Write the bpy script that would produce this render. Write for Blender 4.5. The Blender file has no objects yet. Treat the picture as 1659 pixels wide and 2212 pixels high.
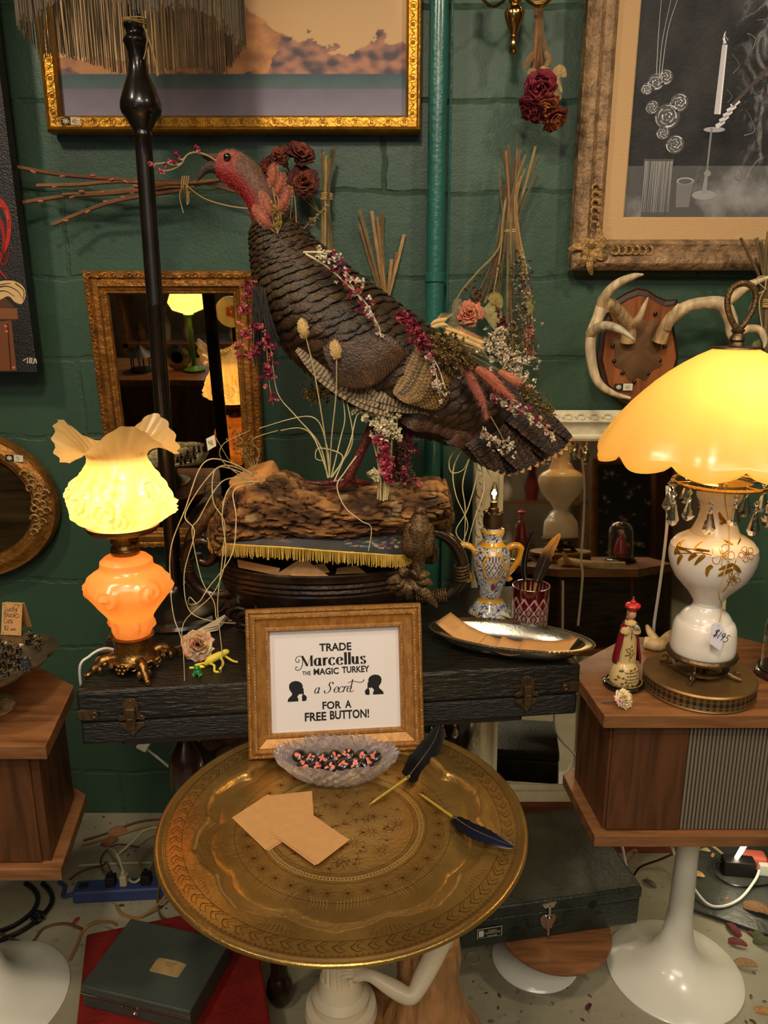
import bpy, math, random
from mathutils import Vector as V, Matrix as MX
pi = math.pi; sin = math.sin; cos = math.cos
R = random.Random(7)
sc = bpy.context.scene
COL = sc.collection
# ---------------------------------------------------------------- camera
F_PX, PITCH, CAMZ = 1650.0, math.radians(14.5), 1.475
cam = bpy.data.objects.new('camera', bpy.data.cameras.new('camera'))
COL.objects.link(cam)
cam.location = (0, 0, CAMZ); cam.rotation_euler = (pi/2 - PITCH, 0, 0)
cam.data.sensor_fit = 'VERTICAL'; cam.data.sensor_height = 24.0
cam.data.lens = F_PX/2212*24.0; cam.data.clip_start = .02
sc.camera = cam
sc.view_settings.view_transform = 'Standard'; sc.view_settings.look = 'None'
sc.view_settings.gamma = 1.0; sc.view_settings.use_curve_mapping = False
sc.view_settings.exposure = 0.0
# ---------------------------------------------------------------- world + big lights
wd = bpy.data.worlds.new('world'); sc.world = wd; wd.use_nodes = True
wd.node_tree.nodes['Background'].inputs[0].default_value = (1.0, .86, .66, 1)
wd.node_tree.nodes['Background'].inputs[1].default_value = .06
def lamp(name, kind, loc, energy, col, size=.1, target=None, spot=None, blend=.6, parent=None, sx=None):
    d = bpy.data.lights.new(name, kind); d.energy = energy; d.color = col
    if kind == 'AREA':
        d.size = size
        if sx: d.shape = 'RECTANGLE'; d.size = sx; d.size_y = size
    else: d.shadow_soft_size = size
    if kind == 'SPOT': d.spot_size = math.radians(spot); d.spot_blend = blend
    o = bpy.data.objects.new(name, d); COL.objects.link(o); o.location = loc
    if target is not None:
        o.rotation_euler = (V(target) - V(loc)).to_track_quat('-Z', 'Y').to_euler()
    if parent: o.parent = parent; o.location = V(loc) - W[parent.name]
    return o
W = {}
WARM = (1.0, .85, .66)
LAMP_L, LAMP_R, LAMP_F, LAMP_V = 1.15, 1.8, 2.5, 1.0
lamp('ceiling_spot_centre', 'SPOT', (-.15, -.1, 2.9), 95, WARM, .12, (0, 1.5, .9), 95, .8)
lamp('ceiling_spot_left', 'SPOT', (-1.3, .5, 2.9), 70, WARM, .10, (-.6, 2.0, 1.4), 90, .8)
lamp('ceiling_spot_right', 'SPOT', (1.3, .3, 2.9), 60, WARM, .10, (.8, 2.0, 1.3), 90, .8)
lamp('fill_spot_shop', 'SPOT', (-.9, -1.5, 2.9), 60, WARM, .1, (-1.0, -.9, .7), 80, .8)  # added fill spot, brightens the shop table reflected in the gold mirror
lamp('ceiling_panel_rear', 'AREA', (.2, -1.6, 2.95), 70, (1, .9, .74), 1.2, (.2, -1.6, 0), sx=2.2)

# ---------------------------------------------------------------- pixel rays -> points in the room
CP, SP = cos(PITCH), sin(PITCH)
def ray(px, py):
    u, v = (px - 829.5)/F_PX, (py - 1106)/F_PX
    return V((u, CP - v*SP, -SP - v*CP))
def P(px, py, y):          # where the sight line meets the upright plane at distance y
    d = ray(px, py); return V((0, 0, CAMZ)) + d*(y/d.y)
def PZ(px, py, z):         # where it meets the level plane at height z
    d = ray(px, py); return V((0, 0, CAMZ)) + d*((z - CAMZ)/d.z)
def S(p):                  # metres per pixel at a point
    p = V(p); return (p.y*CP + (CAMZ - p.z)*SP)/F_PX
def PS(pts, y): return [P(a, b, y) for a, b in pts]
# ---------------------------------------------------------------- colour + material
def C(c):
    if isinstance(c, str): c = tuple(int(c[i:i+2], 16) for i in (1, 3, 5))
    f = lambda v: v/12.92 if v <= .04045 else ((v + .055)/1.055)**2.4
    return tuple(f(x/255.0) for x in c)
def mixc(a, b, t): return tuple(x + (y - x)*t for x, y in zip(a, b))
def mat(name, col=None, rough=.5, metal=0.0, var=0.0, vs=20.0, bump=0.0, bs=60.0, coat=0.0, spec=.5, trans=0.0,
        ior=1.45, emit=None, es=0.0, wood=None, attr=False, vstretch=(1, 1, 1), sheen=0.0, bdist=.01, det=4.0):
    m = bpy.data.materials.new(name); m.use_nodes = True
    nt = m.node_tree; n = nt.nodes; L = nt.links
    b = n['Principled BSDF']
    b.inputs['Roughness'].default_value = rough; b.inputs['Metallic'].default_value = metal
    b.inputs['Coat Weight'].default_value = coat; b.inputs['Coat Roughness'].default_value = .12
    b.inputs['Specular IOR Level'].default_value = spec; b.inputs['Transmission Weight'].default_value = trans
    b.inputs['IOR'].default_value = ior; b.inputs['Sheen Weight'].default_value = sheen
    if emit: b.inputs['Emission Color'].default_value = (*C(emit), 1); b.inputs['Emission Strength'].default_value = es
    tc = n.new('ShaderNodeTexCoord')
    def noise(scale, st=(1, 1, 1), detail=det):
        mp = n.new('ShaderNodeMapping'); mp.inputs['Scale'].default_value = st
        L.new(tc.outputs['Object'], mp.inputs['Vector'])
        t = n.new('ShaderNodeTexNoise'); t.inputs['Scale'].default_value = scale; t.inputs['Detail'].default_value = detail
        L.new(mp.outputs[0], t.inputs['Vector']); return t
    src = None
    if attr:
        a = n.new('ShaderNodeAttribute'); a.attribute_name = 'Col'; src = a.outputs['Color']
    if wood:                                    # (axis stretch, dark colour, scale)
        st, dark, wsc = wood
        t = noise(wsc, st, 6); t.inputs['Distortion'].default_value = .6
        r = n.new('ShaderNodeValToRGB'); L.new(t.outputs[0], r.inputs[0])
        r.color_ramp.elements[0].position = .34; r.color_ramp.elements[0].color = (*C(dark), 1)
        r.color_ramp.elements[1].position = .62; r.color_ramp.elements[1].color = (*C(col), 1)
        src = r.outputs[0]
    if var > 0:
        t = noise(vs, vstretch)
        mr = n.new('ShaderNodeMapRange'); L.new(t.outputs[0], mr.inputs[0])
        mr.inputs[1].default_value = .3; mr.inputs[2].default_value = .7
        mr.inputs[3].default_value = 1 - var; mr.inputs[4].default_value = 1 + var*.6
        mx = n.new('ShaderNodeMix'); mx.data_type = 'RGBA'; mx.blend_type = 'MULTIPLY'; mx.inputs[0].default_value = 1
        if src: L.new(src, mx.inputs[6])
        else: mx.inputs[6].default_value = (*C(col), 1)
        L.new(mr.outputs[0], mx.inputs[7]); src = mx.outputs[2]
    if src: L.new(src, b.inputs['Base Color'])
    else: b.inputs['Base Color'].default_value = (*C(col), 1)
    if bump > 0:
        t = noise(bs, vstretch if wood is None else wood[0])
        bp = n.new('ShaderNodeBump'); bp.inputs['Strength'].default_value = bump; bp.inputs['Distance'].default_value = bdist
        L.new(t.outputs[0], bp.inputs['Height']); L.new(bp.outputs[0], b.inputs['Normal'])
    return m
# ---------------------------------------------------------------- mesh builder
class MB:
    def __init__(s, col=(1, 1, 1), T=None):
        s.v, s.f, s.c, s.col, s.T = [], [], [], col, T
    def add(s, vs, fs, col=None):
        o = len(s.v)
        for i, p in enumerate(vs):
            p = V(p)
            s.v.append(s.T @ p if s.T else p)
            s.c.append(col[i] if isinstance(col, list) else (col or s.col))
        s.f += [tuple(i + o for i in f) for f in fs]
        return s
    def box(s, c, d, col=None, M=None):
        x, y, z = (k/2 for k in d)
        vs = [V((i, j, k)) for k in (-z, z) for i, j in ((-x, -y), (x, -y), (x, y), (-x, y))]
        if M: vs = [M @ p for p in vs]
        vs = [p + V(c) for p in vs]
        return s.add(vs, [(3, 2, 1, 0), (4, 5, 6, 7), (0, 1, 5, 4), (1, 2, 6, 5), (2, 3, 7, 6), (3, 0, 4, 7)], col)
    def prism(s, poly, z0, z1, col=None, inset=0):
        n = len(poly)
        vs = [(x, y, z0) for x, y in poly] + [(x, y, z1) for x, y in poly]
        fs = [tuple(range(n - 1, -1, -1)), tuple(range(n, 2*n))] + [(i, (i + 1) % n, n + (i + 1) % n, n + i) for i in range(n)]
        return s.add(vs, fs, col)
    def slab(s, pts, off, col=None):            # flat outline thickened by a vector
        n = len(pts); vs = [V(p) for p in pts] + [V(p) + V(off) for p in pts]
        return s.add(vs, [tuple(range(n)), tuple(range(2*n - 1, n - 1, -1))] + [(i, n + i, n + (i + 1) % n, (i + 1) % n) for i in range(n)], col)
    def loft(s, rings, col=None, caps=True, closed=True, wrap=False):
        n = len(rings[0]); vs = [p for r in rings for p in r]; fs = []
        k = n if closed else n - 1
        nr = len(rings)
        for i in range(nr if wrap else nr - 1):
            for j in range(k):
                a, b = i*n + j, i*n + (j + 1) % n; i2 = (i + 1) % nr
                fs.append((a, b, i2*n + (j + 1) % n, i2*n + j))
        if caps and closed and not wrap: fs += [tuple(range(n - 1, -1, -1)), tuple(range((nr - 1)*n, nr*n))]
        if isinstance(col, list) and len(col) == nr: col = [c for c in col for _ in range(n)]
        return s.add(vs, fs, col)
    def tube(s, pts, r, n=8, col=None, closed=False, flat=1.0):
        pts = [V(p) for p in pts]; m = len(pts); rings = []
        rr = r if isinstance(r, (list, tuple)) else [r]*m
        up = None
        for i, p in enumerate(pts):
            a = pts[(i - 1) % m] if (i or closed) else p
            b = pts[(i + 1) % m] if (i < m - 1 or closed) else p
            t = (b - a)
            t = t.normalized() if t.length > 1e-9 else V((0, 0, 1))
            if up is None:
                up = V((0, 0, 1)) if abs(t.z) < .9 else V((0, 1, 0))
            x = up - t*up.dot(t)
            x = x.normalized() if x.length > 1e-6 else t.orthogonal().normalized()
            up = x; y = t.cross(x)
            rings.append([p + (x*cos(2*pi*k/n)*flat + y*sin(2*pi*k/n))*rr[i] for k in range(n)])
        return s.loft(rings, col, caps=not closed, wrap=closed)
    def lathe(s, prof, c=(0, 0, 0), n=32, mod=None, col=None, caps=True):
        c = V(c); rings = []
        for i, (r, z) in enumerate(prof):
            ring = []
            for k in range(n):
                a = 2*pi*k/n; rr, zz = (r, z) if mod is None else mod(i, a, r, z)
                ring.append(c + V((rr*cos(a), rr*sin(a), zz)))
            rings.append(ring)
        return s.loft(rings, col, caps)
    def ell(s, c, r, nu=12, nv=8, col=None, M=None):
        c = V(c); r = (r, r, r) if not isinstance(r, (tuple, list)) else r
        vs = [V((0, 0, -r[2]))]
        for i in range(1, nv):
            t = pi*i/nv - pi/2
            vs += [V((r[0]*cos(t)*cos(2*pi*k/nu), r[1]*cos(t)*sin(2*pi*k/nu), r[2]*sin(t))) for k in range(nu)]
        vs.append(V((0, 0, r[2])))
        fs = [(0, 1 + (k + 1) % nu, 1 + k) for k in range(nu)]
        for i in range(nv - 2):
            o = 1 + i*nu; fs += [(o + k, o + (k + 1) % nu, o + nu + (k + 1) % nu, o + nu + k) for k in range(nu)]
        o = 1 + (nv - 2)*nu; fs += [(o + k, o + (k + 1) % nu, len(vs) - 1) for k in range(nu)]
        if M: vs = [M @ p for p in vs]
        return s.add([p + c for p in vs], fs, col)
    def grid(s, fn, nu, nv, cf=None):
        vs, cs = [], []
        for j in range(nv + 1):
            for i in range(nu + 1):
                vs.append(fn(i/nu, j/nv)); cs.append(cf(i/nu, j/nv) if cf else s.col)
        return s.add(vs, [(j*(nu + 1) + i, j*(nu + 1) + i + 1, (j + 1)*(nu + 1) + i + 1, (j + 1)*(nu + 1) + i) for j in range(nv) for i in range(nu)], cs)
    def build(s, name, m, parent=None, smooth=True, bevel=0, ang=40, solid=0, sub=0, loc=None, seg=2):
        me = bpy.data.meshes.new(name)
        if parent is None and loc is None:
            xs = [p.x for p in s.v]; ys = [p.y for p in s.v]; zs = [p.z for p in s.v]
            loc = V(((min(xs) + max(xs))/2, (min(ys) + max(ys))/2, min(zs)))
        org = W[parent.name] if parent else V(loc)
        me.from_pydata([tuple(p - org) for p in s.v], [], s.f)
        at = me.color_attributes.new('Col', 'FLOAT_COLOR', 'POINT')
        at.data.foreach_set('color', [x for c in s.c for x in (*c[:3], 1.0)])
        me.materials.append(m)
        o = bpy.data.objects.new(name, me); COL.objects.link(o)
        if smooth:
            me.shade_smooth(); me.set_sharp_from_angle(angle=math.radians(ang))
        if parent: o.parent = parent
        else: o.location = org
        W[o.name] = org.copy()
        if solid: md = o.modifiers.new('solid', 'SOLIDIFY'); md.thickness = solid; md.offset = 0
        if bevel: md = o.modifiers.new('bevel', 'BEVEL'); md.width = bevel; md.segments = seg; md.limit_method = 'ANGLE'
        if sub: md = o.modifiers.new('sub', 'SUBSURF'); md.levels = sub; md.render_levels = sub
        return o
def tag(o, label, cat, group=None, kind=None):
    if label: o['label'] = label
    if cat: o['category'] = cat
    if group: o['group'] = group
    if kind: o['kind'] = kind
    return o
def thing(name, label, cat, loc, group=None):
    o = bpy.data.objects.new(name, None); COL.objects.link(o); o.location = loc; o.empty_display_size = .02
    W[o.name] = V(loc); return tag(o, label, cat, group)
def dup(o, d, label=None, group=None, rz=0):        # a thing, its parts and their sub-parts, moved by d
    def cp(x, par):
        c = x.copy(); COL.objects.link(c); W[c.name] = W[x.name] + V(d)
        if par: c.parent = par
        for ch in x.children: cp(ch, c)
        return c
    c = cp(o, None); c.location = o.location + V(d); c.rotation_euler.z = o.rotation_euler.z + rz
    if label: c['label'] = label
    if group: c['group'] = group
    return c
# ---------------------------------------------------------------- shape helpers
def bez(p, n=10):                               # smooth curve through points (Catmull-Rom)
    p = [V(q) for q in p]; out = []
    for i in range(len(p) - 1):
        a = p[max(i - 1, 0)]; b, c = p[i], p[i + 1]; d = p[min(i + 2, len(p) - 1)]
        for k in range(n):
            t = k/n
            out.append(.5*((2*b) + (c - a)*t + (2*a - 5*b + 4*c - d)*t*t + (3*b - a - 3*c + d)*t*t*t))
    out.append(p[-1]); return out
def lerpl(a, n): # resample radius list
    return [a[min(int(i/(n - 1)*(len(a) - 1)), len(a) - 2)] + (a[min(int(i/(n - 1)*(len(a) - 1)), len(a) - 2) + 1] - a[min(int(i/(n - 1)*(len(a) - 1)), len(a) - 2)])*(i/(n - 1)*(len(a) - 1) - min(int(i/(n - 1)*(len(a) - 1)), len(a) - 2)) for i in range(n)]
def lpx(px0, py0, y, prof, z0=None):            # silhouette rows (py, half width px) of an upright turned thing -> centre, [(r, z)]
    b = PZ(px0, py0, z0) if z0 is not None else P(px0, py0, y)
    yy = b.y; c = V((b.x, yy, 0)); out = []
    for py, hw in prof:
        q = P(829.5, py, yy); out.append((hw*S(q), q.z))
    return c, out
def frame(mb, T, w, h, prof, nseg=1):           # mitred frame: prof = [(inset from outer edge, height)], centred on T
    corners = [(-1, -1), (1, -1), (1, 1), (-1, 1)]
    rings = []
    for cx, cy in corners:
        rings.append([T @ V((cx*(w/2 - i), cy*(h/2 - i), z)) for i, z in prof])
    n = len(prof); vs = [p for r in rings for p in r]; fs = []
    for a in range(4):
        b = (a + 1) % 4
        for j in range(n - 1):
            fs.append((a*n + j, b*n + j, b*n + j + 1, a*n + j + 1))
    mb.add(vs, fs); return mb
def basis(o, u, v, w):                          # local (a, b, c) -> o + a u + b v + c w
    m = MX.Identity(4)
    for i, a in enumerate((V(u), V(v), V(w), V(o))):
        for k in range(3): m[k][i] = a[k]
    return m
def stroke(mb, T, pts, w0, w1=None, th=.0004, col=(0, 0, 0), pen=None, z=0):   # inked line on a surface; pen=(thick, thin) = broad upright strokes
    n = len(pts); L, Rr = [], []
    for i, (x, y) in enumerate(pts):
        a = pts[max(i - 1, 0)]; b = pts[min(i + 1, n - 1)]
        dx, dy = b[0] - a[0], b[1] - a[1]; l = math.hypot(dx, dy) or 1
        w = w0 if w1 is None else w0 + (w1 - w0)*i/(n - 1)
        if pen: w = pen[1] + (pen[0] - pen[1])*abs(dy/l)**2
        L.append((x - dy/l*w/2, y + dx/l*w/2)); Rr.append((x + dy/l*w/2, y - dx/l*w/2))
    vs = [T @ V((x, y, z + th)) for x, y in L] + [T @ V((x, y, z + th)) for x, y in Rr]
    mb.add(vs, [(i, n + i, n + i + 1, i + 1) for i in range(n - 1)], col)
def curve2(p, n=8): return [(q.x, q.y) for q in bez([(a, b, 0) for a, b in p], n)]
def disc(mb, T, x, y, rx, ry, col, z=0, n=16, rot=0):
    pts = [(rx*cos(2*pi*k/n), ry*sin(2*pi*k/n)) for k in range(n)]
    mb.add([T @ V((x + a*cos(rot) - b*sin(rot), y + a*sin(rot) + b*cos(rot), z)) for a, b in pts], [tuple(range(n))], col)
def poly(mb, T, pts, col, z=0): mb.add([T @ V((a, b, z)) for a, b in pts], [tuple(range(len(pts)))], col)
def text(name, body, size, T, m, parent, align='CENTER', ext=.0002, bold=0, sx=1.0, col=None, shear=0.0):
    cu = bpy.data.curves.new(name, 'FONT'); cu.body = body; cu.size = size; cu.align_x = align; cu.extrude = ext
    cu.offset = bold; cu.resolution_u = 3; cu.shear = shear
    o = bpy.data.objects.new('tmp', cu); COL.objects.link(o)
    bpy.context.view_layer.update()
    me = bpy.data.meshes.new_from_object(o.evaluated_get(bpy.context.evaluated_depsgraph_get()))
    bpy.data.objects.remove(o)
    mb = MB(); mb.add([T @ V((v.co.x*sx, v.co.y, v.co.z)) for v in me.vertices], [tuple(p.vertices) for p in me.polygons])
    return mb
def hair(mb, c, M, rad, length, n, col, w=.0005, rnd=R, tipc=None, lean=.4):   # fine bristles over an ellipsoid (long axis z)
    for _ in range(n):
        t = rnd.uniform(-1, 1); a = rnd.uniform(0, 2*pi); q = math.sqrt(1 - t*t)
        p = V((rad[0]*q*cos(a), rad[1]*q*sin(a), rad[2]*t)); nn = V((p.x/rad[0]**2, p.y/rad[1]**2, p.z/rad[2]**2)).normalized()
        d = (nn + V((0, 0, lean)) + V((rnd.gauss(0, .2), rnd.gauss(0, .2), rnd.gauss(0, .2)))).normalized()
        sd = d.orthogonal().normalized()*w
        k = rnd.uniform(.75, 1.2); cc = tuple(x*k for x in col)
        mb.add([M @ (p - sd) + c, M @ (p + sd) + c, M @ (p + d*length*rnd.uniform(.6, 1.1)) + c], [(0, 1, 2)], [cc, cc, tuple(x*1.3 for x in (tipc or cc))])
def aim(d):                                     # rotation taking +z to d
    return V(d).to_track_quat('Z', 'Y').to_matrix()
# ================================================================ the room
YW = 2.03
def wall_mat(name, col):
    m = mat(name, col, rough=.42, spec=.45)
    nt = m.node_tree; n, L = nt.nodes, nt.links; b = n['Principled BSDF']
    tc = n.new('ShaderNodeTexCoord'); sx = n.new('ShaderNodeSeparateXYZ'); L.new(tc.outputs['Object'], sx.inputs[0])
    nz = n.new('ShaderNodeTexNoise'); nz.inputs['Scale'].default_value = 7; nz.inputs['Detail'].default_value = 5; L.new(tc.outputs['Object'], nz.inputs['Vector'])
    def ma(op, a, bb):
        k = n.new('ShaderNodeMath'); k.operation = op
        for i, q in enumerate((a, bb)):
            if isinstance(q, (int, float)): k.inputs[i].default_value = q
            else: L.new(q, k.inputs[i])
        return k.outputs[0]
    wob = ma('MULTIPLY', ma('SUBTRACT', nz.outputs[0], .5), .036)
    cb = n.new('ShaderNodeCombineXYZ'); L.new(ma('ADD', sx.outputs[0], wob), cb.inputs[0]); L.new(ma('ADD', ma('ADD', sx.outputs[2], wob), .2032*3 - .1426), cb.inputs[1])
    br = n.new('ShaderNodeTexBrick'); L.new(cb.outputs[0], br.inputs['Vector'])
    br.inputs['Scale'].default_value = 1; br.inputs['Brick Width'].default_value = 1.6; br.inputs['Row Height'].default_value = .2032
    br.inputs['Mortar Size'].default_value = .008; br.inputs['Mortar Smooth'].default_value = .6
    n2 = n.new('ShaderNodeTexNoise'); n2.inputs['Scale'].default_value = 160; n2.inputs['Detail'].default_value = 4; L.new(tc.outputs['Object'], n2.inputs['Vector'])
    n3 = n.new('ShaderNodeTexNoise'); n3.inputs['Scale'].default_value = 16; n3.inputs['Detail'].default_value = 8; n3.inputs['Roughness'].default_value = .7; L.new(tc.outputs['Object'], n3.inputs['Vector'])
    h = ma('ADD', ma('MULTIPLY', br.outputs['Fac'], ma('SUBTRACT', ma('MULTIPLY', n3.outputs[0], 2.4), 1.55)), ma('ADD', ma('MULTIPLY', n2.outputs[0], .14), ma('MULTIPLY', n3.outputs[0], .45)))
    bp = n.new('ShaderNodeBump'); bp.inputs['Strength'].default_value = .8; bp.inputs['Distance'].default_value = .006
    L.new(h, bp.inputs['Height']); L.new(bp.outputs[0], b.inputs['Normal'])
    mr = n.new('ShaderNodeMapRange'); L.new(nz.outputs[0], mr.inputs[0]); mr.inputs[3].default_value = .82; mr.inputs[4].default_value = 1.15
    mx = n.new('ShaderNodeMix'); mx.data_type = 'RGBA'; mx.blend_type = 'MULTIPLY'; mx.inputs[0].default_value = 1
    mx.inputs[6].default_value = (*C(col), 1); L.new(mr.outputs[0], mx.inputs[7]); L.new(mx.outputs[2], b.inputs['Base Color'])
    return m
M = {}
M['wall'] = wall_mat('painted_block', (54, 79, 60))
M['plaster'] = mat('dark_plaster', (110, 94, 74), .8, var=.3, vs=3)
M['ceil'] = mat('ceiling_paint', (120, 110, 95), .9)
def struct(name, mb, m, **k): return tag(mb.build(name, m, **k), None, None, kind='structure')
XL, XR, YF, ZC = -2.4, 2.5, -3.2, 3.0
struct('wall_back', MB().box((.05, YW + .05, ZC/2), (XR - XL + .2, .1, ZC)), M['wall'], loc=(0, YW, 0), smooth=False)
struct('wall_left', MB().box((XL - .05, (YW + YF)/2, ZC/2), (.1, YW - YF, ZC)), M['plaster'], smooth=False)
struct('wall_right', MB().box((XR + .05, (YW + YF)/2, ZC/2), (.1, YW - YF, ZC)), M['plaster'], smooth=False)
struct('wall_front', MB().box((.05, YF - .05, ZC/2), (XR - XL + .2, .1, ZC)), M['plaster'], smooth=False)
struct('ceiling', MB().box((.05, (YW + YF)/2, ZC + .05), (XR - XL + .2, YW - YF + .2, .1)), M['ceil'], smooth=False)
fm = mat('painted_concrete', (150, 143, 118), .55, var=.35, vs=2.2, bump=.25, bs=40, det=8)
nt = fm.node_tree
tcf = nt.nodes.new('ShaderNodeTexCoord'); nf = nt.nodes.new('ShaderNodeTexNoise'); nf.inputs['Scale'].default_value = 34; nf.inputs['Detail'].default_value = 7; nf.inputs['Roughness'].default_value = .75
nt.links.new(tcf.outputs['Object'], nf.inputs['Vector'])
rf = nt.nodes.new('ShaderNodeValToRGB'); rf.color_ramp.elements[0].position = .30; rf.color_ramp.elements[0].color = (.25, .2, .14, 1); rf.color_ramp.elements[1].position = .42; rf.color_ramp.elements[1].color = (1, 1, 1, 1)
nt.links.new(nf.outputs[0], rf.inputs[0])
bf = nt.nodes['Principled BSDF']; old = bf.inputs['Base Color'].links[0].from_socket
mxf = nt.nodes.new('ShaderNodeMix'); mxf.data_type = 'RGBA'; mxf.blend_type = 'MULTIPLY'; mxf.inputs[0].default_value = 1
nt.links.new(old, mxf.inputs[6]); nt.links.new(rf.outputs[0], mxf.inputs[7]); nt.links.new(mxf.outputs[2], bf.inputs['Base Color'])
struct('floor', MB().box((.05, (YW + YF)/2, -.05), (XR - XL + .2, YW - YF + .2, .1)), fm, loc=(0, 0, 0), smooth=False)
# daylight shop window behind the camera
wx, wy = -1.15, YF + .02
M['pane'] = mat('daylit_pane', (200, 215, 235), .2, emit=(150, 190, 255), es=2.2)
w1 = struct('window_1', MB().box((wx, wy, 1.75), (1.1, .03, 1.3)), M['pane'], smooth=False)
wf = MB()
frame(wf, basis((wx, wy + .02, 1.75), (1, 0, 0), (0, 0, 1), (0, 1, 0)), 1.22, 1.42, [(0, -.03), (0, .03), (.06, .03), (.06, -.03)])
wf.box((wx, wy + .03, 1.75), (.04, .03, 1.3)); wf.box((wx, wy + .03, 1.75), (1.1, .03, .04))
wf.build('window_frame', mat('frame_paint', (60, 50, 42), .5), w1, smooth=False)
# green painted conduit
M['pipe'] = mat('pipe_paint', (40, 96, 84), .32, var=.15, vs=9, bump=.2, bs=90, coat=.3)
xp = P(940, 560, 1.99)
pm = MB(); pm.tube([(xp.x, 1.985, -.0), (xp.x, 1.985, 1.2), (xp.x, 1.985, 2.99)], .0225, 20)
pr = thing('wall_pipe', 'round green painted pipe running up the block wall beside the gilt landscape picture', 'pipe', (xp.x, 1.985, 0))
pm.build('pipe_run', M['pipe'], pr)
zc = P(940, 600, 1.985).z
for z in (zc, zc - 1.0):
    MB().tube([(xp.x, 1.985, z - .012), (xp.x, 1.985, z + .012)], .0262, 20).build('coupling', M['pipe'], pr, bevel=.003)
MB().tube([(xp.x + .036, 2.022, .02), (xp.x + .034, 2.022, 1.5), (xp.x + .030, 2.022, 2.98)], .0035, 8).build('cable', M['pipe'], pr)
# ================================================================ furniture
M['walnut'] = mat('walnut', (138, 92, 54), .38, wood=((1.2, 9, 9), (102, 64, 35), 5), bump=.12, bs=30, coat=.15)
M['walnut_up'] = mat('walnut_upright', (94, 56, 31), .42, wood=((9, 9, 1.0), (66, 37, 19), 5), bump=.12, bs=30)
M['white_enamel'] = mat('white_enamel', (226, 222, 204), .25, coat=.4, var=.05, vs=6)
M['tambour'] = mat('tambour_slats', (120, 108, 92), .5)
M['dark'] = mat('dark_void', (22, 16, 12), .8)
M['cloth'] = mat('grille_cloth', (52, 40, 30), .9, var=.7, vs=14, vstretch=(1, 1, 6), bump=.4, bs=200)
def poly_off(p, d):
    n = len(p); out = []
    for i in range(n):
        a, b, c = V((*p[i - 1], 0)), V((*p[i], 0)), V((*p[(i + 1) % n], 0))
        e1 = (b - a).normalized(); e2 = (c - b).normalized(); n1 = V((-e1.y, e1.x, 0)); n2 = V((-e2.y, e2.x, 0))
        k = (n1 + n2); k = k/(k.dot(n1)); q = b + k*d; out.append((q.x, q.y))
    return out
def cabinet(label, plan, z0, z1, base, doorx, rb):
    t = thing('hexagonal_cabinet', label, 'cabinet', (base[0], base[1], 0), 'hexagonal walnut cabinets')
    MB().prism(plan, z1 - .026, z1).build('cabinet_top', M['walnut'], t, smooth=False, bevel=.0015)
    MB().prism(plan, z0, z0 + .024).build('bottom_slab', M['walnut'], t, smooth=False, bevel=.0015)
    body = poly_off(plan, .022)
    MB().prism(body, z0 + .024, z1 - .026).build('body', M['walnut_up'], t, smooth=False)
    y0 = min(q[1] for q in body)
    d0, d1, d2 = doorx
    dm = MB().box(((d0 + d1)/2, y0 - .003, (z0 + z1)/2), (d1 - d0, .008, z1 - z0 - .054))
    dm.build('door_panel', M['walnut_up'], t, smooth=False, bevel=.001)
    if d2:
        tm = MB(); x = d1 + .004
        while x < d2: tm.box((x, y0 - .003, (z0 + z1)/2), (.0042, .007, z1 - z0 - .056)); x += .0072
        g = tm.build('tambour_grille', M['tambour'], t, smooth=False)
        MB().box(((d1 + d2)/2, y0 - .0006, (z0 + z1)/2), (d2 - d1, .001, z1 - z0 - .054)).build('grille_shadow_gap', M['dark'], g, smooth=False)
    bk = [q for q in body if q[1] > sum(a[1] for a in body)/len(body)]
    for a, b in zip(bk[:-1], bk[1:]):
        u = V((b[0] - a[0], b[1] - a[1], 0)); l = u.length; u.normalize(); nn = V((u.y, -u.x, 0))
        if nn.y < 0: nn = -nn
        MB(T=basis(((a[0] + b[0])/2, (a[1] + b[1])/2, (z0 + z1)/2), u, (0, 0, 1), nn)).box((0, 0, .001), (l*.94, z1 - z0 - .06, .003)).build('grille_cloth', M['cloth'], t, smooth=False)
    pr = [(0, 0), (rb, 0), (rb + .001, .004), (rb*.97, .008), (rb*.80, .017), (rb*.62, .028), (rb*.46, .042), (rb*.34, .060), (rb*.26, .085), (rb*.21, .12), (rb*.18, .17), (rb*.165, .26), (rb*.155, .36), (rb*.17, z0 - .012), (rb*.45, z0 - .004), (rb*.45, z0)]
    MB().lathe(pr, (base[0], base[1], 0), 48).build('tulip_base', M['white_enamel'], t)
    return t
ZR, ZL = .770, .760
plR = [(.400, 1.25), (.950, 1.25), (.965, 1.45), (.80, 1.60), (.55, 1.60), (.385, 1.45)]
cabinet('hexagonal walnut cabinet on white tulip foot under the yellow shaded lamp, right side', plR, .492, ZR, (.672, 1.45), (.425, .565, .92), .150)
plL = [(-1.14, 1.165), (-.579, 1.165), (-.617, 1.385), (-.80, 1.53), (-.98, 1.53), (-1.13, 1.385)]
cabinet('plain hexagonal walnut cabinet on white tulip foot, left side under the cat tray', plL, .488, ZL, (-.875, 1.37), (-1.1, -.62, 0), .165)
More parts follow.
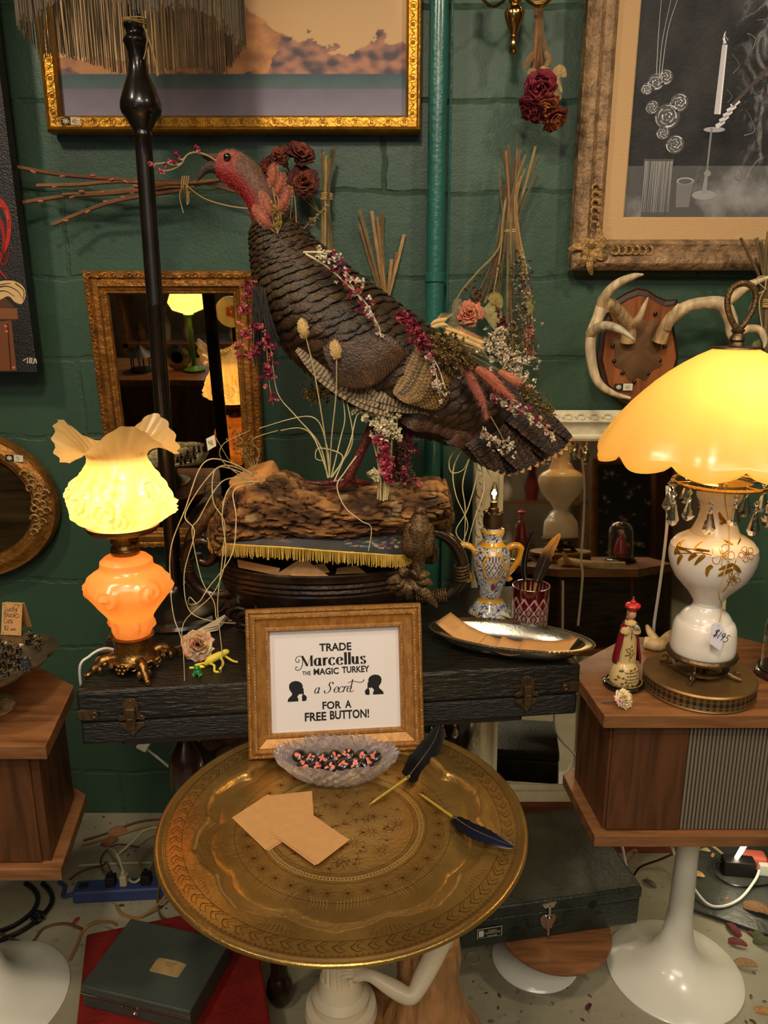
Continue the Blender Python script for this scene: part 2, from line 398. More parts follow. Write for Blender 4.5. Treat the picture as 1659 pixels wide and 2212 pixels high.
# black case
M['caseleather'] = mat('black_leatherette', (26, 23, 20), .5, var=.4, vs=40, vstretch=(1, 6, 6), bump=.55, bs=55)
def worn(m, seedscale=13):
    n, L = m.node_tree.nodes, m.node_tree.links; b = n['Principled BSDF']; src = b.inputs['Base Color'].links[0].from_socket
    tc = n.new('ShaderNodeTexCoord'); mp = n.new('ShaderNodeMapping'); mp.inputs['Scale'].default_value = (1, 4, 4); L.new(tc.outputs['Object'], mp.inputs[0])
    t = n.new('ShaderNodeTexNoise'); t.inputs['Scale'].default_value = seedscale; t.inputs['Detail'].default_value = 6; L.new(mp.outputs[0], t.inputs['Vector'])
    s = n.new('ShaderNodeSeparateXYZ'); L.new(tc.outputs['Object'], s.inputs[0])
    k = n.new('ShaderNodeMapRange'); L.new(s.outputs[0], k.inputs[0]); k.inputs[1].default_value = -.41; k.inputs[2].default_value = -.50; k.inputs[3].default_value = 0; k.inputs[4].default_value = .36
    a = n.new('ShaderNodeMath'); a.operation = 'ADD'; L.new(t.outputs[0], a.inputs[0]); L.new(k.outputs[0], a.inputs[1])
    r = n.new('ShaderNodeValToRGB'); r.color_ramp.elements[0].position = .70; r.color_ramp.elements[0].color = (0, 0, 0, 1); r.color_ramp.elements[1].position = .76; r.color_ramp.elements[1].color = (1, 1, 1, 1)
    L.new(a.outputs[0], r.inputs[0])
    mx = n.new('ShaderNodeMix'); mx.data_type = 'RGBA'; L.new(r.outputs[0], mx.inputs[0]); L.new(src, mx.inputs[6]); mx.inputs[7].default_value = (*C((130, 88, 48)), 1)
    L.new(mx.outputs[2], b.inputs['Base Color'])
M['caselid'] = mat('worn_black_lid', (30, 27, 20), .36, var=.4, vs=30, vstretch=(1, 7, 7), bump=.6, bs=26, wood=None)
worn(M['caselid'])
M['bronze'] = mat('dark_bronze', (112, 92, 66), .4, metal=.9, var=.35, vs=40, bump=.2, bs=150)
FL, FR = V((-.567, 1.275, 0)), V((.391, 1.391, 0))
cu = (FR - FL).normalized(); cv = V((-cu.y, cu.x, 0)); CL = (FR - FL).length; CD = .46; CZ0, CZM, CZ1 = .693, .738, .803
co = (FL + FR)/2 + cv*(CD/2)
TC = basis((co.x, co.y, 0), cu, cv, (0, 0, 1))
case = thing('instrument_case', 'long black flat instrument case with bronze latches carrying the turkey display', 'case', (co.x, co.y, CZ0))
def slabrot(z0, z1, dx=0): return MB(T=TC).box((0, 0, (z0 + z1)/2), (CL - dx, CD - dx, z1 - z0))
# keep local axes along the case so that the wear sits on its left end
def caseobj(mb, name, m, **k):
    o = mb.build(name, m, case, **k); return o
lid = caseobj(slabrot(CZM + .001, CZ1), 'lid', M['caselid'], bevel=.006, smooth=False, seg=3)
caseobj(slabrot(CZ0, CZM - .001, .004), 'case_body', M['caseleather'], bevel=.005, smooth=False, seg=3)
def latch(x):
    T = basis(TC @ V((x, -CD/2, CZM + .008)), cu, (0, 0, 1), -cv)
    o = [( -.014, .030), (-.009, .038), (0, .041), (.009, .038), (.014, .030), (.014, .008), (.026, .000), (.022, -.006), (.013, -.004), (-.013, -.004), (-.022, -.006), (-.026, .000), (-.014, .008)]
    mb = MB(T=T); mb.slab([(a, b, .0) for a, b in o], (0, 0, .003))
    l = mb.build('latch', M['bronze'], case, smooth=False, bevel=.001)
    lo = [(-.022, -.010), (-.024, -.017), (-.010, -.026), (0, -.040), (.010, -.026), (.024, -.017), (.022, -.010)]
    MB(T=T).slab([(a, b, 0) for a, b in lo], (0, 0, .003)).build('keeper', M['bronze'], l, smooth=False, bevel=.001)
    mb = MB(T=T); mb.box((0, .006, .007), (.017, .032, .010)); mb.box((0, -.012, .006), (.014, .018, .010)); mb.box((0, .002, .0135), (.012, .004, .003))
    mb.build('hasp', M['bronze'], l, smooth=False, bevel=.002)
    for a, b in ((-.019, .002), (.019, .002), (0, .034), (-.014, -.016), (.014, -.016), (0, -.031)): MB(T=T).ell((a, b, .0032), (.0024, .0024, .0014), 8, 6).build('rivet', M['bronze'], l)
for px, py in ((288, 1545), (1145, 1490)):
    q = P(px, py, 1.30 if px < 500 else 1.36); latch((q - co).dot(cu))
for s in (-1, 1):
    T = basis(TC @ V((s*(CL/2 - .018), -CD/2 - .001, CZM + .018)), cu, (0, 0, 1), -cv)
    mb = MB(T=T).box((0, 0, 0), (.036, .020, .002)); mb.lathe([(.007, .0), (.007, .002), (.004, .003), (.003, .0015), (0, .0015)], (-s*.012, 0, .001), 16)
    mb.build('corner_bracket', M['bronze'], case, bevel=.0006, smooth=False)
# dark turned-leg table under the case
M['ebony'] = mat('dark_turned_wood', (44, 24, 14), .25, coat=.5, var=.3, vs=12)
tb = thing('side_table', 'dark turned leg table hidden under the long black case', 'table', (-.1, 1.6, 0))
MB(T=basis((co.x - .02, co.y + .01, 0), cu, cv, (0, 0, 1))).box((0, 0, .677), (.80, .40, .030)).build('tabletop', M['ebony'], tb, smooth=False, bevel=.003)
def leg(x, y, top=.662):
    pr = [(0, 0), (.020, 0), (.026, .012), (.030, .032), (.026, .055), (.016, .068), (.020, .074), (.018, .085), (.020, .2), (.022, .34), (.018, .37), (.026, .385), (.018, .395), (.030, .42), (.040, .46), (.043, .50), (.036, .54), (.022, .565), (.018, .58), (.027, .59), (.018, .60), (.024, .615), (.028, .625), (.024, .635), (.024, top)]
    MB().lathe(pr, (x, y, 0), 28).build('leg', M['ebony'], tb)
for x, y in ((-.435, 1.50), (.187, 1.725), (-.230, 1.37), (-.05, 1.79)): leg(x, y)
# ================================================================ brass tray on its plaster maiden pedestal
TX, TY, TZ = -.067, 1.088, .664
M['brass'] = mat('engraved_brass', (182, 146, 80), .29, metal=.85, var=.35, vs=7, bump=.35, bs=130, bdist=.002)
M['brass_light'] = mat('bright_scratched_brass', (214, 186, 110), .4, metal=.6)
M['brass_dark'] = mat('dark_chased_brass', (104, 62, 24), .45, metal=.8)  # darker brass tone for the chased lines
M['copper'] = mat('coppery_brass', (140, 84, 34), .4, metal=.85)
tray = thing('brass_tray', 'large round engraved brass tray holding the cards, pens and glass dish', 'tray', (TX, TY, TZ))
def rs(a):                                      # scalloped line
    k = (a*10/(2*pi)) % 1.0; k = abs(2*k - 1)
    return .220 + .015*(1 - k**2.2) + .004*math.exp(-(k*9)**2)
def trayz(r, a):
    q = rs(a); t = max(0, min(1, (r - (q - .018))/.018)); t = t*t*(3 - 2*t)
    z = .012*t - .0065*math.exp(-((r - q + .010)/.008)**2) + .0010*math.exp(-((r - q - .002)/.003)**2)
    if r > .286: z += .004*sin(min(1, (r - .286)/.010)*pi/2)
    return z
mb = MB(); NA = 280; rr = [0, .02, .05, .09, .115, .14, .165, .178, .184, .19, .194, .198, .202, .206, .21, .214, .218, .222, .226, .230, .234, .238, .243, .25, .262, .274, .284, .288, .292, .296]
rings = [[V((TX + r*cos(2*pi*k/NA), TY + r*sin(2*pi*k/NA), TZ + trayz(r, 2*pi*k/NA))) for k in range(NA)] for r in rr]
rings += [[V((TX + r*cos(2*pi*k/NA), TY + r*sin(2*pi*k/NA), TZ + z)) for k in range(NA)] for r, z in ((.299, .0135), (.299, .0105), (.296, .009), (.24, .006), (.2, -.003), (0.001, -.003))]
mb.loft(rings, caps=False); mb.build('tray_plate', M['brass'], tray, ang=60)
TT = basis((TX, TY, TZ), (1, 0, 0), (0, 1, 0), (0, 0, 1))
def arc(r, a0, a1, n=40): return [(r*cos(a0 + (a1 - a0)*i/n), r*sin(a0 + (a1 - a0)*i/n)) for i in range(n + 1)]
mb = MB(T=TT)
for r in (.1255, .1315): stroke(mb, TT, arc(r, 0, 2*pi, 160), .0009)
mb = MB()
for r in (.1255, .1315): stroke(mb, TT, arc(r, 0, 2*pi, 160), .0009)
for k in range(150):
    a = 2*pi*k/150; stroke(mb, TT, [(.1255*cos(a), .1255*sin(a)), (.1315*cos(a), .1315*sin(a))], .0013)
rn = random.Random(5)
for lobe in range(10):                          # ribbed fans at every scallop
    a0 = 2*pi*(lobe + .5)/10
    for j in range(-9, 10):
        if rn.random() < .3: continue
        a = a0 + j*.027; r1 = .192 - abs(j)*.0008; b = a + j*.003
        stroke(mb, TT, curve2([((r1 - .020)*cos(b), (r1 - .020)*sin(b)), ((r1 - .009)*cos(a + .006), (r1 - .009)*sin(a + .006)), (r1*cos(a), r1*sin(a))], 3), .0006, .0002)
mb.build('worn_engraving', M['brass_light'], tray, smooth=False)
mb = MB()
def rim_pt(r, a): return (r*cos(a), r*sin(a))
TR = basis((TX, TY, TZ + .0122), (1, 0, 0), (0, 1, 0), (0, 0, 1))
for r in (.281, .2835, .2565): stroke(mb, TR, arc(r, 0, 2*pi, 180), .0006)
for k in range(220):
    a = 2*pi*k/220; stroke(mb, TR, [rim_pt(.278, a), rim_pt(.2822, a)], .0007)
for k in range(72):                             # leafy scroll round the rim
    a = 2*pi*k/72
    for s in (-1, 1):
        stroke(mb, TR, curve2([rim_pt(.266, a), rim_pt(.268 + s*.005, a + .02), rim_pt(.266 + s*.009, a + .045), rim_pt(.266 + s*.006, a + .06)], 4), .0013, .0003)
        stroke(mb, TR, curve2([rim_pt(.266, a + .03), rim_pt(.266 + s*.004, a + .05), rim_pt(.266 + s*.008, a + .075)], 4), .0009, .0003)
for lobe in range(10):
    a0 = 2*pi*lobe/10
    for j in range(9):
        a = a0 + (j - 4)*.024
        stroke(mb, TR, curve2([rim_pt(.240 + abs(j - 4)*.002, a), rim_pt(.248, a + (j - 4)*.003), rim_pt(.254, a + (j - 4)*.006)], 3), .0008, .0003)
for k in range(34):                             # inner flower band
    a = 2*pi*k/34
    for j in range(7):
        b = j/7*2*pi; x, y = .157*cos(a), .157*sin(a)
        stroke(mb, TT, curve2([(x, y), (x + .006*cos(b), y + .006*sin(b)), (x + .011*cos(b + .5), y + .011*sin(b + .5))], 3), .0010, .0003)
for k in range(16):                             # centre rosettes
    a = 2*pi*k/16; r = .05 if k % 2 else .09
    for j in range(10):
        b = j/10*2*pi; x, y = r*cos(a), r*sin(a)
        stroke(mb, TT, curve2([(x + .003*cos(b), y + .003*sin(b)), (x + .010*cos(b + .2), y + .010*sin(b + .2)), (x + .016*cos(b + .05), y + .016*sin(b + .05))], 3), .0009, .0002)
for k in range(60):
    a = rn.uniform(0, 6.28); r = .108*math.sqrt(rn.random()); x, y = r*cos(a), r*sin(a); b = rn.uniform(0, 6.28)
    for j in (-.7, 0, .7): stroke(mb, TT, curve2([(x, y), (x + .008*cos(b + j), y + .008*sin(b + j)), (x + .014*cos(b + j*1.8), y + .014*sin(b + j*1.8))], 3), .0009, .0002)
for r in (.117, .121, .137, .176): stroke(mb, TT, arc(r, 0, 2*pi, 140), .0006)
mb.build('chased_pattern', M['brass_dark'], tray, smooth=False)
# pedestal: fluted column, rock and leaning maiden
M['plaster_w'] = mat('cream_plaster', (222, 205, 172), .45, var=.18, vs=9, coat=.1)
M['plaster_t'] = mat('tan_stained_plaster', (168, 120, 72), .5, var=.4, vs=12, vstretch=(3, 3, 1), bump=.4, bs=25)
sx, sy = -.074, 1.06
st = thing('statue_pedestal', 'cream and tan plaster pedestal with a maiden leaning on a fluted column', 'statue', (sx, sy, 0))
cm = MB()
cm.lathe([(.031, .385), (.028, .45), (.027, .58), (.030, .62)], (sx, sy, 0), 72, mod=lambda i, a, r, z: (r*(1 - .10*max(0, cos(a*14))), z))
cm.build('column_shaft', M['plaster_w'], st)
MB().lathe([(.030, .615), (.036, .622), (.038, .632), (.034, .638), (.055, .650), (.062, .6605), (0, .6605)], (sx, sy, 0), 40).build('capital', M['plaster_w'], st)
MB().lathe([(.054, .20), (.054, .296), (.061, .304), (.063, .318), (.060, .330), (.049, .334), (.047, .346), (.049, .350), (.040, .362), (.034, .388)], (sx, sy, 0), 40).build('column_base', M['plaster_w'], st, ang=18)
rk = MB(); rr2 = random.Random(3); ph = [rr2.uniform(0, 6.28) for _ in range(6)]
rk.lathe([(.001, 0), (.20, 0), (.195, .04), (.165, .10), (.15, .16), (.12, .215), (.07, .25), (.001, .255)], (sx + .055, sy + .01, 0), 40, mod=lambda i, a, r, z: (r*(1 + .13*sin(3*a + ph[0] + z*9) + .07*sin(7*a + ph[1])), z + .012*sin(4*a + ph[2])))
rk.build('rock_base', M['plaster_t'], st)
rk = MB(); rk.lathe([(.001, 0), (.105, 0), (.095, .10), (.085, .17), (.062, .22), (.001, .24)], (sx + .175, sy - .0, 0), 28, mod=lambda i, a, r, z: (r*(1 + .1*sin(3*a + 1)), z + .01*sin(5*a)))
rk.build('rock_ledge', M['plaster_w'], st)
def skin(name, verts, edges, m, parent, sub=2, root=0):
    me = bpy.data.meshes.new(name); org = W[parent.name] if parent else V((0, 0, 0))
    me.from_pydata([tuple(V(v[0]) - org) for v in verts], edges, [])
    o = bpy.data.objects.new(name, me); COL.objects.link(o); o.parent = parent; W[o.name] = org.copy()
    md = o.modifiers.new('skin', 'SKIN'); md.use_smooth_shade = True
    for i, v in enumerate(verts):
        r = v[1]; me.skin_vertices[0].data[i].radius = r if isinstance(r, tuple) else (r, r)
        me.skin_vertices[0].data[i].use_root = (i == root)
    md = o.modifiers.new('sub', 'SUBSURF'); md.levels = sub; md.render_levels = sub
    me.materials.append(m); return o
def Q(px, py, y): return tuple(P(px, py, y))
el = Q(889, 2158, 1.00); sh = Q(956, 2030, 1.075); wr = Q(800, 2106, 1.02); hand = Q(772, 2103, 1.03)
tor = V((.075, 1.10, .36)); hip = V((.070, 1.10, .26)); nk = V((.062, 1.11, .50))
vb = [(hip, (.062, .05)), (tor, (.046, .038)), ((.066, 1.105, .435), (.048, .036)), (nk, .018), ((.055, 1.10, .53), .026), ((.048, 1.09, .565), .031), ((.046, 1.09, .59), .022),
      (sh, .021), (tuple((V(sh) + V(el))/2), .0185), (el, .0165), (tuple((V(el)*.5 + V(wr)*.5)), .0150), (wr, .0098), (hand, (.013, .007)),
      ((.012, 1.13, .45), .021), ((-.015, 1.15, .40), .016), ((-.045, 1.12, .44), .0095), ((-.055, 1.10, .45), (.012, .007))]
ed = [(0, 1), (1, 2), (2, 3), (3, 4), (4, 5), (5, 6), (2, 7), (7, 8), (8, 9), (9, 10), (10, 11), (11, 12), (2, 13), (13, 14), (14, 15), (15, 16)]
for hpt, hv, s in ((V(hand), 12, 1), (V((-.055, 1.10, .45)), 16, -1)):
    for f in range(5):
        off = (f - 2)*.0048; base = len(vb); L_ = (.013, .020, .022, .020, .015)[f]
        d = V((-1, .1, .0)) if f else V((-.5, -.6, .5))
        vb.append((tuple(hpt + V((-.006, off*.9, off*.3))), .0034)); vb.append((tuple(hpt + V((-.006, off, off*.3)) + d*L_*.6), .0032)); vb.append((tuple(hpt + V((-.008, off, off*.3 - .006)) + d*L_), .0026))
        ed += [(hv, base), (base, base + 1), (base + 1, base + 2)]
skin('maiden_figure', vb, ed, M['plaster_w'], st)
dr = MB(); dc = V((.078, 1.095, 0))
dr.lathe([(.115, .17), (.098, .215), (.074, .26), (.060, .30), (.052, .345), (.054, .39), (.050, .425), (.001, .43)], dc, 56, mod=lambda i, a, r, z: (r*(1 + .055*sin(9*a + z*18) + .03*sin(17*a - z*30)), z))
dr.build('draped_robe', M['plaster_t'], st)
hm = MB(); hm.ell((.047, 1.095, .583), (.030, .032, .030), 14, 10); hm.ell((.060, 1.122, .575), (.017, .017, .017), 10, 8); hm.build('hair_bun', M['plaster_t'], st)
# ================================================================ lettering: single-line glyphs, x-height 1
G = {
 'a': (.95, [[(.70, .80), (.42, 1.0), (.12, .72), (.10, .30), (.35, 0), (.64, .22), (.70, .62)], [(.72, 1.0), (.72, .25), (.80, .02), (.95, .10)]]),
 'c': (.86, [[(.72, .78), (.60, .96), (.40, 1.0), (.15, .78), (.08, .48), (.18, .16), (.42, 0), (.62, .05), (.76, .24)]]),
 'e': (.88, [[(.12, .52), (.45, .54), (.74, .56)], [(.74, .56), (.70, .84), (.44, 1.0), (.18, .80), (.09, .50), (.18, .18), (.44, 0), (.66, .06), (.78, .24)]]),
 'h': (.95, [[(.15, 1.6), (.15, .8), (.15, 0)], [(.15, .62), (.34, .92), (.56, .96), (.70, .74), (.70, .3), (.78, .02), (.9, .06)]]),
 'k': (.9, [[(.15, 1.6), (.15, .8), (.15, 0)], [(.68, .95), (.42, .68), (.17, .45)], [(.34, .58), (.56, .25), (.82, 0)]]),
 'l': (.44, [[(.20, 1.6), (.20, .8), (.20, .0)]]),
 'r': (.68, [[(.18, 1.0), (.18, .5), (.18, 0)], [(.18, .60), (.32, .88), (.50, 1.0), (.62, .88)]]),
 's': (.72, [[(.58, .80), (.44, 1.0), (.20, .94), (.13, .74), (.28, .56), (.50, .44), (.60, .24), (.46, .02), (.22, .02), (.10, .22)]]),
 't': (.62, [[(.28, 1.4), (.26, .8), (.26, .25), (.36, .02), (.56, .14)], [(.05, .98), (.3, 1.0), (.58, 1.02)]]),
 'u': (.98, [[(.15, 1.0), (.15, .6), (.17, .25), (.36, .02), (.58, .14), (.70, .42)], [(.72, 1.0), (.72, .5), (.72, .12), (.82, .02), (.95, .10)]]),
 'y': (.9, [[(.10, 1.0), (.16, .5), (.38, .22), (.62, .45), (.70, 1.0)], [(.72, 1.0), (.66, .2), (.50, -.5), (.25, -.62), (.15, -.4)]]),
 'B': (1.15, [[(.2, 1.6), (.18, .8), (.18, 0)], [(.05, 1.5), (.5, 1.65), (.85, 1.38), (.62, .98), (.3, .88), (.75, .78), (.98, .42), (.62, 0), (.05, .05)]]),
 'C': (1.15, [[(1.0, 1.3), (.82, 1.58), (.45, 1.55), (.16, 1.1), (.12, .5), (.38, .05), (.75, .02), (1.05, .3)]]),
 'L': (1.0, [[(.35, 1.6), (.3, .8), (.22, .15), (.12, .02), (.5, .05), (1.0, .12)]]),
 'S': (1.2, [[(1.05, 1.30), (.98, 1.56), (.72, 1.66), (.48, 1.46), (.52, 1.14), (.78, .82), (.86, .42), (.60, .06), (.25, -.02), (.02, .18), (.06, .40)]]),
 '$': (.9, [[(.72, 1.15), (.5, 1.3), (.22, 1.2), (.18, .95), (.42, .75), (.68, .55), (.68, .28), (.45, .12), (.15, .22)], [(.46, 1.55), (.44, .7), (.42, -.12)]]),
 '1': (.45, [[(.2, 1.4), (.2, .7), (.2, 0)]]),
 '2': (.85, [[(.12, 1.1), (.32, 1.38), (.62, 1.25), (.62, .9), (.35, .45), (.10, .02), (.4, .05), (.8, .02)]]),
 '5': (.85, [[(.7, 1.4), (.4, 1.4), (.25, 1.36), (.22, .85), (.5, .9), (.7, .6), (.6, .15), (.3, 0), (.1, .12)]]),
 '6': (.85, [[(.6, 1.4), (.3, 1.0), (.15, .45), (.3, .05), (.6, .08), (.68, .42), (.45, .65), (.2, .45)]]),
 '7': (.8, [[(.08, 1.35), (.4, 1.38), (.7, 1.36), (.45, .7), (.3, 0)]]),
 '9': (.85, [[(.66, 1.1), (.45, 1.38), (.18, 1.15), (.22, .8), (.5, .75), (.68, 1.1), (.62, .5), (.5, 0)]]),
 '0': (.85, [[(.4, 1.38), (.14, 1.0), (.14, .4), (.4, 0), (.66, .4), (.66, 1.0), (.4, 1.38)]]),
}
def write(mb, T, s, x, y, h, w, pen=None, col=(.005, .005, .006), slant=0, z=0, sp=1.0, serif=0):   # x-height h, line width w
    for ch in s:
        if ch == ' ': x += .6*h*sp; continue
        adv, st_ = G[ch]
        for q in st_:
            pts = [(x + (a + slant*b)*h, y + b*h) for a, b in (curve2(q, 6) if len(q) > 2 else q)]
            stroke(mb, T, pts, w, th=.0003, col=col, pen=(pen[0]*h, pen[1]*h) if pen else None, z=z)
        if serif and ch in 'rluah':
            for q in st_[:2]:
                for e in (q[0], q[-1]):
                    if e[1] in (0, .0, 1.0, 1.6): stroke(mb, T, [(x + (e[0] - .17)*h, y + e[1]*h), (x + (e[0] + .15)*h, y + e[1]*h)], serif*h, th=.0003, col=col, z=z)
        x += adv*h*sp
    return x
# ================================================================ the sign
M['goldwood'] = mat('gilded_wood', (176, 126, 66), .4, metal=.4, wood=((30, 12, 12), (146, 100, 48), 4), bump=.1, bs=20)
M['goldleaf'] = mat('antique_gold_leaf', (176, 138, 82), .42, metal=.6, var=.5, vs=90, bump=.5, bs=220)
M['ink'] = mat('black_ink', (16, 15, 14), .6)
M['paper'] = mat('white_paper', (225, 217, 212), .6)
M['glass'] = mat('clear_glass', (255, 255, 255), .02, trans=1, ior=1.45)
by, ty, zb, zt = 1.278, 1.348, .6745, .944
so = V((-.091, (by + ty)/2, (zb + zt)/2)); SU = V((cos(math.radians(6.0)), sin(math.radians(6.0)), 0))
SVv = (V((-SU.y*(ty - by), (ty - by), zt - zb))); SVv = SVv.normalized(); SN = SU.cross(SVv).normalized()
TS = basis(so, SU, SVv, SN)
SW, SH = .328, .276
sg = thing('framed_sign', 'gold framed white sign about trading a secret with the magic turkey', 'sign', (so.x, by, zb))
mb = MB(); frame(mb, TS, SW, SH, [(.0, -.012), (0, .010), (.003, .014), (.006, .014), (.007, .011), (.0125, .016), (.017, .015), (.019, .010), (.034, .004), (.036, .006), (.0405, .006), (.0425, .001), (.0425, -.006)])
mb.build('sign_frame', M['goldwood'], sg, ang=25)
bd = MB()
def along(w, h, inset, step, fn):               # run fn(x, y, angle) round a rectangle
    for (x0, y0, x1, y1, a) in ((-w/2, -h/2, w/2, -h/2, 0), (w/2, -h/2, w/2, h/2, pi/2), (w/2, h/2, -w/2, h/2, pi), (-w/2, h/2, -w/2, -h/2, -pi/2)):
        dx, dy = x1 - x0, y1 - y0; l = math.hypot(dx, dy); ux, uy = dx/l, dy/l; nx, ny = -uy, ux
        k = int((l - 2*inset)/step)
        for i in range(k):
            s = inset + (l - 2*inset)*(i + .5)/k
            fn(x0 + ux*s + nx*inset, y0 + uy*s + ny*inset, a)
along(SW, SH, .0045, .0062, lambda x, y, a: bd.ell(TS @ V((x, y, .0145)), (.0022, .0016, .0012), 8, 4, M=TS.to_3x3() @ MX.Rotation(a, 3, 'Z')))
def leafm(x, y, a, s=.0026, z=.0155):
    for q in (-.7, .7): bd.ell(TS @ V((x, y, z)), (s, s*.42, s*.45), 8, 4, M=TS.to_3x3() @ MX.Rotation(a + q, 3, 'Z'))
along(SW, SH, .0148, .0054, leafm)
along(SW, SH, .0383, .0058, lambda x, y, a: leafm(x, y, a, .0019, .006))
bd.build('leaf_moulding', M['goldleaf'], sg)
MB(T=TS).box((0, 0, -.006), (SW - .083, SH - .083, .002)).build('paper_sheet', M['paper'], sg, smooth=False)
MB(T=TS).box((0, 0, -.0105), (SW - .01, SH - .01, .004)).build('backing', M['dark'], sg, smooth=False)
MB(T=TS).box((0, .02, -.0135), (.05, .2, .002)).build('easel_back', M['dark'], sg, smooth=False)
kx = lambda x: (x - 822)/1540*SW
ky = lambda y: (632 - y)/1215*SH
TP = basis(TS @ V((0, 0, -.0049)), SU, SVv, SN)
def line(body, x0, x1, ybase, cap, bold=.0):
    T = TP @ MX.Translation((kx((x0 + x1)/2), ky(ybase), 0))
    sz = cap/1215*SH/.72
    m0 = text('tmp', body, sz, MX.Identity(4), None, None, bold=bold*sz)
    xs = [v.x for v in m0.v]; sc_ = (kx(x1) - kx(x0))/(max(xs) - min(xs)); mid = (max(xs) + min(xs))/2
    lt = MB(); lt.add([T @ V(((v.x - mid)*sc_, v.y, v.z)) for v in m0.v], m0.f); return lt
let = MB()
for args in (('TRADE', 686, 970, 394, 64, .028), ('THE', 530, 604, 587, 34, .02), ('MAGIC', 630, 852, 587, 52, .03), ('TURKEY', 880, 1125, 582, 52, .03), ('FOR', 700, 866, 875, 62, .028), ('A', 900, 957, 873, 62, .028), ('FREE', 542, 732, 967, 70, .028), ('BUTTON!', 764, 1112, 962, 70, .028)):
    l = line(*args); let.add(l.v, l.f, (.005, .005, .006))
let.build('sign_lettering', M['ink'], sg, smooth=False)
let = MB(); h = 62/1215*SH; pen = (.36, .06); yb = ky(512)
mx0 = kx(540)
def ms(pts, w0, w1=None): stroke(let, TP, [(mx0 + a*h, yb + b*h) for a, b in pts], w0*h, None if w1 is None else w1*h, th=.0003)
ms([(-.1, 1.30), (-.05, .7), (-.12, .1), (-.35, -.35), (-.75, -.55), (-1.05, -.35), (-.98, -.05), (-.70, -.10)], .10, .10)
ms(curve2([(-.1, 1.3), (-.35, 1.38), (-.8, 1.25), (-1.0, .85), (-.75, .55), (-.5, .7), (-.6, .95)], 6), .07, .10)
ms([(-.12, 1.35), (.20, .75), (.55, .02)], .30, .30); ms([(.55, .02), (.80, .7), (1.08, 1.35)], .06); ms([(1.12, 1.38), (1.12, .6), (1.12, 0)], .30); ms([(.9, .02), (1.38, .02)], .06); ms([(.95, 1.36), (1.35, 1.36)], .06)
x = write(let, TP, 'arcellus', mx0 + 1.5*h, yb, h, .1*h, pen=pen, serif=.06, sp=1.18)
let.build('name_lettering', M['ink'], sg, smooth=False)
let = MB(); h = 48/1215*SH; yb = ky(742)
x = write(let, TP, 'a', kx(625), yb, h, .1*h, pen=(.20, .06), slant=.35)
x = write(let, TP, 'S', kx(716), yb, h*1.12, .1*h, pen=(.20, .06), slant=.30)
x = write(let, TP, 'ecre', kx(795), yb, h, .1*h, pen=(.20, .06), slant=.35, sp=.92)
stroke(let, TP, [(kx(a), ky(b)) for a, b in curve2([(975, 640), (958, 700), (950, 735), (965, 742), (982, 728)], 6)], .0022, .0008, th=.0003)
stroke(let, TP, [(kx(a), ky(b)) for a, b in curve2([(930, 668), (975, 655), (1040, 668), (1072, 655), (1068, 646)], 6)], .0008, .0016, th=.0003)
let.build('script_lettering', M['ink'], sg, smooth=False)
head = [(0, 0), (.02, .12), (.12, .22), (.22, .30), (.25, .40), (.20, .46), (.12, .58), (.09, .72), (.12, .86), (.24, .96), (.42, 1.0), (.60, .97), (.74, .88), (.80, .76), (.79, .66), (.86, .56), (.82, .53), (.83, .48), (.80, .44), (.81, .38), (.74, .34), (.62, .36), (.56, .30), (.50, .22), (.56, .12), (.56, 0)]
hnd = [(.75, 0), (.74, .22), (.78, .30), (.80, .50), (.845, .52), (.85, .32), (.93, .28), (1.0, .18), (.96, .02), (.88, 0)]
for nm, x0, x1, y0, y1 in (('left', 395, 565, 800, 630), ('right', 1247, 1078, 775, 608)):
    sm = MB()
    for pl in (head, hnd):
        pts = [(kx(x0 + a*(x1 - x0)), ky(y0 + b*(y1 - y0))) for a, b in pl]
        poly(sm, TP, pts if x1 > x0 else pts[::-1], (0, 0, 0), .0003)
    o = sm.build('silhouette', M['ink'], sg, smooth=False)
# ================================================================ things on the tray
M['kraft'] = mat('kraft_card', (190, 142, 86), .75, var=.08, vs=60)
def card(px, z, label, group=None):
    pts = [PZ(a, b, z) for a, b in px]
    o = MB().slab(pts, (0, 0, .0006)).build('kraft_card', M['kraft'], smooth=False)
    return tag(o, label, 'card', group)
Zc = TZ + .0004
card([(505, 1769), (581, 1717), (652, 1793), (579, 1839)], Zc, 'brown kraft card peeping out lowest, under the left card on brass tray')
card([(501, 1767), (579, 1716), (648, 1790), (574, 1837)], Zc + .0009, 'brown kraft card turned left on the brass tray, left one of the fan')
card([(582, 1719), (674, 1709), (680, 1801), (583, 1812)], Zc + .0018, 'brown kraft card lying square between two tilted cards on brass tray')
card([(584, 1800), (660, 1757), (748, 1820), (680, 1870)], Zc + .0027, 'brown kraft card showing a thin edge under the front card on brass tray')
card([(586, 1796), (664, 1753), (755, 1815), (686, 1868)], Zc + .0036, 'brown kraft card on top at the front of the fan on brass tray')
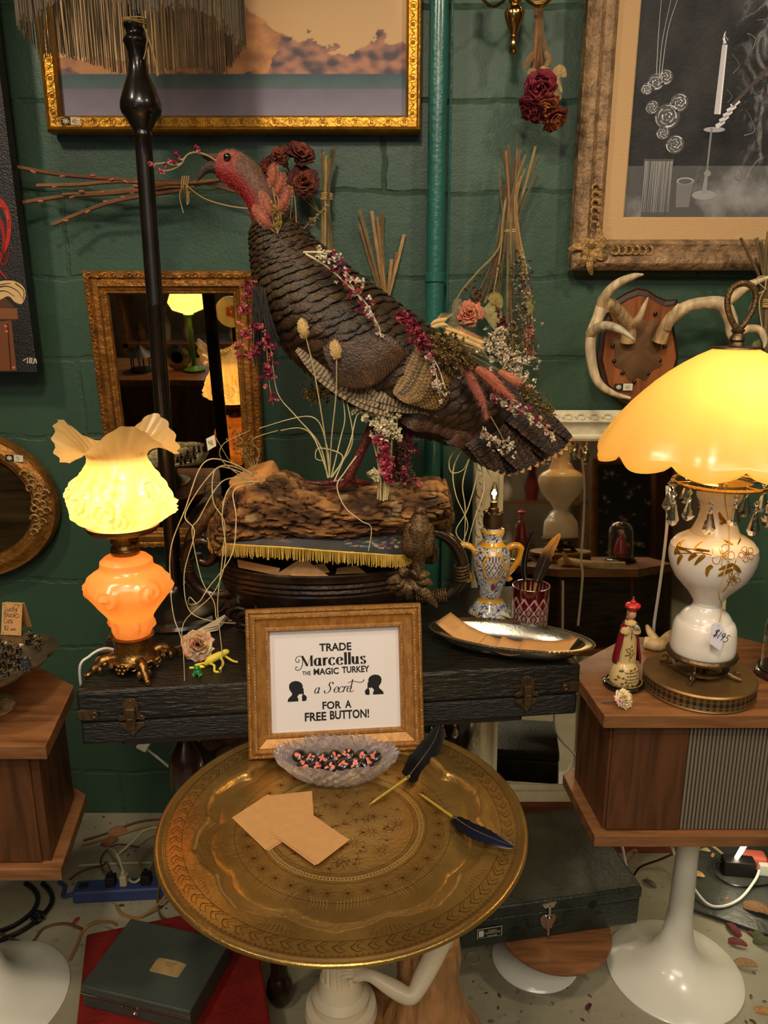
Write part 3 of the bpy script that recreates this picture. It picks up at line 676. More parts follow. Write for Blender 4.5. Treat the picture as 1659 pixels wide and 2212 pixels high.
# cut glass dish
M['crystal'] = mat('cut_crystal', (245, 245, 250), .04, trans=1, ior=1.52); M['cutglass'] = mat('hazy_cut_glass', (244, 242, 248), .06, trans=.88, ior=1.5, bump=.5, bs=170, bdist=.003)
bc = V((-.0855, 1.218, TZ + .001)); NB = 96
def dish(k, r, z, out=0):
    a = 2*pi*k/NB
    ser = 1 + .032*(1 if k % 2 else -1)
    sc2 = .0045*abs(sin(a*4))
    x, y = .106*r*cos(a)*(1 + .04*abs(cos(a))**6), .058*r*sin(a)
    return bc + V((x*ser if out == 2 else x, y*ser if out == 2 else y, z + (sc2 + (.0042 if k % 2 else 0) if out == 2 else 0)))
mb = MB(); prof = [(.50, 0, 0), (.62, .004, 1), (.72, .012, 1), (.80, .020, 1), (.88, .030, 1), (.95, .038, 1), (1.0, .046, 2), (.955, .045, 2), (.88, .036, 0), (.78, .022, 0), (.66, .010, 0), (.5, .006, 0), (.02, .006, 0)]
rings = []
for i, (r, z, o) in enumerate(prof):
    rings.append([dish(k, r*(1 + (.045*(1 if (k//2 + i) % 2 else -1) if o == 1 else 0)), z, o) for k in range(NB)])
rings = [[bc + V((0, 0, 0)) + (q - bc)*.04 for q in rings[0]]] + rings
mb.loft(rings, caps=False)
dishT = thing('crystal_dish', 'boat shaped cut glass dish full of button badges at the front of the sign', 'dish', bc)
mb.build('glass_boat', M['cutglass'], dishT, smooth=False)
M['badge'] = mat('glossy_badge', attr=True, rough=.25, coat=.5)
bt = None; rb = random.Random(11)
bpos = [(-.068, .012), (-.048, .006), (-.024, .010), (-.004, .016), (.020, .014), (.044, .014), (.068, .010), (-.058, -.016), (-.034, -.020), (-.010, -.018), (.012, -.014), (.034, -.016), (.056, -.012)]
blab = ['left end of the back row', 'second from the left in the back row', 'third from the left in the back row', 'middle of the back row', 'third from the right in the back row', 'second from the right in the back row', 'right end of the back row', 'left end of the front row', 'second from the left in the front row', 'third from the left in the front row', 'third from the right in the front row', 'second from the right in the front row', 'right end of the front row']
for i, (x, y) in enumerate(bpos):
    mb = MB(); tilt = MX.Rotation(rb.uniform(.3, .8), 3, 'X') @ MX.Rotation(rb.uniform(-.4, .4), 3, 'Y')
    c = bc + V((x, y, .030 + rb.uniform(0, .006)))
    mb.T = MX.Translation(c) @ tilt.to_4x4()
    mb.lathe([(0, -.002), (.0125, -.002), (.0132, 0), (.0122, .0022), (.009, .0042), (.005, .0052), (0, .0055)], n=24, col=C((26, 20, 18)))
    for j in range(4):
        a = rb.uniform(0, 6.28); q = rb.uniform(.002, .007)
        mb.ell((q*cos(a), q*sin(a), .0056 - q*.22), (.0048, .0028, .0014), 8, 4, col=C((214, 110, 92)), M=MX.Rotation(a, 3, 'Z'))
    tag(mb.build('button_badge', M['badge'], loc=c), 'black pink badge in glass dish, ' + blab[i], 'badge', 'badges in the glass dish')
# feather pens
M['feather'] = mat('black_feather', attr=True, rough=.7, spec=.15, var=.25, vs=60)
M['penbrass'] = mat('yellow_pen', (196, 168, 70), .3, metal=.5)
M['silver'] = mat('silver_ferrule', (200, 196, 186), .2, metal=1)
def vane(mb, pts, width, nrm, cols, n=26, notch=0, taper=.75, rn=R, bulge=.16):   # feather blade along a curve; nrm faces the viewer
    c = bez(pts, max(2, n//(len(pts) - 1))); m = len(c); nrm = V(nrm).normalized()
    vs, cs = [], []
    for i, p in enumerate(c):
        t = i/(m - 1); d = (c[min(i + 1, m - 1)] - c[max(i - 1, 0)]).normalized(); s = d.cross(nrm).normalized()
        w = width*(sin(pi*min(1, .06 + t*.94)**taper) ** .6 if t < 1 else 0)*(.85 + .15*t)
        jl, jr = (rn.uniform(.88, 1.04), rn.uniform(.88, 1.04)) if notch else (1, 1)
        vs += [p - s*w*jl - d*w*.1, p - s*w*.5 + nrm*w*bulge*.62, p + nrm*w*bulge, p + s*w*.5 + nrm*w*bulge*.62, p + s*w*jr - d*w*.1]
        cc = cols(t); cs += [cc[1], cc[0], cc[2] if len(cc) > 2 else cc[0], cc[0], cc[1]]
    fs = [(i*5 + j, i*5 + j + 1, i*5 + j + 6, i*5 + j + 5) for i in range(m - 1) for j in range(4)]
    mb.add(vs, fs, cs); return c
def quill(label, tip, fer, path, width, nrm, cols, group=None, name='feather_pen'):
    t = thing(name, label, 'pen', tip, group)
    tip, fer = V(tip), V(fer); d = (fer - tip).normalized()
    MB().tube([tip, tip + d*.006, tip + d*.012, fer - d*.002], [.0004, .0012, .0024, .0027], 10).build('pen_barrel', M['penbrass'], t)
    MB().tube([fer - d*.004, fer, fer + d*.005], [.0034, .0036, .0030], 10).build('ferrule', M['silver'], t)
    fm_ = MB(); c = vane(fm_, [fer] + [V(p) for p in path], width, nrm, cols, 30, 1)
    f = fm_.build('feather_vane', M['feather'], t)
    MB().tube([p + V(nrm).normalized()*width*.17 for p in c[:-2]], [.0011*(1 - i/len(c)) + .0002 for i in range(len(c) - 2)], 5, col=C((90, 82, 74))).build('quill_shaft', M['feather'], f)
    return t
BK = C((9, 8, 9)); BL = C((14, 16, 40)); TIP = C((150, 130, 122))
quill('black feather pen leaning against the sign with its plume standing up', PZ(798, 1738, TZ + .003), PZ(880, 1680, TZ + .012), [P(905, 1648, 1.255), P(935, 1605, 1.28), P(950, 1566, 1.30)], .024, (.1, -1, .9), lambda t: (BK, mixc(BK, C((36, 30, 26)), t)))
quill('black feather pen with a blue sheen and pale tip lying on the brass tray', PZ(903, 1712, TZ + .003), PZ(982, 1768, TZ + .008), [PZ(1015, 1790, TZ + .022), PZ(1062, 1812, TZ + .026), PZ(1110, 1831, TZ + .024)], .0165, (.0, -.35, 1), lambda t: (mixc(BK, BL, min(1, t*1.3)), mixc(mixc(BK, BL, t), TIP, max(0, (t - .72)/.28))))
# ================================================================ plant + blossom helpers
M['plant'] = mat('dried_plant', attr=True, rough=.8, var=.25, vs=50, sheen=.2)
M['petal'] = mat('dried_petal', attr=True, rough=.75, var=.3, vs=120, bump=.3, bs=200)
rp = random.Random(21)
def blossom(mb, p, s, col, n=9, rn=rp):         # small ruffled everlasting flower
    p = V(p)
    for i in range(n):
        d = V((rn.gauss(0, 1), rn.gauss(0, 1), rn.gauss(0, 1))).normalized(); o = d.orthogonal().normalized()
        o = MX.Rotation(rn.uniform(0, 6.3), 3, d) @ o; q = d.cross(o)
        k = rn.uniform(.7, 1.25); c = tuple(x*k for x in col); l = s*rn.uniform(.7, 1.15)
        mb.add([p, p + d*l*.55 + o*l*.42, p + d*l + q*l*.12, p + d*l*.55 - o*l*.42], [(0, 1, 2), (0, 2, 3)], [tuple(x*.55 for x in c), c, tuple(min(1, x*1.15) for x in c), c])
def spray(name, label, cat, stems, heads, r=.0009, scol=(150, 128, 84), group=None, leaves=()):   # stems: paths; heads: (pos, size, rgb)
    base = V(stems[0][0]); t = thing(name, label, cat, base, group)
    mb = MB()
    for i, s in enumerate(stems):
        c = bez(s, 6); k = rp.uniform(.75, 1.25); cc = tuple(x*k for x in C(scol))
        mb.tube(c, [r*1.15 - r*.45*j/len(c) for j in range(len(c))], 5, cc)
    mb.build('stems', M['plant'], t)
    if heads:
        mb = MB()
        for p, s, c in heads: blossom(mb, p, s, C(c))
        mb.build('blossoms', M['petal'], t, smooth=False)
    for pts, w, c in leaves:
        mb = MB(); vane(mb, pts, w, (0, -1, .2), lambda tt: (C(c), tuple(x*.8 for x in C(c))), 12, 1, rn=rp); mb.build('leaf', M['petal'], t)
    return t
def rose(mb, c, s, axis, cin, cout, rn, layers=6, openness=.55):
    Mx = aim(axis); c = V(c)
    for k in range(layers):
        f = (k + 1)/layers; npet = 3 + k//2
        for j in range(npet):
            a0 = 2*pi*(j + .37*k)/npet + rn.uniform(-.25, .25); span = 2*pi/npet*.75; h = s*(.95 + .12*rn.uniform(-1, 1) - .25*f*f)
            col = tuple(x*rn.uniform(.75, 1.2) for x in mixc(C(cin), C(cout), f))
            vs, cs = [], []
            for v in range(5):
                for u in range(6):
                    uu = u/5*2 - 1; vv = v/4
                    r = s*(.10 + .62*f*vv**.7 + openness*.35*f*vv**3) + rn.uniform(-.09, .09)*s*(.3 + vv)
                    a = a0 + span*uu*(.55 + .45*sin(pi*(.15 + .7*vv)))
                    z = -s*.45 + h*vv*(1 - .18*uu*uu) - s*.25*openness*f*max(0, vv - .7)/.3 + rn.uniform(-.10, .10)*s*(.3 + vv)
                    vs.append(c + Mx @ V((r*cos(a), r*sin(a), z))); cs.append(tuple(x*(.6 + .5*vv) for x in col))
            mb.add(vs, [(v*6 + u, v*6 + u + 1, v*6 + u + 7, v*6 + u + 6) for v in range(4) for u in range(5)], cs)
# ================================================================ glass shaded table lamp, left
def shade_mat(name, col, tr=.6, attr=False):
    m = bpy.data.materials.new(name); m.use_nodes = True; n, L = m.node_tree.nodes, m.node_tree.links
    out = n['Material Output']; n.remove(n['Principled BSDF'])
    df = n.new('ShaderNodeBsdfDiffuse'); tl = n.new('ShaderNodeBsdfTranslucent'); gl = n.new('ShaderNodeBsdfGlossy')
    df.inputs[0].default_value = (*C(col), 1); tl.inputs[0].default_value = (*C(col), 1); gl.inputs['Roughness'].default_value = .25
    if attr: at = n.new('ShaderNodeAttribute'); at.attribute_name = 'Col'; L.new(at.outputs[0], df.inputs[0]); L.new(at.outputs[0], tl.inputs[0])
    m1 = n.new('ShaderNodeMixShader'); m1.inputs[0].default_value = tr; L.new(df.outputs[0], m1.inputs[1]); L.new(tl.outputs[0], m1.inputs[2])
    m2 = n.new('ShaderNodeMixShader'); m2.inputs[0].default_value = .06; L.new(m1.outputs[0], m2.inputs[1]); L.new(gl.outputs[0], m2.inputs[2])
    L.new(m2.outputs[0], out.inputs[0]); return m
M['shade_y'] = shade_mat('amber_satin_glass', (255, 226, 150), .6, True)
M['shade_o'] = shade_mat('orange_satin_glass', (255, 190, 104), .5, True)
M['brass_old'] = mat('aged_brass', (150, 112, 62), .34, metal=.95, var=.4, vs=40, bump=.25, bs=120)
c, pr = lpx(293, 1440, 0, [(1137, 62), (1130, 72), (1120, 92), (1108, 104), (1090, 108), (1072, 107), (1055, 101), (1040, 92), (1025, 82), (1010, 72), (996, 64), (985, 62), (972, 66), (960, 74), (950, 82), (943, 88), (938, 92)], CZ1)
LC = c.copy()
lt = thing('glass_table_lamp', 'lit amber satin glass lamp with ruffled rose shade, standing on the black case at left', 'lamp', (c.x, c.y, CZ1))
rl = random.Random(4)
roses = [(rl.uniform(-.3, .3) + 2*pi*k/11, pr[3 + k % 4][1] + (-.014 if k % 2 else .022), .030 if k % 2 else .034) for k in range(11)]
def dense(pr, k=3):
    out = []
    for (a, b), (c_, d) in zip(pr[:-1], pr[1:]): out += [(a + (c_ - a)*i/k, b + (d - b)*i/k) for i in range(k)]
    return out + [pr[-1]]
pd = dense(pr)
HT = []
def smod(i, a, r, z):
    w = max(0, (i - 32)/16.0) if len(pd) > 40 else 0
    w = min(1, w)
    h = 0
    if w < .1:
        for ra, rz, rs_ in roses:
            da = (a - ra + pi) % (2*pi) - pi; dx, dz = da*.10, z - rz; d = math.hypot(dx, dz)/rs_
            if d < 1: h += .013*(1 - d*d)*(.6 + .4*cos(d*15 - math.atan2(dz, dx)))
        h += .0026*sin(a*9 + z*130 + 2*sin(a*4))*sin(a*6 - z*190)
        h *= min(1, i/5.0)*min(1, max(0, 30 - i)/6)
    rr_ = r + h + w*w*.016 + w*.0034*cos(26*a) - w*w*.006*cos(3*a + pi)
    HT.append(h)
    return rr_ + w*w*.012, z + w*w*.031*cos(3*a + pi) + w*.001*sin(26*a) - w**3*.004
mb = MB(); mb.lathe(pd, c, 120, mod=smod, caps=False)
mb.c = [mixc(C((236, 186, 92)), C((255, 240, 190)), max(0, min(1, .42 + (h - HT[i - 1])*190 + h*30))) for i, h in enumerate(HT)]   # petal relief shading painted into the glass colour, following slope and height
sh_ = mb.build('glass_shade', M['shade_y'], lt)
c2, pb = lpx(293, 1440, 0, [(1372, 36), (1362, 41), (1345, 44), (1332, 45), (1318, 55), (1302, 68), (1284, 80), (1268, 86), (1252, 84), (1238, 76), (1228, 60), (1222, 56), (1210, 55), (1202, 46), (1196, 30), (1194, 27)], CZ1)
pbd = dense(pb)
ro2 = [(2*pi*k/6 + .3, pb[7][1] + (.004 if k % 2 else -.003), .03) for k in range(6)] + [(2*pi*k/6, pb[2][1], .016) for k in range(6)]
def bmod(i, a, r, z):
    h = 0
    for ra, rz, rs_ in ro2:
        da = (a - ra + pi) % (2*pi) - pi; dx, dz = da*.075, z - rz; d = math.hypot(dx, dz)/rs_
        if d < 1: h += .009*(1 - d*d)*(.7 + .3*cos(d*11 - math.atan2(dz, dx)))
    HT.append(h); return r + h*min(1, i/3)*(1 if i < 30 else 0), z
HT.clear(); mb = MB(); mb.lathe(pbd, c, 110, mod=bmod, caps=False); mb.c = [mixc(C((250, 168, 84)), C((255, 206, 130)), max(0, min(1, .45 + (h - HT[i - 1])*160))) for i, h in enumerate(HT)]; mb.build('glass_font', M['shade_o'], lt)  # relief shading of the roses painted into the font colour by slope
zg = pr[0][1]
bm = MB(); bm.lathe([(.020, zg - .055), (.026, zg - .052), (.027, zg - .044), (.024, zg - .040), (.022, zg - .034), (.0255, zg - .030), (.0255, zg - .014), (.028, zg - .011), (.062, zg - .007), (.066, zg - .002), (.066, zg + .004), (.060, zg + .002), (.02, zg)], c, 36)
bm.lathe([(.025, pb[-1][1] - .004), (.027, pb[-1][1] + .004), (.024, pb[-1][1] + .008), (.026, pb[-1][1] + .012), (.025, zg - .050), (.012, zg - .045)], c, 30)
bm.build('burner_gallery', M['brass_old'], lt)
MB().tube([V((c.x + .02, c.y - .016, zg - .028)), V((c.x + .034, c.y - .026, zg - .028))], [.003, .005], 10).build('wick_key', M['brass_old'], lt)
zf = pb[0][1]
bm = MB(); bm.lathe([(.044, CZ1 + .020), (.042, CZ1 + .028), (.036, CZ1 + .034), (.034, CZ1 + .042), (.038, zf - .006), (.041, zf + .002), (.034, zf + .004), (.01, zf + .003)], c, 36)
bm.lathe([(.02, CZ1 + .018), (.046, CZ1 + .018), (.048, CZ1 + .022), (.044, CZ1 + .026)], c, 36); bm.build('base_collar', M['brass_old'], lt)
for k in range(4):
    a = -pi/2 + .55 + k*pi/2; d = V((cos(a), sin(a), 0)); s = V((-sin(a), cos(a), 0))
    fm2 = MB()
    fm2.tube(bez([V((c.x, c.y, CZ1 + .026)) + d*.036, V((c.x, c.y, CZ1 + .028)) + d*.056, V((c.x, c.y, CZ1 + .016)) + d*.074, V((c.x, c.y, CZ1 + .0055)) + d*.088, V((c.x, c.y, CZ1 + .005)) + d*.096], 5), [.010]*8 + [.008]*5 + [.0055]*5 + [.004]*3, 10)
    for sg_ in (-1, 1):                         # scrolls either side
        o = V((c.x, c.y, CZ1 + .020)) + d*.050 + s*sg_*.016
        fm2.tube([o + s*sg_*(.010*cos(q) * (1 - q/9)) + V((0, 0, .010*sin(q)*(1 - q/9))) for q in [i*.45 for i in range(14)]], [.0034 - .00015*i for i in range(14)], 7)
        fm2.ell(V((c.x, c.y, CZ1 + .012)) + d*.068 + s*sg_*.009, (.006, .006, .009), 8, 6)
        fm2.ell(V((c.x, c.y, CZ1 + .022)) + d*.058 + s*sg_*.006, (.006, .006, .006), 8, 6)
    fm2.build('scroll_foot', M['brass_old'], lt)
    a2 = a + pi/4; d2 = V((cos(a2), sin(a2), 0)); g = MB()
    for q in range(6):
        g.ell(V((c.x, c.y, CZ1 + .016)) + d2*.050 + V((-d2.y, d2.x, 0))*.008*cos(q*pi/3) + V((0, 0, .008*sin(q*pi/3))), (.005, .005, .004), 8, 5)
    g.ell(V((c.x, c.y, CZ1 + .016)) + d2*.053, .004, 8, 5); g.build('cast_flower', M['brass_old'], lt)
lamp('shade_bulb', 'POINT', (c.x, c.y, pr[4][1] - .004), LAMP_L, (1, .76, .40), .022, parent=lt)
lamp('font_bulb', 'POINT', (c.x, c.y, pb[6][1]), LAMP_L*.2, (1, .58, .22), .015, parent=lt)
cdm = MB(); cdm.tube(bez([V((c.x - .03, c.y + .03, CZ1 + .01)), V((c.x - .075, c.y + .055, CZ1 + .014)), V((c.x - .105, c.y + .04, CZ1 + .004)), V((c.x - .125, c.y + .03, CZ1 - .03)), V((c.x - .127, c.y + .06, CZ1 - .2))], 8), .0028, 8)
M['whiteplastic'] = mat('white_plastic', (224, 220, 208), .4)
cdm.build('power_cord', M['whiteplastic'], lt)
# ================================================================ tall fringed lamp
M['blackmetal'] = mat('black_bronze_lamp', (30, 23, 18), .28, metal=.35, coat=.5, var=.5, vs=14, spec=.6)
fx, fy = -.48, 1.66
fl = thing('fringed_floor_lamp', 'tall dark turned lamp with long black and gold fringe around its shade', 'lamp', (fx, fy, CZ1))
_, pp = lpx(378, 1265, fy, [(300, 18), (297, 20), (292, 21), (286, 19), (280, 20), (272, 25), (262, 29), (254, 35), (246, 41), (236, 44), (222, 43), (205, 38), (185, 32), (160, 22), (135, 19), (115, 19.5), (100, 24), (92, 28), (86, 27), (80, 22), (72, 20), (64, 22), (58, 25), (53, 24), (50, 14), (0, 13)])
pole = [(.020, .868), (.0185, .872), (.0178, 1.0), (.0175, 1.2), (.0182, 1.203), (.0175, 1.208), (.0172, 1.49), (.018, 1.492), (.0172, 1.496), (.0168, 1.78)] + pp + [(.010, 2.32), (0, 2.32)]
MB().lathe(pole, (fx, fy, 0), 36).build('pole', M['blackmetal'], fl)
MB().lathe([(.001, CZ1), (.122, CZ1), (.126, CZ1 + .006), (.122, CZ1 + .013), (.108, CZ1 + .017), (.106, CZ1 + .022), (.098, CZ1 + .026), (.074, CZ1 + .034), (.052, CZ1 + .046), (.036, CZ1 + .058), (.026, CZ1 + .066), (.0235, CZ1 + .074), (.001, CZ1 + .076)], (fx, fy, 0), 56).build('round_base', M['blackmetal'], fl)
M['shadecloth'] = mat('dark_shade_cloth', (38, 28, 20), .85)
MB().lathe([(.205, 2.185), (.20, 2.30), (.16, 2.42), (.10, 2.50), (.098, 2.50), (.157, 2.418), (.197, 2.298), (.202, 2.185)], (fx, fy, 0), 48, caps=False).build('lamp_shade', M['shadecloth'], fl)
MB().lathe([(.003, 2.31), (.009, 2.32), (.009, 2.46), (.101, 2.495), (.101, 2.498), (.003, 2.50)], (fx, fy, 0), 24).build('shade_spider', M['blackmetal'], fl)
fr = MB(); rf_ = random.Random(8); NS = 620
for k in range(NS):
    a = 2*pi*k/NS; rr_ = .204 + rf_.uniform(-.006, .004); scal = 1.985 + .022*abs(sin(a*3 + .5)) - .012 + rf_.uniform(-.006, .006)
    x, y = fx + rr_*cos(a), fy + rr_*sin(a); dx = rf_.uniform(-.004, .004)
    g = rf_.uniform(.6, 1.3); c1 = tuple(v*g for v in C((30, 24, 18))); c2_ = tuple(v*g for v in C((100, 84, 60)))
    fr.tube([(x, y, 2.2), (x + dx*.5, y, 2.1), (x + dx, y + dx*.6, scal)], [.0010, .0011, .0009], 4, [c1]*4 + [mixc(c1, c2_, .5)]*4 + [c2_]*4)
fo = fr.build('fringe', M['plant'], fl); fo['kind'] = 'stuff'
M['twine'] = mat('jute_twine', (190, 156, 96), .85)
tw = MB(); zt_ = P(290, 52, fy).z
for k in range(3): tw.tube([(fx + .022*cos(q), fy + .022*sin(q), zt_ + .003*k + .002*sin(q*2 + k)) for q in [i*2*pi/20 for i in range(20)]], .0014, 6, closed=True)
for path in ([(283, 40), (281, 28), (280, 10), (278, -20)], [(308, 55), (318, 75), (315, 110), (310, 128)], [(310, 52), (322, 90), (335, 130), (340, 165)], [(312, 60), (325, 95), (338, 140), (343, 162)]):
    tw.tube(bez(PS(path, fy - .026), 6), .0013, 6)
tag(tw.build('twine_tie', M['twine'], loc=(fx, fy, zt_)), 'jute twine tied round the neck of the fringed lamp', 'twine')
lamp('fringe_lamp_bulb', 'POINT', (fx, fy, 2.20), LAMP_F, (1, .78, .5), .03, parent=fl)
# papers and a feather under the lamp foot
M['pale_paper'] = mat('aged_paper', (214, 204, 176), .7)
tg = MB(); tg.slab([P(452, 1275, 1.60), P(497, 1290, 1.585), P(482, 1299, 1.575), P(440, 1293, 1.58)], (0, 0, .0008)); 
g1 = tg.build('price_tag', M['pale_paper'], smooth=False); tag(g1, 'white price tag lying on the foot of the fringed lamp', 'price tag')
ww = MB(); write(ww, basis(P(456, 1294, 1.5795) + V((0, 0, .004)), (1, -.12, 0), (.1, .9, .35), (0, -.3, 1)), '125', 0, 0, .009, .0011); ww.build('handwriting', M['ink'], g1, smooth=False)
bf_ = MB(); vane(bf_, [PZ(455, 1352, CZ1 + .004), PZ(490, 1335, CZ1 + .012), PZ(540, 1300, CZ1 + .03)], .034, (0, -.5, 1), lambda t: (BK, BK), 20, 1)
tag(bf_.build('black_feather', M['feather']), 'broad black feather lying between the fringed lamp foot and the sign', 'feather')
pf = MB()
for k in range(3): pf.slab([PZ(420, 1372 - k*4, CZ1 + .002), PZ(470, 1362 - k*5, CZ1 + .006 + k*.005), PZ(494, 1335 - k*6, CZ1 + .014 + k*.006), PZ(455, 1345, CZ1 + .004)], (0, 0, .0006))
tag(pf.build('folded_paper', M['pale_paper'], smooth=False), 'curled pale paper sheets tucked under the fringed lamp foot', 'paper')
# ================================================================ small things at the left end of the case
rr3 = random.Random(17)
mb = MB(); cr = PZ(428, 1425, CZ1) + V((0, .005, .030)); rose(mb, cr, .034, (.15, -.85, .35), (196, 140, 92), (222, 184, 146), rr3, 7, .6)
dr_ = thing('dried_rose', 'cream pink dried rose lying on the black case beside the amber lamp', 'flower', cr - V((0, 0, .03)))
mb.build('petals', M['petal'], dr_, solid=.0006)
mb = MB(); mb.tube(bez([cr + V((-.012, .02, -.004)), cr + V((-.034, .016, -.008)), cr + V((-.062, .012, -.016)), cr + V((-.10, .02, -.024))], 5), .0024, 7, C((110, 62, 44))); mb.ell(cr + V((-.024, .014, -.004)), (.012, .009, .010), 8, 6, C((124, 72, 50)))
mb.build('stem', M['plant'], dr_)
M['greenglaze'] = mat('green_glaze', (44, 130, 56), .2, coat=.6); M['yellowrub'] = mat('yellow_rubber', (226, 206, 66), .45); M['black'] = mat('gloss_black', (10, 9, 9), .12, coat=.8)
fp = PZ(427, 1459, CZ1)
fg = thing('frog_figurine', 'tiny green glazed frog sitting on the black case in front of the dried rose', 'figurine', fp)
mb = MB(); mb.ell(fp + V((0, 0, .0075)), (.0075, .0065, .0075), 14, 10); mb.ell(fp + V((0, -.002, .0165)), (.0062, .0055, .0048), 12, 8)
for s in (-1, 1):
    mb.ell(fp + V((s*.0038, -.003, .0205)), .0023, 8, 6); mb.ell(fp + V((s*.0072, -.002, .003)), (.0034, .006, .003), 8, 6); mb.tube([fp + V((s*.004, -.006, .009)), fp + V((s*.0052, -.0085, .001))], .0016, 7)
mb.build('body', M['greenglaze'], fg)
mb = MB()
for s in (-1, 1): mb.ell(fp + V((s*.0040, -.0049, .021)), .0009, 6, 5)
mb.build('eyes', M['black'], fg)
yp = PZ(462, 1437, CZ1)
mb = MB(); mb.tube(bez([yp + V((.022, .012, .020)), yp + V((.012, .006, .019)), yp + V((-.006, -.002, .012)), yp + V((-.016, -.006, .004))], 5), lerpl([.0045, .0075, .0085, .004], 16), 10)
mb.ell(yp + V((.022, .012, .023)), (.008, .007, .0055), 10, 8)
for pth in ([(-.012, .0, .006), (-.034, -.008, .004), (-.016, -.013, .003), (-.044, -.016, .002)], [(-.006, -.006, .006), (.006, -.022, .010), (.008, -.030, .002), (.017, -.034, .002)], [(.014, .002, .016), (.022, -.014, .010), (.016, -.024, .002)], [(.018, .012, .016), (.036, .004, .008), (.046, .006, .004)]):
    mb.tube(bez([yp + V(q) for q in pth], 4), .0024, 7)
tag(mb.build('rubber_frog', M['yellowrub']), 'yellow rubber frog sprawled on the black case right of the dried rose', 'figurine')
# ================================================================ dark footed bowl with cast birds
M['resin'] = mat('dark_bronze_resin', (58, 42, 30), .32, metal=.55, var=.5, vs=22, coat=.35, bump=.15, bs=90)
M['birdbronze'] = mat('speckled_bronze', (104, 82, 54), .42, metal=.75, var=.6, vs=140, bump=.7, bs=260, bdist=.004)
YB = 1.58
bx = P(690, 1205, YB).x
bw = thing('footed_bowl', 'large dark oval bowl with loop handles and two cast birds on its right rim', 'bowl', (bx, YB, CZ1))
mb = MB(); NR = 72
def oring(s, z, sy_=None, wob=0): return [V((bx + .217*s*cos(2*pi*k/NR), YB + .125*(sy_ or s)*sin(2*pi*k/NR), z)) for k in range(NR)]
mb.loft([oring(s, z) for s, z in ((.50, .8035), (.55, .806), (.56, .815), (.66, .832), (.80, .858), (.90, .884), (.955, .904), (.975, .915), (.965, .919), (.99, .925), (.972, .931), (1.0, .937), (.982, .943), (1.008, .949), (1.0, .956), (1.012, .962), (.985, .965), (.955, .960), (.90, .93), (.70, .87), (.3, .845), (.02, .845))])
mb.build('bowl_body', M['resin'], bw, ang=30)
def hpath(pts, yy): return bez(PS(pts, yy), 8)
hm_ = MB(); hm_.tube(hpath([(872, 1200), (888, 1165), (925, 1148), (965, 1160), (993, 1195), (1000, 1235), (985, 1270), (950, 1290), (905, 1292), (868, 1296)], YB), .0125, 14)
hm_.tube(hpath([(912, 1172), (935, 1185), (935, 1208), (915, 1212)], YB - .01), lerpl([.009, .011, .010, .005], 25), 10)
hR = hm_.build('handle', M['resin'], bw)
wm = MB()
for (a, b, n_) in (((997, 1222), (999, 1250), 5), ((900, 1292), (962, 1287), 13)):
    for k in range(n_):
        t = k/(n_ - 1); q = P(a[0] + (b[0] - a[0])*t, a[1] + (b[1] - a[1])*t, YB); ax = P(*b, YB) - P(*a, YB); Mx = aim(ax)
        wm.tube([q + Mx @ V((.0155*cos(u), .0155*sin(u), .001*sin(u*2))) for u in [i*2*pi/18 for i in range(18)]], .0028, 6, closed=True)
wm.build('vine_binding', M['birdbronze'], hR)
hm_ = MB(); hm_.tube(hpath([(505, 1280), (468, 1285), (432, 1272), (408, 1240), (402, 1205), (410, 1180), (432, 1168), (455, 1178), (462, 1200), (450, 1215), (430, 1210), (428, 1195)], YB), lerpl([.014, .0135, .0125, .011, .008], 89), 12)
hL = hm_.build('handle', M['resin'], bw)
hm_ = MB(); hm_.tube(hpath([(404, 1195), (415, 1160), (445, 1118), (480, 1078)], YB + .01), lerpl([.010, .014, .017, .015], 25), 12); hm_.build('vine_stub', M['birdbronze'], hL)
wm = MB()
for k in range(5):
    q = P(403 + k*.7, 1208 + k*6, YB); wm.tube([q + V((.0135*cos(u), .0135*sin(u), .001)) for u in [i*2*pi/16 for i in range(16)]], .0026, 6, closed=True)
wm.build('vine_binding', M['birdbronze'], hL)
orn = MB(); ro = random.Random(2)
for k in range(9):                              # scrolling acanthus on the front
    a = -pi/2 + (k - 4)*.29; x0, y0 = bx + .19*cos(a), YB + .112*sin(a)*1.0 - .004
    s = 1 if k % 2 else -1
    pts = [V((x0 + s*.026*cos(q)*(1 - q/11) - s*.005, y0 - .004 + .03*abs(k - 4)/9*0, .852 + .020*sin(q)*(1 - q/11))) for q in [i*.5 for i in range(15)]]
    orn.tube(pts, lerpl([.007, .006, .004, .003], 15), 8)
    for j in range(3): orn.ell((x0 + s*(.018 - j*.012), y0 - .004, .838 - j*.006), (.010, .005, .006), 8, 6)
orn.build('acanthus_scroll', M['resin'], bw)
for j in range(10):                             # cast leaves under the near bird
    mb = MB(); a = P(885, 1248, 1.47); e = P([835, 842, 858, 905, 928, 935, 880, 862, 915, 945][j], [1258, 1275, 1290, 1238, 1240, 1262, 1296, 1230, 1290, 1312][j], 1.455)
    vane(mb, [a, (a + e)/2 + V((0, -.012, .006)), e], .013, (0, -1, .3), lambda t: ((1, 1, 1), (1, 1, 1)), 12, 1); mb.build('cast_leaf', M['birdbronze'], bw, solid=.003)
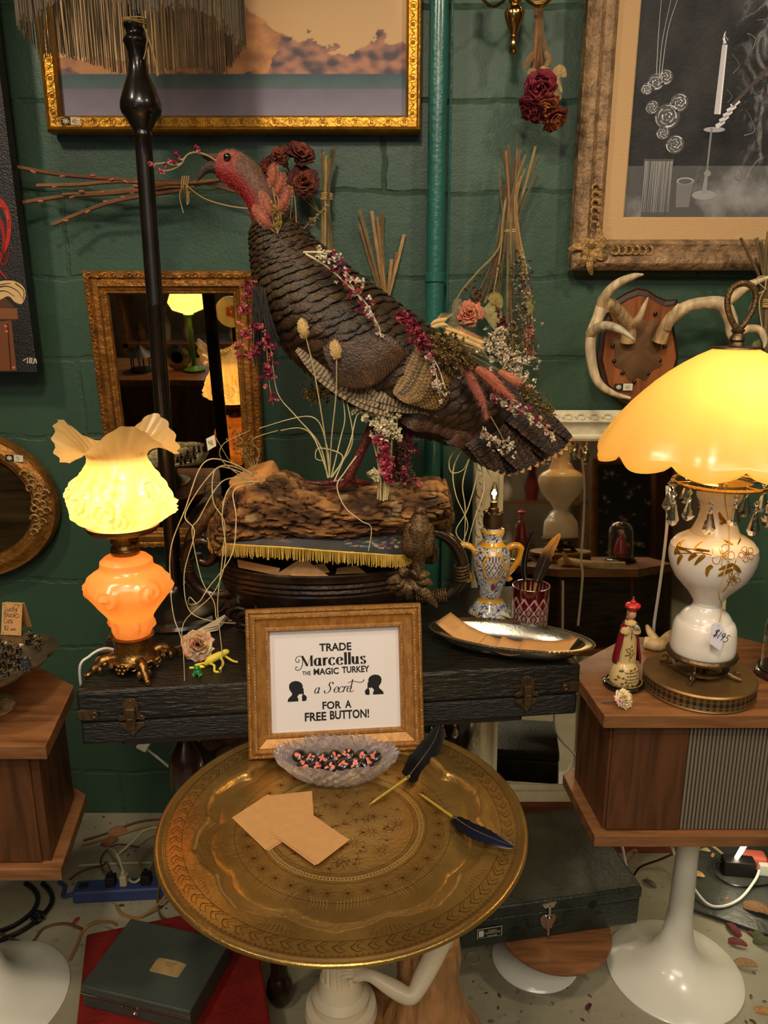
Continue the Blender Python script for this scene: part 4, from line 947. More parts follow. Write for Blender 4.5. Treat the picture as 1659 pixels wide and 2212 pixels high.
def bird(name, body, hd, tail, r, sc_):
    mb = MB(); mb.tube(bez([V(tail[0]), V(tail[1]), V(body[0]), V(body[1]), V(hd) - V((0, 0, .006))], 6), lerpl([.010*sc_, .013*sc_, r*.95, r, r*.5], 25), 16)
    mb.ell(hd, (.013*sc_, .014*sc_, .012*sc_), 14, 10)
    o = mb.build('bird_figure', M['birdbronze'], bw); 
    mb = MB(); mb.tube([V(hd) + V((.004, -.010, .002)), V(hd) + V((.010, -.024*sc_, -.002))], [.0045*sc_, .0006], 8); mb.build('beak', M['birdbronze'], o)
    for s in (-1, 1):
        mb = MB(); a = V(body[1]) + V((s*r*.75, -r*.35, .012)); vane(mb, [a, V(body[0]) + V((s*r*.85, -r*.6, 0)), V(tail[1]) + V((s*.008, -.010, .012))], r*.55, (s*.6, -1, .1), lambda t: ((1, 1, 1), (1, 1, 1)), 14, 1); mb.build('wing', M['birdbronze'], o, solid=.003)
    return o
yb_ = 1.462
bird('near', (P(903, 1180, yb_), P(905, 1140, yb_)), P(908, 1103, yb_), (P(904, 1238, yb_ - .005), P(904, 1212, yb_ - .002)), .026, 1.0)
bird('far', (P(952, 1128, YB), P(955, 1112, YB)), P(962, 1090, YB), (P(968, 1142, YB + .03), P(960, 1138, YB + .01)), .023, .9)
mb = MB()
for s in (-1, 1): mb.tube([P(950 + s*8, 1138, YB), P(949 + s*14, 1154, YB)], .003, 6)
mb.build('bird_legs', M['birdbronze'], bw)
# cards dropped in the bowl
def bcard(pts, label): return tag(MB().slab([P(a, b, y) for a, b, y in pts], (0, .0012, .0004)).build('secret_card', M['kraft'], smooth=False), label, 'card')
bcard([(598, 1240, 1.50), (650, 1207, 1.52), (690, 1240, 1.495), (650, 1262, 1.48)], 'folded brown card standing to a point in the dark bowl, left of the middle')
bcard([(622, 1239, 1.49), (655, 1206, 1.51), (720, 1252, 1.475), (660, 1262, 1.47)], 'brown card facing front in the dark bowl with pointed top corner')
bcard([(512, 1209, 1.55), (605, 1228, 1.505), (600, 1243, 1.50), (515, 1226, 1.54)], 'brown card lying along the left inner side of the dark bowl')
bcard([(675, 1222, 1.52), (700, 1217, 1.53), (712, 1236, 1.50), (690, 1240, 1.495)], 'small brown card just right of the pointed card in the dark bowl')
bcard([(728, 1228, 1.53), (770, 1222, 1.54), (790, 1238, 1.51), (725, 1240, 1.50)], 'brown card at the right inside the dark bowl under gold fringe')
# fringed cloth over the bowl
M['satin'] = mat('black_satin', attr=True, rough=.35, sheen=.4, var=.15, vs=30)
fe = bez([P(440, 1158, 1.60), P(470, 1172, 1.53), P(530, 1178, 1.475), P(620, 1183, 1.455), P(720, 1191, 1.452), P(810, 1197, 1.46), P(868, 1200, 1.475), P(888, 1190, 1.49)], 10)
be = bez([P(450, 1130, 1.69), P(520, 1135, 1.70), P(640, 1130, 1.71), P(760, 1125, 1.71), P(840, 1125, 1.69), P(895, 1140, 1.60)], 14)
def cl(u, v):
    a, b = fe[min(len(fe) - 1, int(u*(len(fe) - 1)))], be[min(len(be) - 1, int(u*(len(be) - 1)))]
    q = a.lerp(b, v); q.z += .010*sin(pi*v) + .002*sin(u*40)*sin(pi*v); return q
def ccol(u, v):
    n_ = sin(u*90 + 3*sin(v*40))*sin(v*70 + 2*sin(u*33))
    if .60 < u < .93 and .10 < v < .42 and n_ > .25: return C([(172, 44, 34), (60, 112, 74), (190, 160, 90), (90, 120, 160)][int((u*41 + v*29)) % 4])
    if .28 < u < .46 and .10 < v < .30 and n_ > .35: return C([(60, 112, 74), (172, 44, 34)][int(u*60) % 2])
    return C((14, 15, 20))
clt = thing('fringed_cloth', 'black satin cloth with embroidery and yellow fringe draped over the dark bowl under the log', 'cloth', (bx, 1.5, .96))
mb = MB(); mb.grid(cl, 120, 40, ccol); mb.build('satin', M['satin'], clt, solid=.0015)
mb = MB(); rg = random.Random(9); m_ = len(fe)
for k in range(230):
    t = k/229*(m_ - 1.001); i = int(t); p = fe[i].lerp(fe[i + 1], t - i) + V((0, -.002, 0)); g = rg.uniform(.75, 1.2); cc = tuple(v*g for v in C((220, 178, 66)))
    l = rg.uniform(.020, .027); dx = rg.uniform(-.002, .002)
    mb.tube([p + V((0, 0, .001)), p + V((dx*.4, -.002, -l*.5)), p + V((dx, -.0015, -l))], .00075, 4, cc)
mb.tube([p + V((0, -.001, .0005)) for p in fe], .0016, 6, C((224, 186, 80)))
f = mb.build('yellow_fringe', M['plant'], clt); f['kind'] = 'stuff'
# ================================================================ log
YT = 1.57
M['bark'] = mat('rough_bark', attr=True, rough=.9, var=.5, vs=38, vstretch=(.6, 1, 1.6), bump=1.0, bs=48, bdist=.018, det=8)
M['cutwood'] = mat('sawn_wood', (188, 128, 66), .7, var=.3, vs=14, bump=.3, bs=60)
lp = [((455, 1125), (482, 1198), .055), ((478, 1085), (500, 1193), .070), ((500, 1048), (530, 1187), .080), ((540, 1018), (560, 1181), .085), ((580, 1006), (600, 1176), .085), ((620, 1020), (640, 1171), .082), ((670, 1042), (690, 1166), .080), ((740, 1050), (750, 1162), .078), ((810, 1046), (815, 1151), .076), ((880, 1038), (875, 1134), .074), ((940, 1028), (935, 1127), .070), ((963, 1040), (968, 1118), .062), ((972, 1062), (978, 1108), .045)]
def dens(lp, k):
    out = []
    for a, b in zip(lp[:-1], lp[1:]):
        for i in range(k):
            t = i/k; out.append((mixc(a[0], b[0], t), mixc(a[1], b[1], t), a[2] + (b[2] - a[2])*t))
    return out + [lp[-1]]
from mathutils import noise as NZ
lt_ = thing('bark_log', 'rough brown bark log with a sawn left end lying across the dark bowl', 'log', (P(715, 1160, YT).x, YT, .99))
rings, cols = [], []
for (u, l, d) in dens(lp, 14):
    U, L_ = P(*u, YT), P(*l, YT); cc = (U + L_)/2; hv = (U - L_)/2; ring = []
    for k in range(110):
        a = 2*pi*k/110; p = cc + hv*cos(a) + V((0, -d*sin(a), 0))
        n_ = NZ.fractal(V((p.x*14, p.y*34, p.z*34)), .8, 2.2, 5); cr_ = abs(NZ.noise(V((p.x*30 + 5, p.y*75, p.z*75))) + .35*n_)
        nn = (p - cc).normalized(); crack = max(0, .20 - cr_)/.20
        p = p + nn*(.009*n_ - .011*crack); ring.append(p)
        g = .75 + .5*n_; base = mixc(C((168, 116, 62)), C((112, 72, 36)), max(0, min(1, .5 - n_)))
        if NZ.noise(p*26) > .46: base = mixc(base, C((196, 166, 112)), .7)
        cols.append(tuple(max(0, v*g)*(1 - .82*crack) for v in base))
    rings.append(ring)
mb = MB(); mb.loft(rings, cols); mb.build('bark', M['bark'], lt_, ang=80)
e0 = P(454, 1124, YT); e1 = P(481, 1198, YT); cc = (e0 + e1)/2; hv = (e0 - e1)/2
mb = MB(); mb.add([cc + hv*.98*cos(2*pi*k/40) + V((-.0015, -.053*sin(2*pi*k/40), 0)) for k in range(40)], [tuple(range(40))]); mb.build('sawn_end', M['cutwood'], lt_, smooth=False)
sc_ = P(545, 1027, YT - .015); ux = (P(592, 1008, YT) - P(498, 1050, YT)).normalized(); vy = V((.25, 1, .35)); vy = (vy - ux*vy.dot(ux)).normalized(); wn = ux.cross(vy)
if wn.z < 0: wn = -wn
mb = MB(T=basis(sc_, ux, vy, wn)); mb.lathe([(1, -.024), (1, .002), (.96, .006), (0, .0065)], n=40, mod=lambda i, a, r, z: (r*(.045 + .008*cos(2*a) + .003*sin(5*a)), z + (.0)))
mb.build('sawn_branch_stub', M['cutwood'], lt_)
# ================================================================ stuffed turkey
bp = [((466, 338), (468, 383), .012), ((474, 330), (478, 391), .018), ((488, 325), (488, 399), .022), ((507, 325), (499, 406), .025), ((528, 333), (511, 414), .026), ((548, 349), (523, 427), .028), ((566, 371), (534, 444), .030), ((586, 400), (542, 464), .034), ((612, 436), (546, 488), .044), ((640, 478), (546, 520), .058), ((672, 518), (548, 560), .074), ((712, 552), (554, 606), .092), ((756, 588), (566, 655), .108), ((806, 626), (592, 712), .122), ((858, 664), (636, 766), .130), ((910, 704), (690, 816), .130), ((960, 742), (752, 862), .122), ((1008, 780), (822, 902), .106), ((1050, 816), (896, 930), .086), ((1088, 850), (966, 950), .060), ((1112, 882), (1030, 962), .034)]
RG = [((P(*u, YT) + P(*l, YT))/2, (P(*u, YT) - P(*l, YT))/2, d) for u, l, d in bp]
def surf(s, th):
    s = max(0, min(len(RG) - 1.0001, s)); i = int(s); t = s - i; a, b = RG[i], RG[i + 1]
    c_, h_, d_ = a[0].lerp(b[0], t), a[1].lerp(b[1], t), a[2] + (b[2] - a[2])*t
    return c_ + h_*cos(th) + V((0, -d_*sin(th), 0))
def snorm(s, th):
    e = .05; a = surf(s + e, th) - surf(s - e, th); b = surf(s, th + e) - surf(s, th - e); n_ = a.cross(b)
    if n_.length < 1e-9: return V((0, -1, 0))
    n_.normalize(); i = min(int(s), len(RG) - 1)
    if n_.dot(surf(s, th) - RG[i][0]) < 0: n_ = -n_
    return n_
M['skin'] = mat('turkey_skin', attr=True, rough=.55, var=.35, vs=160, bump=.9, bs=260, bdist=.004, spec=.5)
M['plume'] = mat('turkey_plumage', attr=True, rough=.4, var=.35, vs=90, spec=.5, bump=.35, bs=240)
tk = thing('stuffed_turkey', 'stuffed brown turkey with red head standing on the bark log', 'turkey', (P(800, 1040, YT).x, YT, P(800, 1045, YT).z))
rt = random.Random(31)
mb = MB(); rings, cols = [], []
NSX = 4*(len(RG) - 1)
for q in range(NSX + 1):
    s = q/4; ring = []
    for k in range(40):
        th = 2*pi*k/40; p = surf(s, th); up = cos(th)
        if s < 9:
            p = p + snorm(s, th)*(.0022*NZ.noise(p*160) if 1 < s else 0)
            red = C((150, 26, 22)); brn = C((112, 76, 58)); crown = C((158, 70, 54))
            t = max(0, min(1, (-up + .15)*1.6)); col = mixc(brn if s > 3.6 else crown, red, t if s > 2 else t*.75 + .15)
            if s > 7.2: col = mixc(col, C((64, 40, 26)), min(1, (s - 7.2)/1.3))
            g = .8 + .45*NZ.noise(p*220); col = tuple(v*g for v in col)
        else: col = C((38, 27, 19))
        ring.append(p); cols.append(col)
    rings.append(ring)
mb.loft(rings, cols); mb.build('body', M['skin'], tk, ang=80)
def scale_f(mb, s, th, L_, W_, lift, base, edge, mid=None):
    vs, cs = [], []
    prof = ((0, .55), (.3, .92), (.62, 1.0), (.85, .82), (.96, .48), (1.0, .10))
    for u, w in prof:
        for v in (-1, -.5, 0, .5, 1):
            ss = s + u*L_; t2 = th + v*w*W_
            n_ = snorm(min(ss, len(RG) - 1.2), t2); p = surf(ss, t2) + n_*(.0012 + lift*u + .0022*(1 - v*v)*u)
            vs.append(p); e = max(0, (u - .80)/.2) + (.5 if abs(v) == 1 else 0)
            cs.append(mixc(mid if (mid and u < .5) else base, edge, min(1, e)))
    mb.add(vs, [(i*5 + j, i*5 + j + 1, i*5 + j + 6, i*5 + j + 5) for i in range(5) for j in range(4)], cs)
mb = MB(); s = 7.9; row = 0
while s < 18.6:
    i = min(int(s), len(RG) - 2); hl = RG[i][1].length; size = .016 + .022*min(1, max(0, (s - 9)/4))
    arcn = int(pi*(hl + RG[i][2])/2/(size*.86)); step = .34 if s < 12 else .30
    ln = .045/.046*1.0 if s < 12 else .95
    for k in range(-1, arcn + 1):
        for side in (1, -1):
            if side < 0 and k % 2: continue
            th = (k + (row % 2)*.5 + rt.uniform(-.12, .12))/arcn*pi
            if th < -.25 or th > pi + .2: continue
            g = rt.uniform(.65, 1.35); ol = rt.random()
            base = tuple(v*g for v in mixc(C((68, 46, 28)), C((76, 60, 28)), ol*.8 if s < 13 else ol*.35)); edge = C((9, 6, 5))
            if s > 15: base = tuple(v*g for v in C((68, 46, 28)))
            scale_f(mb, s + rt.uniform(-.05, .05), side*th, ln*rt.uniform(.85, 1.15)*.75, size*1.25/max(.03, (hl + RG[i][2])/2)*.62, .0055 + .0035*min(1, max(0, (s - 10)/3)), base, edge)
    s += step*(.72 if s < 10 else 1); row += 1
mb.build('body_feathers', M['plume'], tk, ang=60)
# head details
mb = MB(); mb.tube(bez([P(473, 344, YT), P(458, 341, YT), P(444, 338, YT), P(434, 335, YT)], 4), lerpl([.011, .0085, .005, .001], 13), 8, C((54, 34, 28))); mb.build('upper_beak', M['skin'], tk)
mb = MB(); mb.tube(bez([P(475, 364, YT), P(458, 360, YT), P(441, 368, YT), P(430, 382, YT), P(427, 392, YT)], 4), lerpl([.013, .0115, .008, .005, .001], 17), 10, C((58, 40, 30))); mb.build('lower_beak', M['skin'], tk)
for s_ in (1, -1):
    mb = MB(); mb.ell(surf(2.5, s_*1.15) + V((0, -s_*.0005, .003)), .0075, 14, 10); mb.build('eye', M['black'], tk)
mb = MB()
for _ in range(420):
    s_ = rt.uniform(1.0, 8.2); th = rt.uniform(-.4, pi + .3); p = surf(s_, th); n_ = snorm(s_, th); d = (n_ + (surf(s_ + .4, th) - p).normalized()*1.5).normalized(); w = d.orthogonal().normalized()*.00035
    red = cos(th) < .1; c_ = C((176, 60, 48)) if red else C((124, 96, 74))
    mb.add([p - w, p + w, p + d*rt.uniform(.005, .010)], [(0, 1, 2)], c_)
o = mb.build('head_bristles', M['plant'], tk); o['kind'] = 'stuff'
# folded wing
wg = MB()
def wy(px, py): return P(px, py, YT - .138 + max(0, (px - 800))*.00022)
for k in range(24):                             # big brown coverts sweeping to a dark rim
    t = k/23; a = (705 + 120*t, 745 + 15*t - 30*t); e = (735 + 140*t, 835 - 62*t + 30*sin(pi*t)); m_ = ((a[0] + e[0])/2 + 6, (a[1] + e[1])/2)
    g = rt.uniform(.8, 1.15); bs = tuple(v*g for v in C((88, 60, 35)))
    vane(wg, [wy(*a) + V((0, -.006 - .0004*k, 0)), wy(*m_) + V((0, -.011 - .0004*k, 0)), wy(*e) + V((0, -.006 - .0004*k, 0))], .0135, (0, -1, .2), lambda tt, bs=bs: (bs if tt < .88 else C((14, 9, 7)), mixc(bs, C((14, 9, 7)), .85), mixc(bs, C((20, 13, 8)), .3)), 16, 1, rn=rt, bulge=.08)
wing = wg.build('wing', M['plume'], tk, ang=60)
wg = MB()
for k in range(16):                             # tan barred secondaries
    t = k/15; a = (855 + 45*t, 835 - 95*t); e = (905 + 75*t + 18*sin(pi*t), 868 - 50*t + 34*sin(pi*min(1, t*1.2))); m_ = ((a[0] + e[0])/2, (a[1] + e[1])/2 + 3)
    vane(wg, [wy(*a) + V((0, -.004 - .0008*k, 0)), wy(*m_) + V((0, -.012 - .0008*k, 0)), wy(*e) + V((0, -.004 - .0008*k, 0))], .0165, (0, -1, .2), lambda tt: ((C((146, 110, 60)) if (tt*11) % 1 > .42 else C((40, 28, 17))), (C((166, 130, 78)) if (tt*11 + .4) % 1 > .5 else C((56, 40, 24))), C((44, 31, 18))), 36, 1, rn=rt, bulge=.06)
wg.build('barred_secondaries', M['plume'], wing, ang=60)
wg = MB()
for path in ([(640, 755), (690, 800), (760, 850), (815, 872)], [(700, 812), (770, 855), (840, 880), (905, 893)], [(760, 850), (830, 862), (900, 884), (975, 905)], [(790, 838), (850, 868), (930, 888), (985, 888)], [(648, 765), (700, 822), (775, 872), (850, 902)]):
    vane(wg, [wy(*q) + V((0, .012, 0)) for q in path], .010, (0, -1, .3), lambda tt: ((C((30, 20, 14)) if (tt*26) % 1 > .40 else C((160, 134, 94))), (C((22, 16, 12)) if (tt*26) % 1 > .40 else C((160, 134, 94)))), 78, 0, rn=rt, bulge=.05)
wg.build('barred_primaries', M['plume'], wing, ang=60)
# tail
tg_ = MB(); NT = 17
for k in range(NT):
    t = k/(NT - 1); e = [(1240, 952), (1225, 975), (1196, 992), (1165, 1008), (1130, 1022), (1098, 1030), (1066, 1018), (1035, 1000)]
    f = t*(len(e) - 1); i = min(int(f), len(e) - 2); ex = e[i][0] + (e[i + 1][0] - e[i][0])*(f - i); ey = e[i][1] + (e[i + 1][1] - e[i][1])*(f - i)
    a = (1010 - 30*t + 30*(1 - t), 800 + 120*t); yy = YT + .05 - .09*t + .02*sin(k*1.3)
    def tc_(tt, k=k):
        if tt > .935: return (C((176, 128, 78)), C((196, 150, 98)))
        if tt > .87: return (C((18, 12, 9)), C((18, 12, 9)))
        b = (tt*22 + k*.3) % 1 > .5
        return (C((70, 45, 26)), C((92, 60, 34)), C((22, 14, 10))) if b else (C((17, 11, 8)), C((20, 13, 9)), C((14, 9, 7)))
    A, E_ = P(*a, yy), P(ex, ey, yy - .01); mid = (A + E_)/2 + V((0, -.012, .006))
    vane(tg_, [A, A.lerp(mid, .6), mid, mid.lerp(E_, .6), E_], .0235, (.1, -1, .25), tc_, 56, 1, taper=.55, rn=rt, bulge=.07)
tail = tg_.build('tail_feathers', M['plume'], tk, ang=60)
tg_ = MB()
for k in range(26):                             # rounded under-tail coverts
    t = rt.random(); u = rt.random(); a = (868 + 150*t, 876 + 55*t + 38*(u - .3)); e = (a[0] + 55, a[1] + 26 + 12*u); g = rt.uniform(.75, 1.2); bs = tuple(v*g for v in C((72, 45, 26)))
    vane(tg_, [P(*a, YT - .085 + .05*t), P((a[0] + e[0])/2, (a[1] + e[1])/2, YT - .10 + .05*t), P(*e, YT - .085 + .05*t)], .019, (0, -1, .2), lambda tt, bs=bs: (bs if tt < .82 else C((15, 10, 7)), mixc(bs, C((15, 10, 7)), .4)), 14, 1, rn=rt, bulge=.08)
tg_.build('under_tail_coverts', M['plume'], tail, ang=60)
# legs, thighs, beard
M['legskin'] = mat('leg_scales', attr=True, rough=.35, var=.4, vs=120, bump=.6, bs=180, coat=.3)
def tleg(px, r, yy, col, toes):
    mb = MB(); pts = PS(px, yy); c_ = bez(pts, 8); mb.tube(c_, lerpl(r, len(c_)), 12, C(col)); L = mb.build('leg', M['legskin'], tk)
    for tp in toes:
        mb = MB(); q = bez([P(a, b, yy + dy) for a, b, dy in tp], 5); mb.tube(q, lerpl([.007, .0065, .005, .0015], len(q)), 9, C(col)); mb.build('toe', M['legskin'], L)
tleg([(826, 880), (806, 918), (780, 975), (752, 1034)], [.016, .011, .0095, .0100], YT - .03, (98, 30, 24), [[(752, 1036, 0), (715, 1042, -.004), (690, 1044, -.010), (655, 1040, -.012)], [(752, 1036, 0), (775, 1040, .01), (800, 1046, .03), (815, 1050, .04)], [(752, 1036, 0), (740, 1048, -.03), (722, 1056, -.045), (702, 1060, -.055)]])
tleg([(868, 900), (862, 950), (858, 1000), (856, 1034)], [.016, .011, .0095, .0100], YT + .03, (86, 34, 24), [[(856, 1036, 0), (830, 1042, -.004), (808, 1044, -.010), (790, 1042, -.012)], [(856, 1036, 0), (875, 1040, .01), (895, 1043, .02), (910, 1044, .03)]])
mb = MB(); mb.ell(P(838, 878, YT - .045), (.042, .040, .052), 16, 12, C((46, 32, 22))); mb.ell(P(872, 892, YT + .03), (.042, .040, .052), 16, 12, C((46, 32, 22)))
mb.build('thighs', M['plume'], tk)
mb = MB()
for k in range(170):
    x0 = 545 + rt.uniform(0, 28); y0 = 640 + rt.uniform(-25, 20); l = rt.uniform(90, 165); sw = rt.uniform(-14, 26); dy = rt.uniform(-.02, .015)
    q = bez([P(x0, y0, YT - .07 + dy), P(x0 + sw*.3 + 4, y0 + l*.4, YT - .085 + dy), P(x0 + sw + 10, y0 + l, YT - .085 + dy)], 4); mb.tube(q, lerpl([.0010, .0009, .0004], len(q)), 4, tuple(v*rt.uniform(.5, 1.6) for v in C((34, 24, 18))))
o = mb.build('beard', M['plant'], tk); o['kind'] = 'stuff'
# ================================================================ dried flowers dressing the turkey
def blossoms_on(path, y, n, col, size=.006, j=5, rn=rp, cols=None):
    c_ = bez([V((a, b, 0)) for a, b in path], 12); out = []
    for k in range(n):
        q = c_[int(rn.random()*(len(c_) - 1))]; out.append((P(q.x + rn.gauss(0, j), q.y + rn.gauss(0, j), y + rn.uniform(-.012, .004)), size*rn.uniform(.7, 1.3), rn.choice(cols) if cols else col))
    return out
MAG = (150, 22, 62); PNK = (206, 96, 104); CRM = (226, 208, 164); PUR = (86, 42, 84); WHT = (224, 212, 190)
YD = YT - .15
spray('flower_sprig', 'sprig of small pink flowers held in the turkey\'s open beak', 'flower sprig', [PS([(474, 354), (452, 338), (425, 329), (404, 335), (392, 354), (372, 366), (345, 370)], YT - .01), PS([(402, 338), (394, 345), (385, 342)], YT - .01), PS([(392, 354), (375, 356), (355, 352), (332, 355)], YT - .01)],
      [(P(*q, YT - .012), .0065, c_) for q, c_ in (((423, 318), MAG), ((428, 322), PNK), ((384, 338), MAG), ((379, 333), MAG), ((377, 352), MAG), ((366, 348), PNK), ((357, 355), MAG), ((330, 357), PNK), ((326, 354), PNK), ((350, 371), PNK), ((343, 368), PNK))], r=.0016, scol=(160, 132, 82))
bt_ = [((590, 380), 46, 18, .12, 'topmost of the five on the turkey\'s neck'), ((605, 399), 46, 18, .30, 'second from the top on the turkey\'s neck'), ((615, 432), 54, 19, .42, 'lying furthest right on the turkey\'s neck'), ((577, 444), 58, 19, -.38, 'in the middle of the turkey\'s neck'), ((567, 470), 54, 22, -.62, 'lowest and furthest left on the turkey\'s neck')]
for (px, py), ln, wd, ang, lab in bt_:
    c0 = P(px, py, YT - .075); s = S(c0); Mx = MX.Rotation(ang, 3, 'Y'); t = thing('bunny_tail_grass', 'fluffy salmon pink bunny tail grass head ' + lab, 'dried grass', c0)
    mb = MB(); mb.ell(c0, (wd*s*.42, wd*s*.42, ln*s*.47), 12, 10, C((160, 88, 64)), M=Mx)
    hair(mb, c0, Mx, (wd*s*.42, wd*s*.42, ln*s*.47), .0075, 520, C((170, 94, 68)), .00035, rt, C((206, 134, 102)), .7)
    mb.build('seed_head', M['plant'], t)
    mb = MB(); b0 = c0 + Mx @ V((0, 0, -ln*s*.45)); mb.tube(bez([b0, (b0 + P(598, 500, YT - .07))/2 + V((.004, 0, -.006)), P(600, 503, YT - .07)], 4), .0009, 5, C((176, 140, 80))); mb.build('stem', M['plant'], t)
spray('gold_sprig', 'sprig of tiny golden flowers among the pink grasses on the turkey\'s neck', 'flower sprig', [PS([(600, 505), (597, 475), (592, 440)], YT - .085), PS([(600, 505), (603, 480), (602, 450)], YT - .085), PS([(600, 505), (592, 485), (588, 462)], YT - .085)], blossoms_on([(598, 490), (594, 440)], YT - .088, 46, None, .0032, 5, cols=[(176, 140, 60), (150, 118, 50)]))
spray('grass_sprig', 'thin tan dried sprig standing out behind the turkey\'s neck toward the stem bundle', 'flower sprig', [PS([(628, 530), (660, 490), (690, 462), (706, 440)], YT - .03), PS([(672, 482), (678, 470), (690, 472)], YT - .03), PS([(618, 515), (627, 470), (632, 420)], YT - .04), PS([(640, 480), (637, 430), (628, 405), (620, 400)], YT - .04)], blossoms_on([(668, 482), (704, 444)], YT - .03, 26, None, .003, 4, cols=[(156, 122, 62), (176, 142, 84)]) + blossoms_on([(622, 400), (632, 420)], YT - .04, 8, None, .003, 4, cols=[(176, 140, 70)]))
ga = [[(655, 545), (690, 545), (716, 553), (738, 585), (765, 625), (800, 680), (818, 705), (822, 728)], [(660, 548), (705, 575), (745, 610), (790, 655), (815, 700)], [(690, 545), (715, 543), (728, 556)], [(738, 585), (762, 605), (786, 622)]]
spray('flower_garland', 'white stemmed garland of pink and purple dried flowers over the turkey\'s shoulder', 'flower garland', [PS(g_, YD) for g_ in ga], blossoms_on(ga[0][2:6], YD, 70, None, .006, 8, cols=[MAG, PUR, WHT, PNK, (120, 30, 60)]) + blossoms_on([(690, 548), (725, 560)], YD, 26, None, .006, 6, cols=[WHT, CRM]) + blossoms_on([(790, 660), (822, 730)], YD, 16, None, .0055, 3, cols=[PNK, WHT]) + blossoms_on([(755, 600), (788, 622)], YD, 14, None, .005, 4, cols=[WHT, CRM]), r=.0016, scol=(206, 190, 150))
gb = [[(862, 676), (880, 700), (905, 735), (925, 765), (940, 800), (950, 855)], [(915, 745), (945, 790), (962, 840)], [(880, 700), (905, 720), (930, 740)]]
spray('flower_garland', 'garland of magenta dried flowers hanging over the turkey\'s rump', 'flower garland', [PS(g_, YD + .01) for g_ in gb], blossoms_on([(868, 682), (895, 715), (925, 750)], YD + .005, 80, None, .0065, 8, cols=[MAG, MAG, PNK, (128, 20, 50)]) + blossoms_on([(925, 765), (945, 830)], YD + .005, 22, None, .005, 4, cols=[PNK, WHT]) + blossoms_on([(945, 830), (962, 856)], YD + .005, 18, None, .005, 6, cols=[WHT, CRM]), r=.0014, scol=(206, 190, 150))
gc = [[(548, 605), (535, 620), (532, 650), (525, 678)], [(560, 700), (530, 720), (512, 748)], [(560, 740), (545, 765), (520, 770)], [(575, 730), (578, 780), (582, 830), (590, 875)], [(572, 720), (590, 780), (575, 810)]]
spray('flower_spray', 'loose spray of crimson dried flowers hanging round the turkey\'s beard', 'flower spray', [PS(g_, YT - .115) for g_ in gc], [h for g_, n_ in zip(gc, (22, 26, 20, 30, 14)) for h in blossoms_on(g_, YT - .118, n_, None, .006, 6, cols=[MAG, (120, 16, 44), PNK])], r=.001)
gd = [[(828, 1082), (832, 1010), (826, 940), (815, 890)], [(822, 1080), (820, 1000), (805, 900), (785, 870)], [(832, 1080), (838, 980), (838, 900)], [(816, 1078), (818, 1010), (800, 930)], [(836, 1080), (842, 1020), (848, 920)]]
spray('flower_bunch', 'bunch of cream and crimson dried flowers standing upright on the log', 'flower bunch', [PS(g_, YT - .10) for g_ in gd], blossoms_on([(790, 878), (830, 895), (845, 930), (812, 905)], YT - .105, 110, None, .0085, 10, cols=[CRM, CRM, (238, 224, 186)]) + blossoms_on([(822, 950), (835, 1000), (842, 1035)], YT - .105, 80, None, .007, 7, cols=[MAG, (176, 40, 80), PNK]) + blossoms_on([(806, 1020), (812, 1035)], YT - .105, 16, None, .008, 5, cols=[CRM]), r=.0020, scol=(176, 160, 104))
ge = [[(882, 1035), (880, 990), (886, 950), (880, 915)], [(870, 1036), (868, 980), (875, 930)]]
spray('flower_bunch', 'mossy bunch of crimson dried flowers round the turkey\'s far leg', 'flower bunch', [PS(g_, YT - .04) for g_ in ge], blossoms_on(ge[0], YT - .05, 90, None, .0065, 9, cols=[MAG, (110, 20, 46), (90, 80, 50), PNK]) + blossoms_on(ge[1], YT - .045, 110, None, .0055, 9, cols=[(92, 72, 40), (70, 56, 32), (120, 96, 54)]))
mossy = lambda path, y, n, j: blossoms_on(path, y, n, None, .0045, j, cols=[(120, 92, 42), (92, 70, 34), (150, 118, 58)])
spray('gold_moss', 'tuft of golden brown moss fern under the turkey\'s breast', 'moss', [PS([(700, 840), (680, 850), (665, 865)], YT - .04), PS([(700, 840), (685, 830), (670, 825)], YT - .04)], mossy([(700, 845), (670, 850)], YT - .05, 120, 12))
spray('gold_moss', 'thick tuft of golden moss on the turkey\'s rump above the barred feathers', 'moss', [PS([(945, 740), (985, 760), (1000, 800)], YD + .02)], mossy([(945, 740), (985, 755), (1005, 790)], YD + .005, 260, 14))
# canary grass rising from the log
for head, path, lab in (((655, 710), [(712, 1032), (700, 930), (678, 800), (659, 722)], 'left and higher'), ((725, 756), [(712, 1032), (716, 950), (726, 850), (727, 775)], 'right and lower')):
    t = thing('canary_grass', 'single stalk of canary grass on the log crossing the turkey, %s of the pair' % lab, 'dried grass', P(712, 1032, YT - .11)); yy = YT - .165
    c0 = P(*head, yy); mb = MB(); Mx = MX.Rotation(-.15, 3, 'Y'); mb.ell(c0, (.0085, .0085, .0165), 12, 10, C((196, 160, 96)), M=Mx); hair(mb, c0, Mx, (.0085, .0085, .0165), .004, 260, C((206, 172, 110)), .0007, rt, C((230, 200, 140)), .9); mb.build('seed_head', M['plant'], t)
    q = [P(a, b, YT - .11 - .055*(i/(len(path) - 1))) for i, (a, b) in enumerate(path)]; mb = MB(); mb.tube(bez(q, 8), .0012, 5, C((186, 164, 104))); mb.build('stem', M['plant'], t)
def strands(label, paths, y, r=.0011, col=(206, 186, 128), dy=.0):
    t = thing('straw_strands', label, 'dried grass', P(*paths[0][0], y)); rn_ = random.Random(len(label))
    for p in paths:
        q = [P(a, b, y + dy*i/(len(p) - 1) + rn_.uniform(-.004, .004)) for i, (a, b) in enumerate(p)]; c_ = bez(q, 8); k = rn_.uniform(.8, 1.15)
        mb = MB(); mb.tube(c_, lerpl([r*1.2, r, r*.6], len(c_)), 5, tuple(v*k for v in C(col))); mb.build('blade', M['plant'], t)
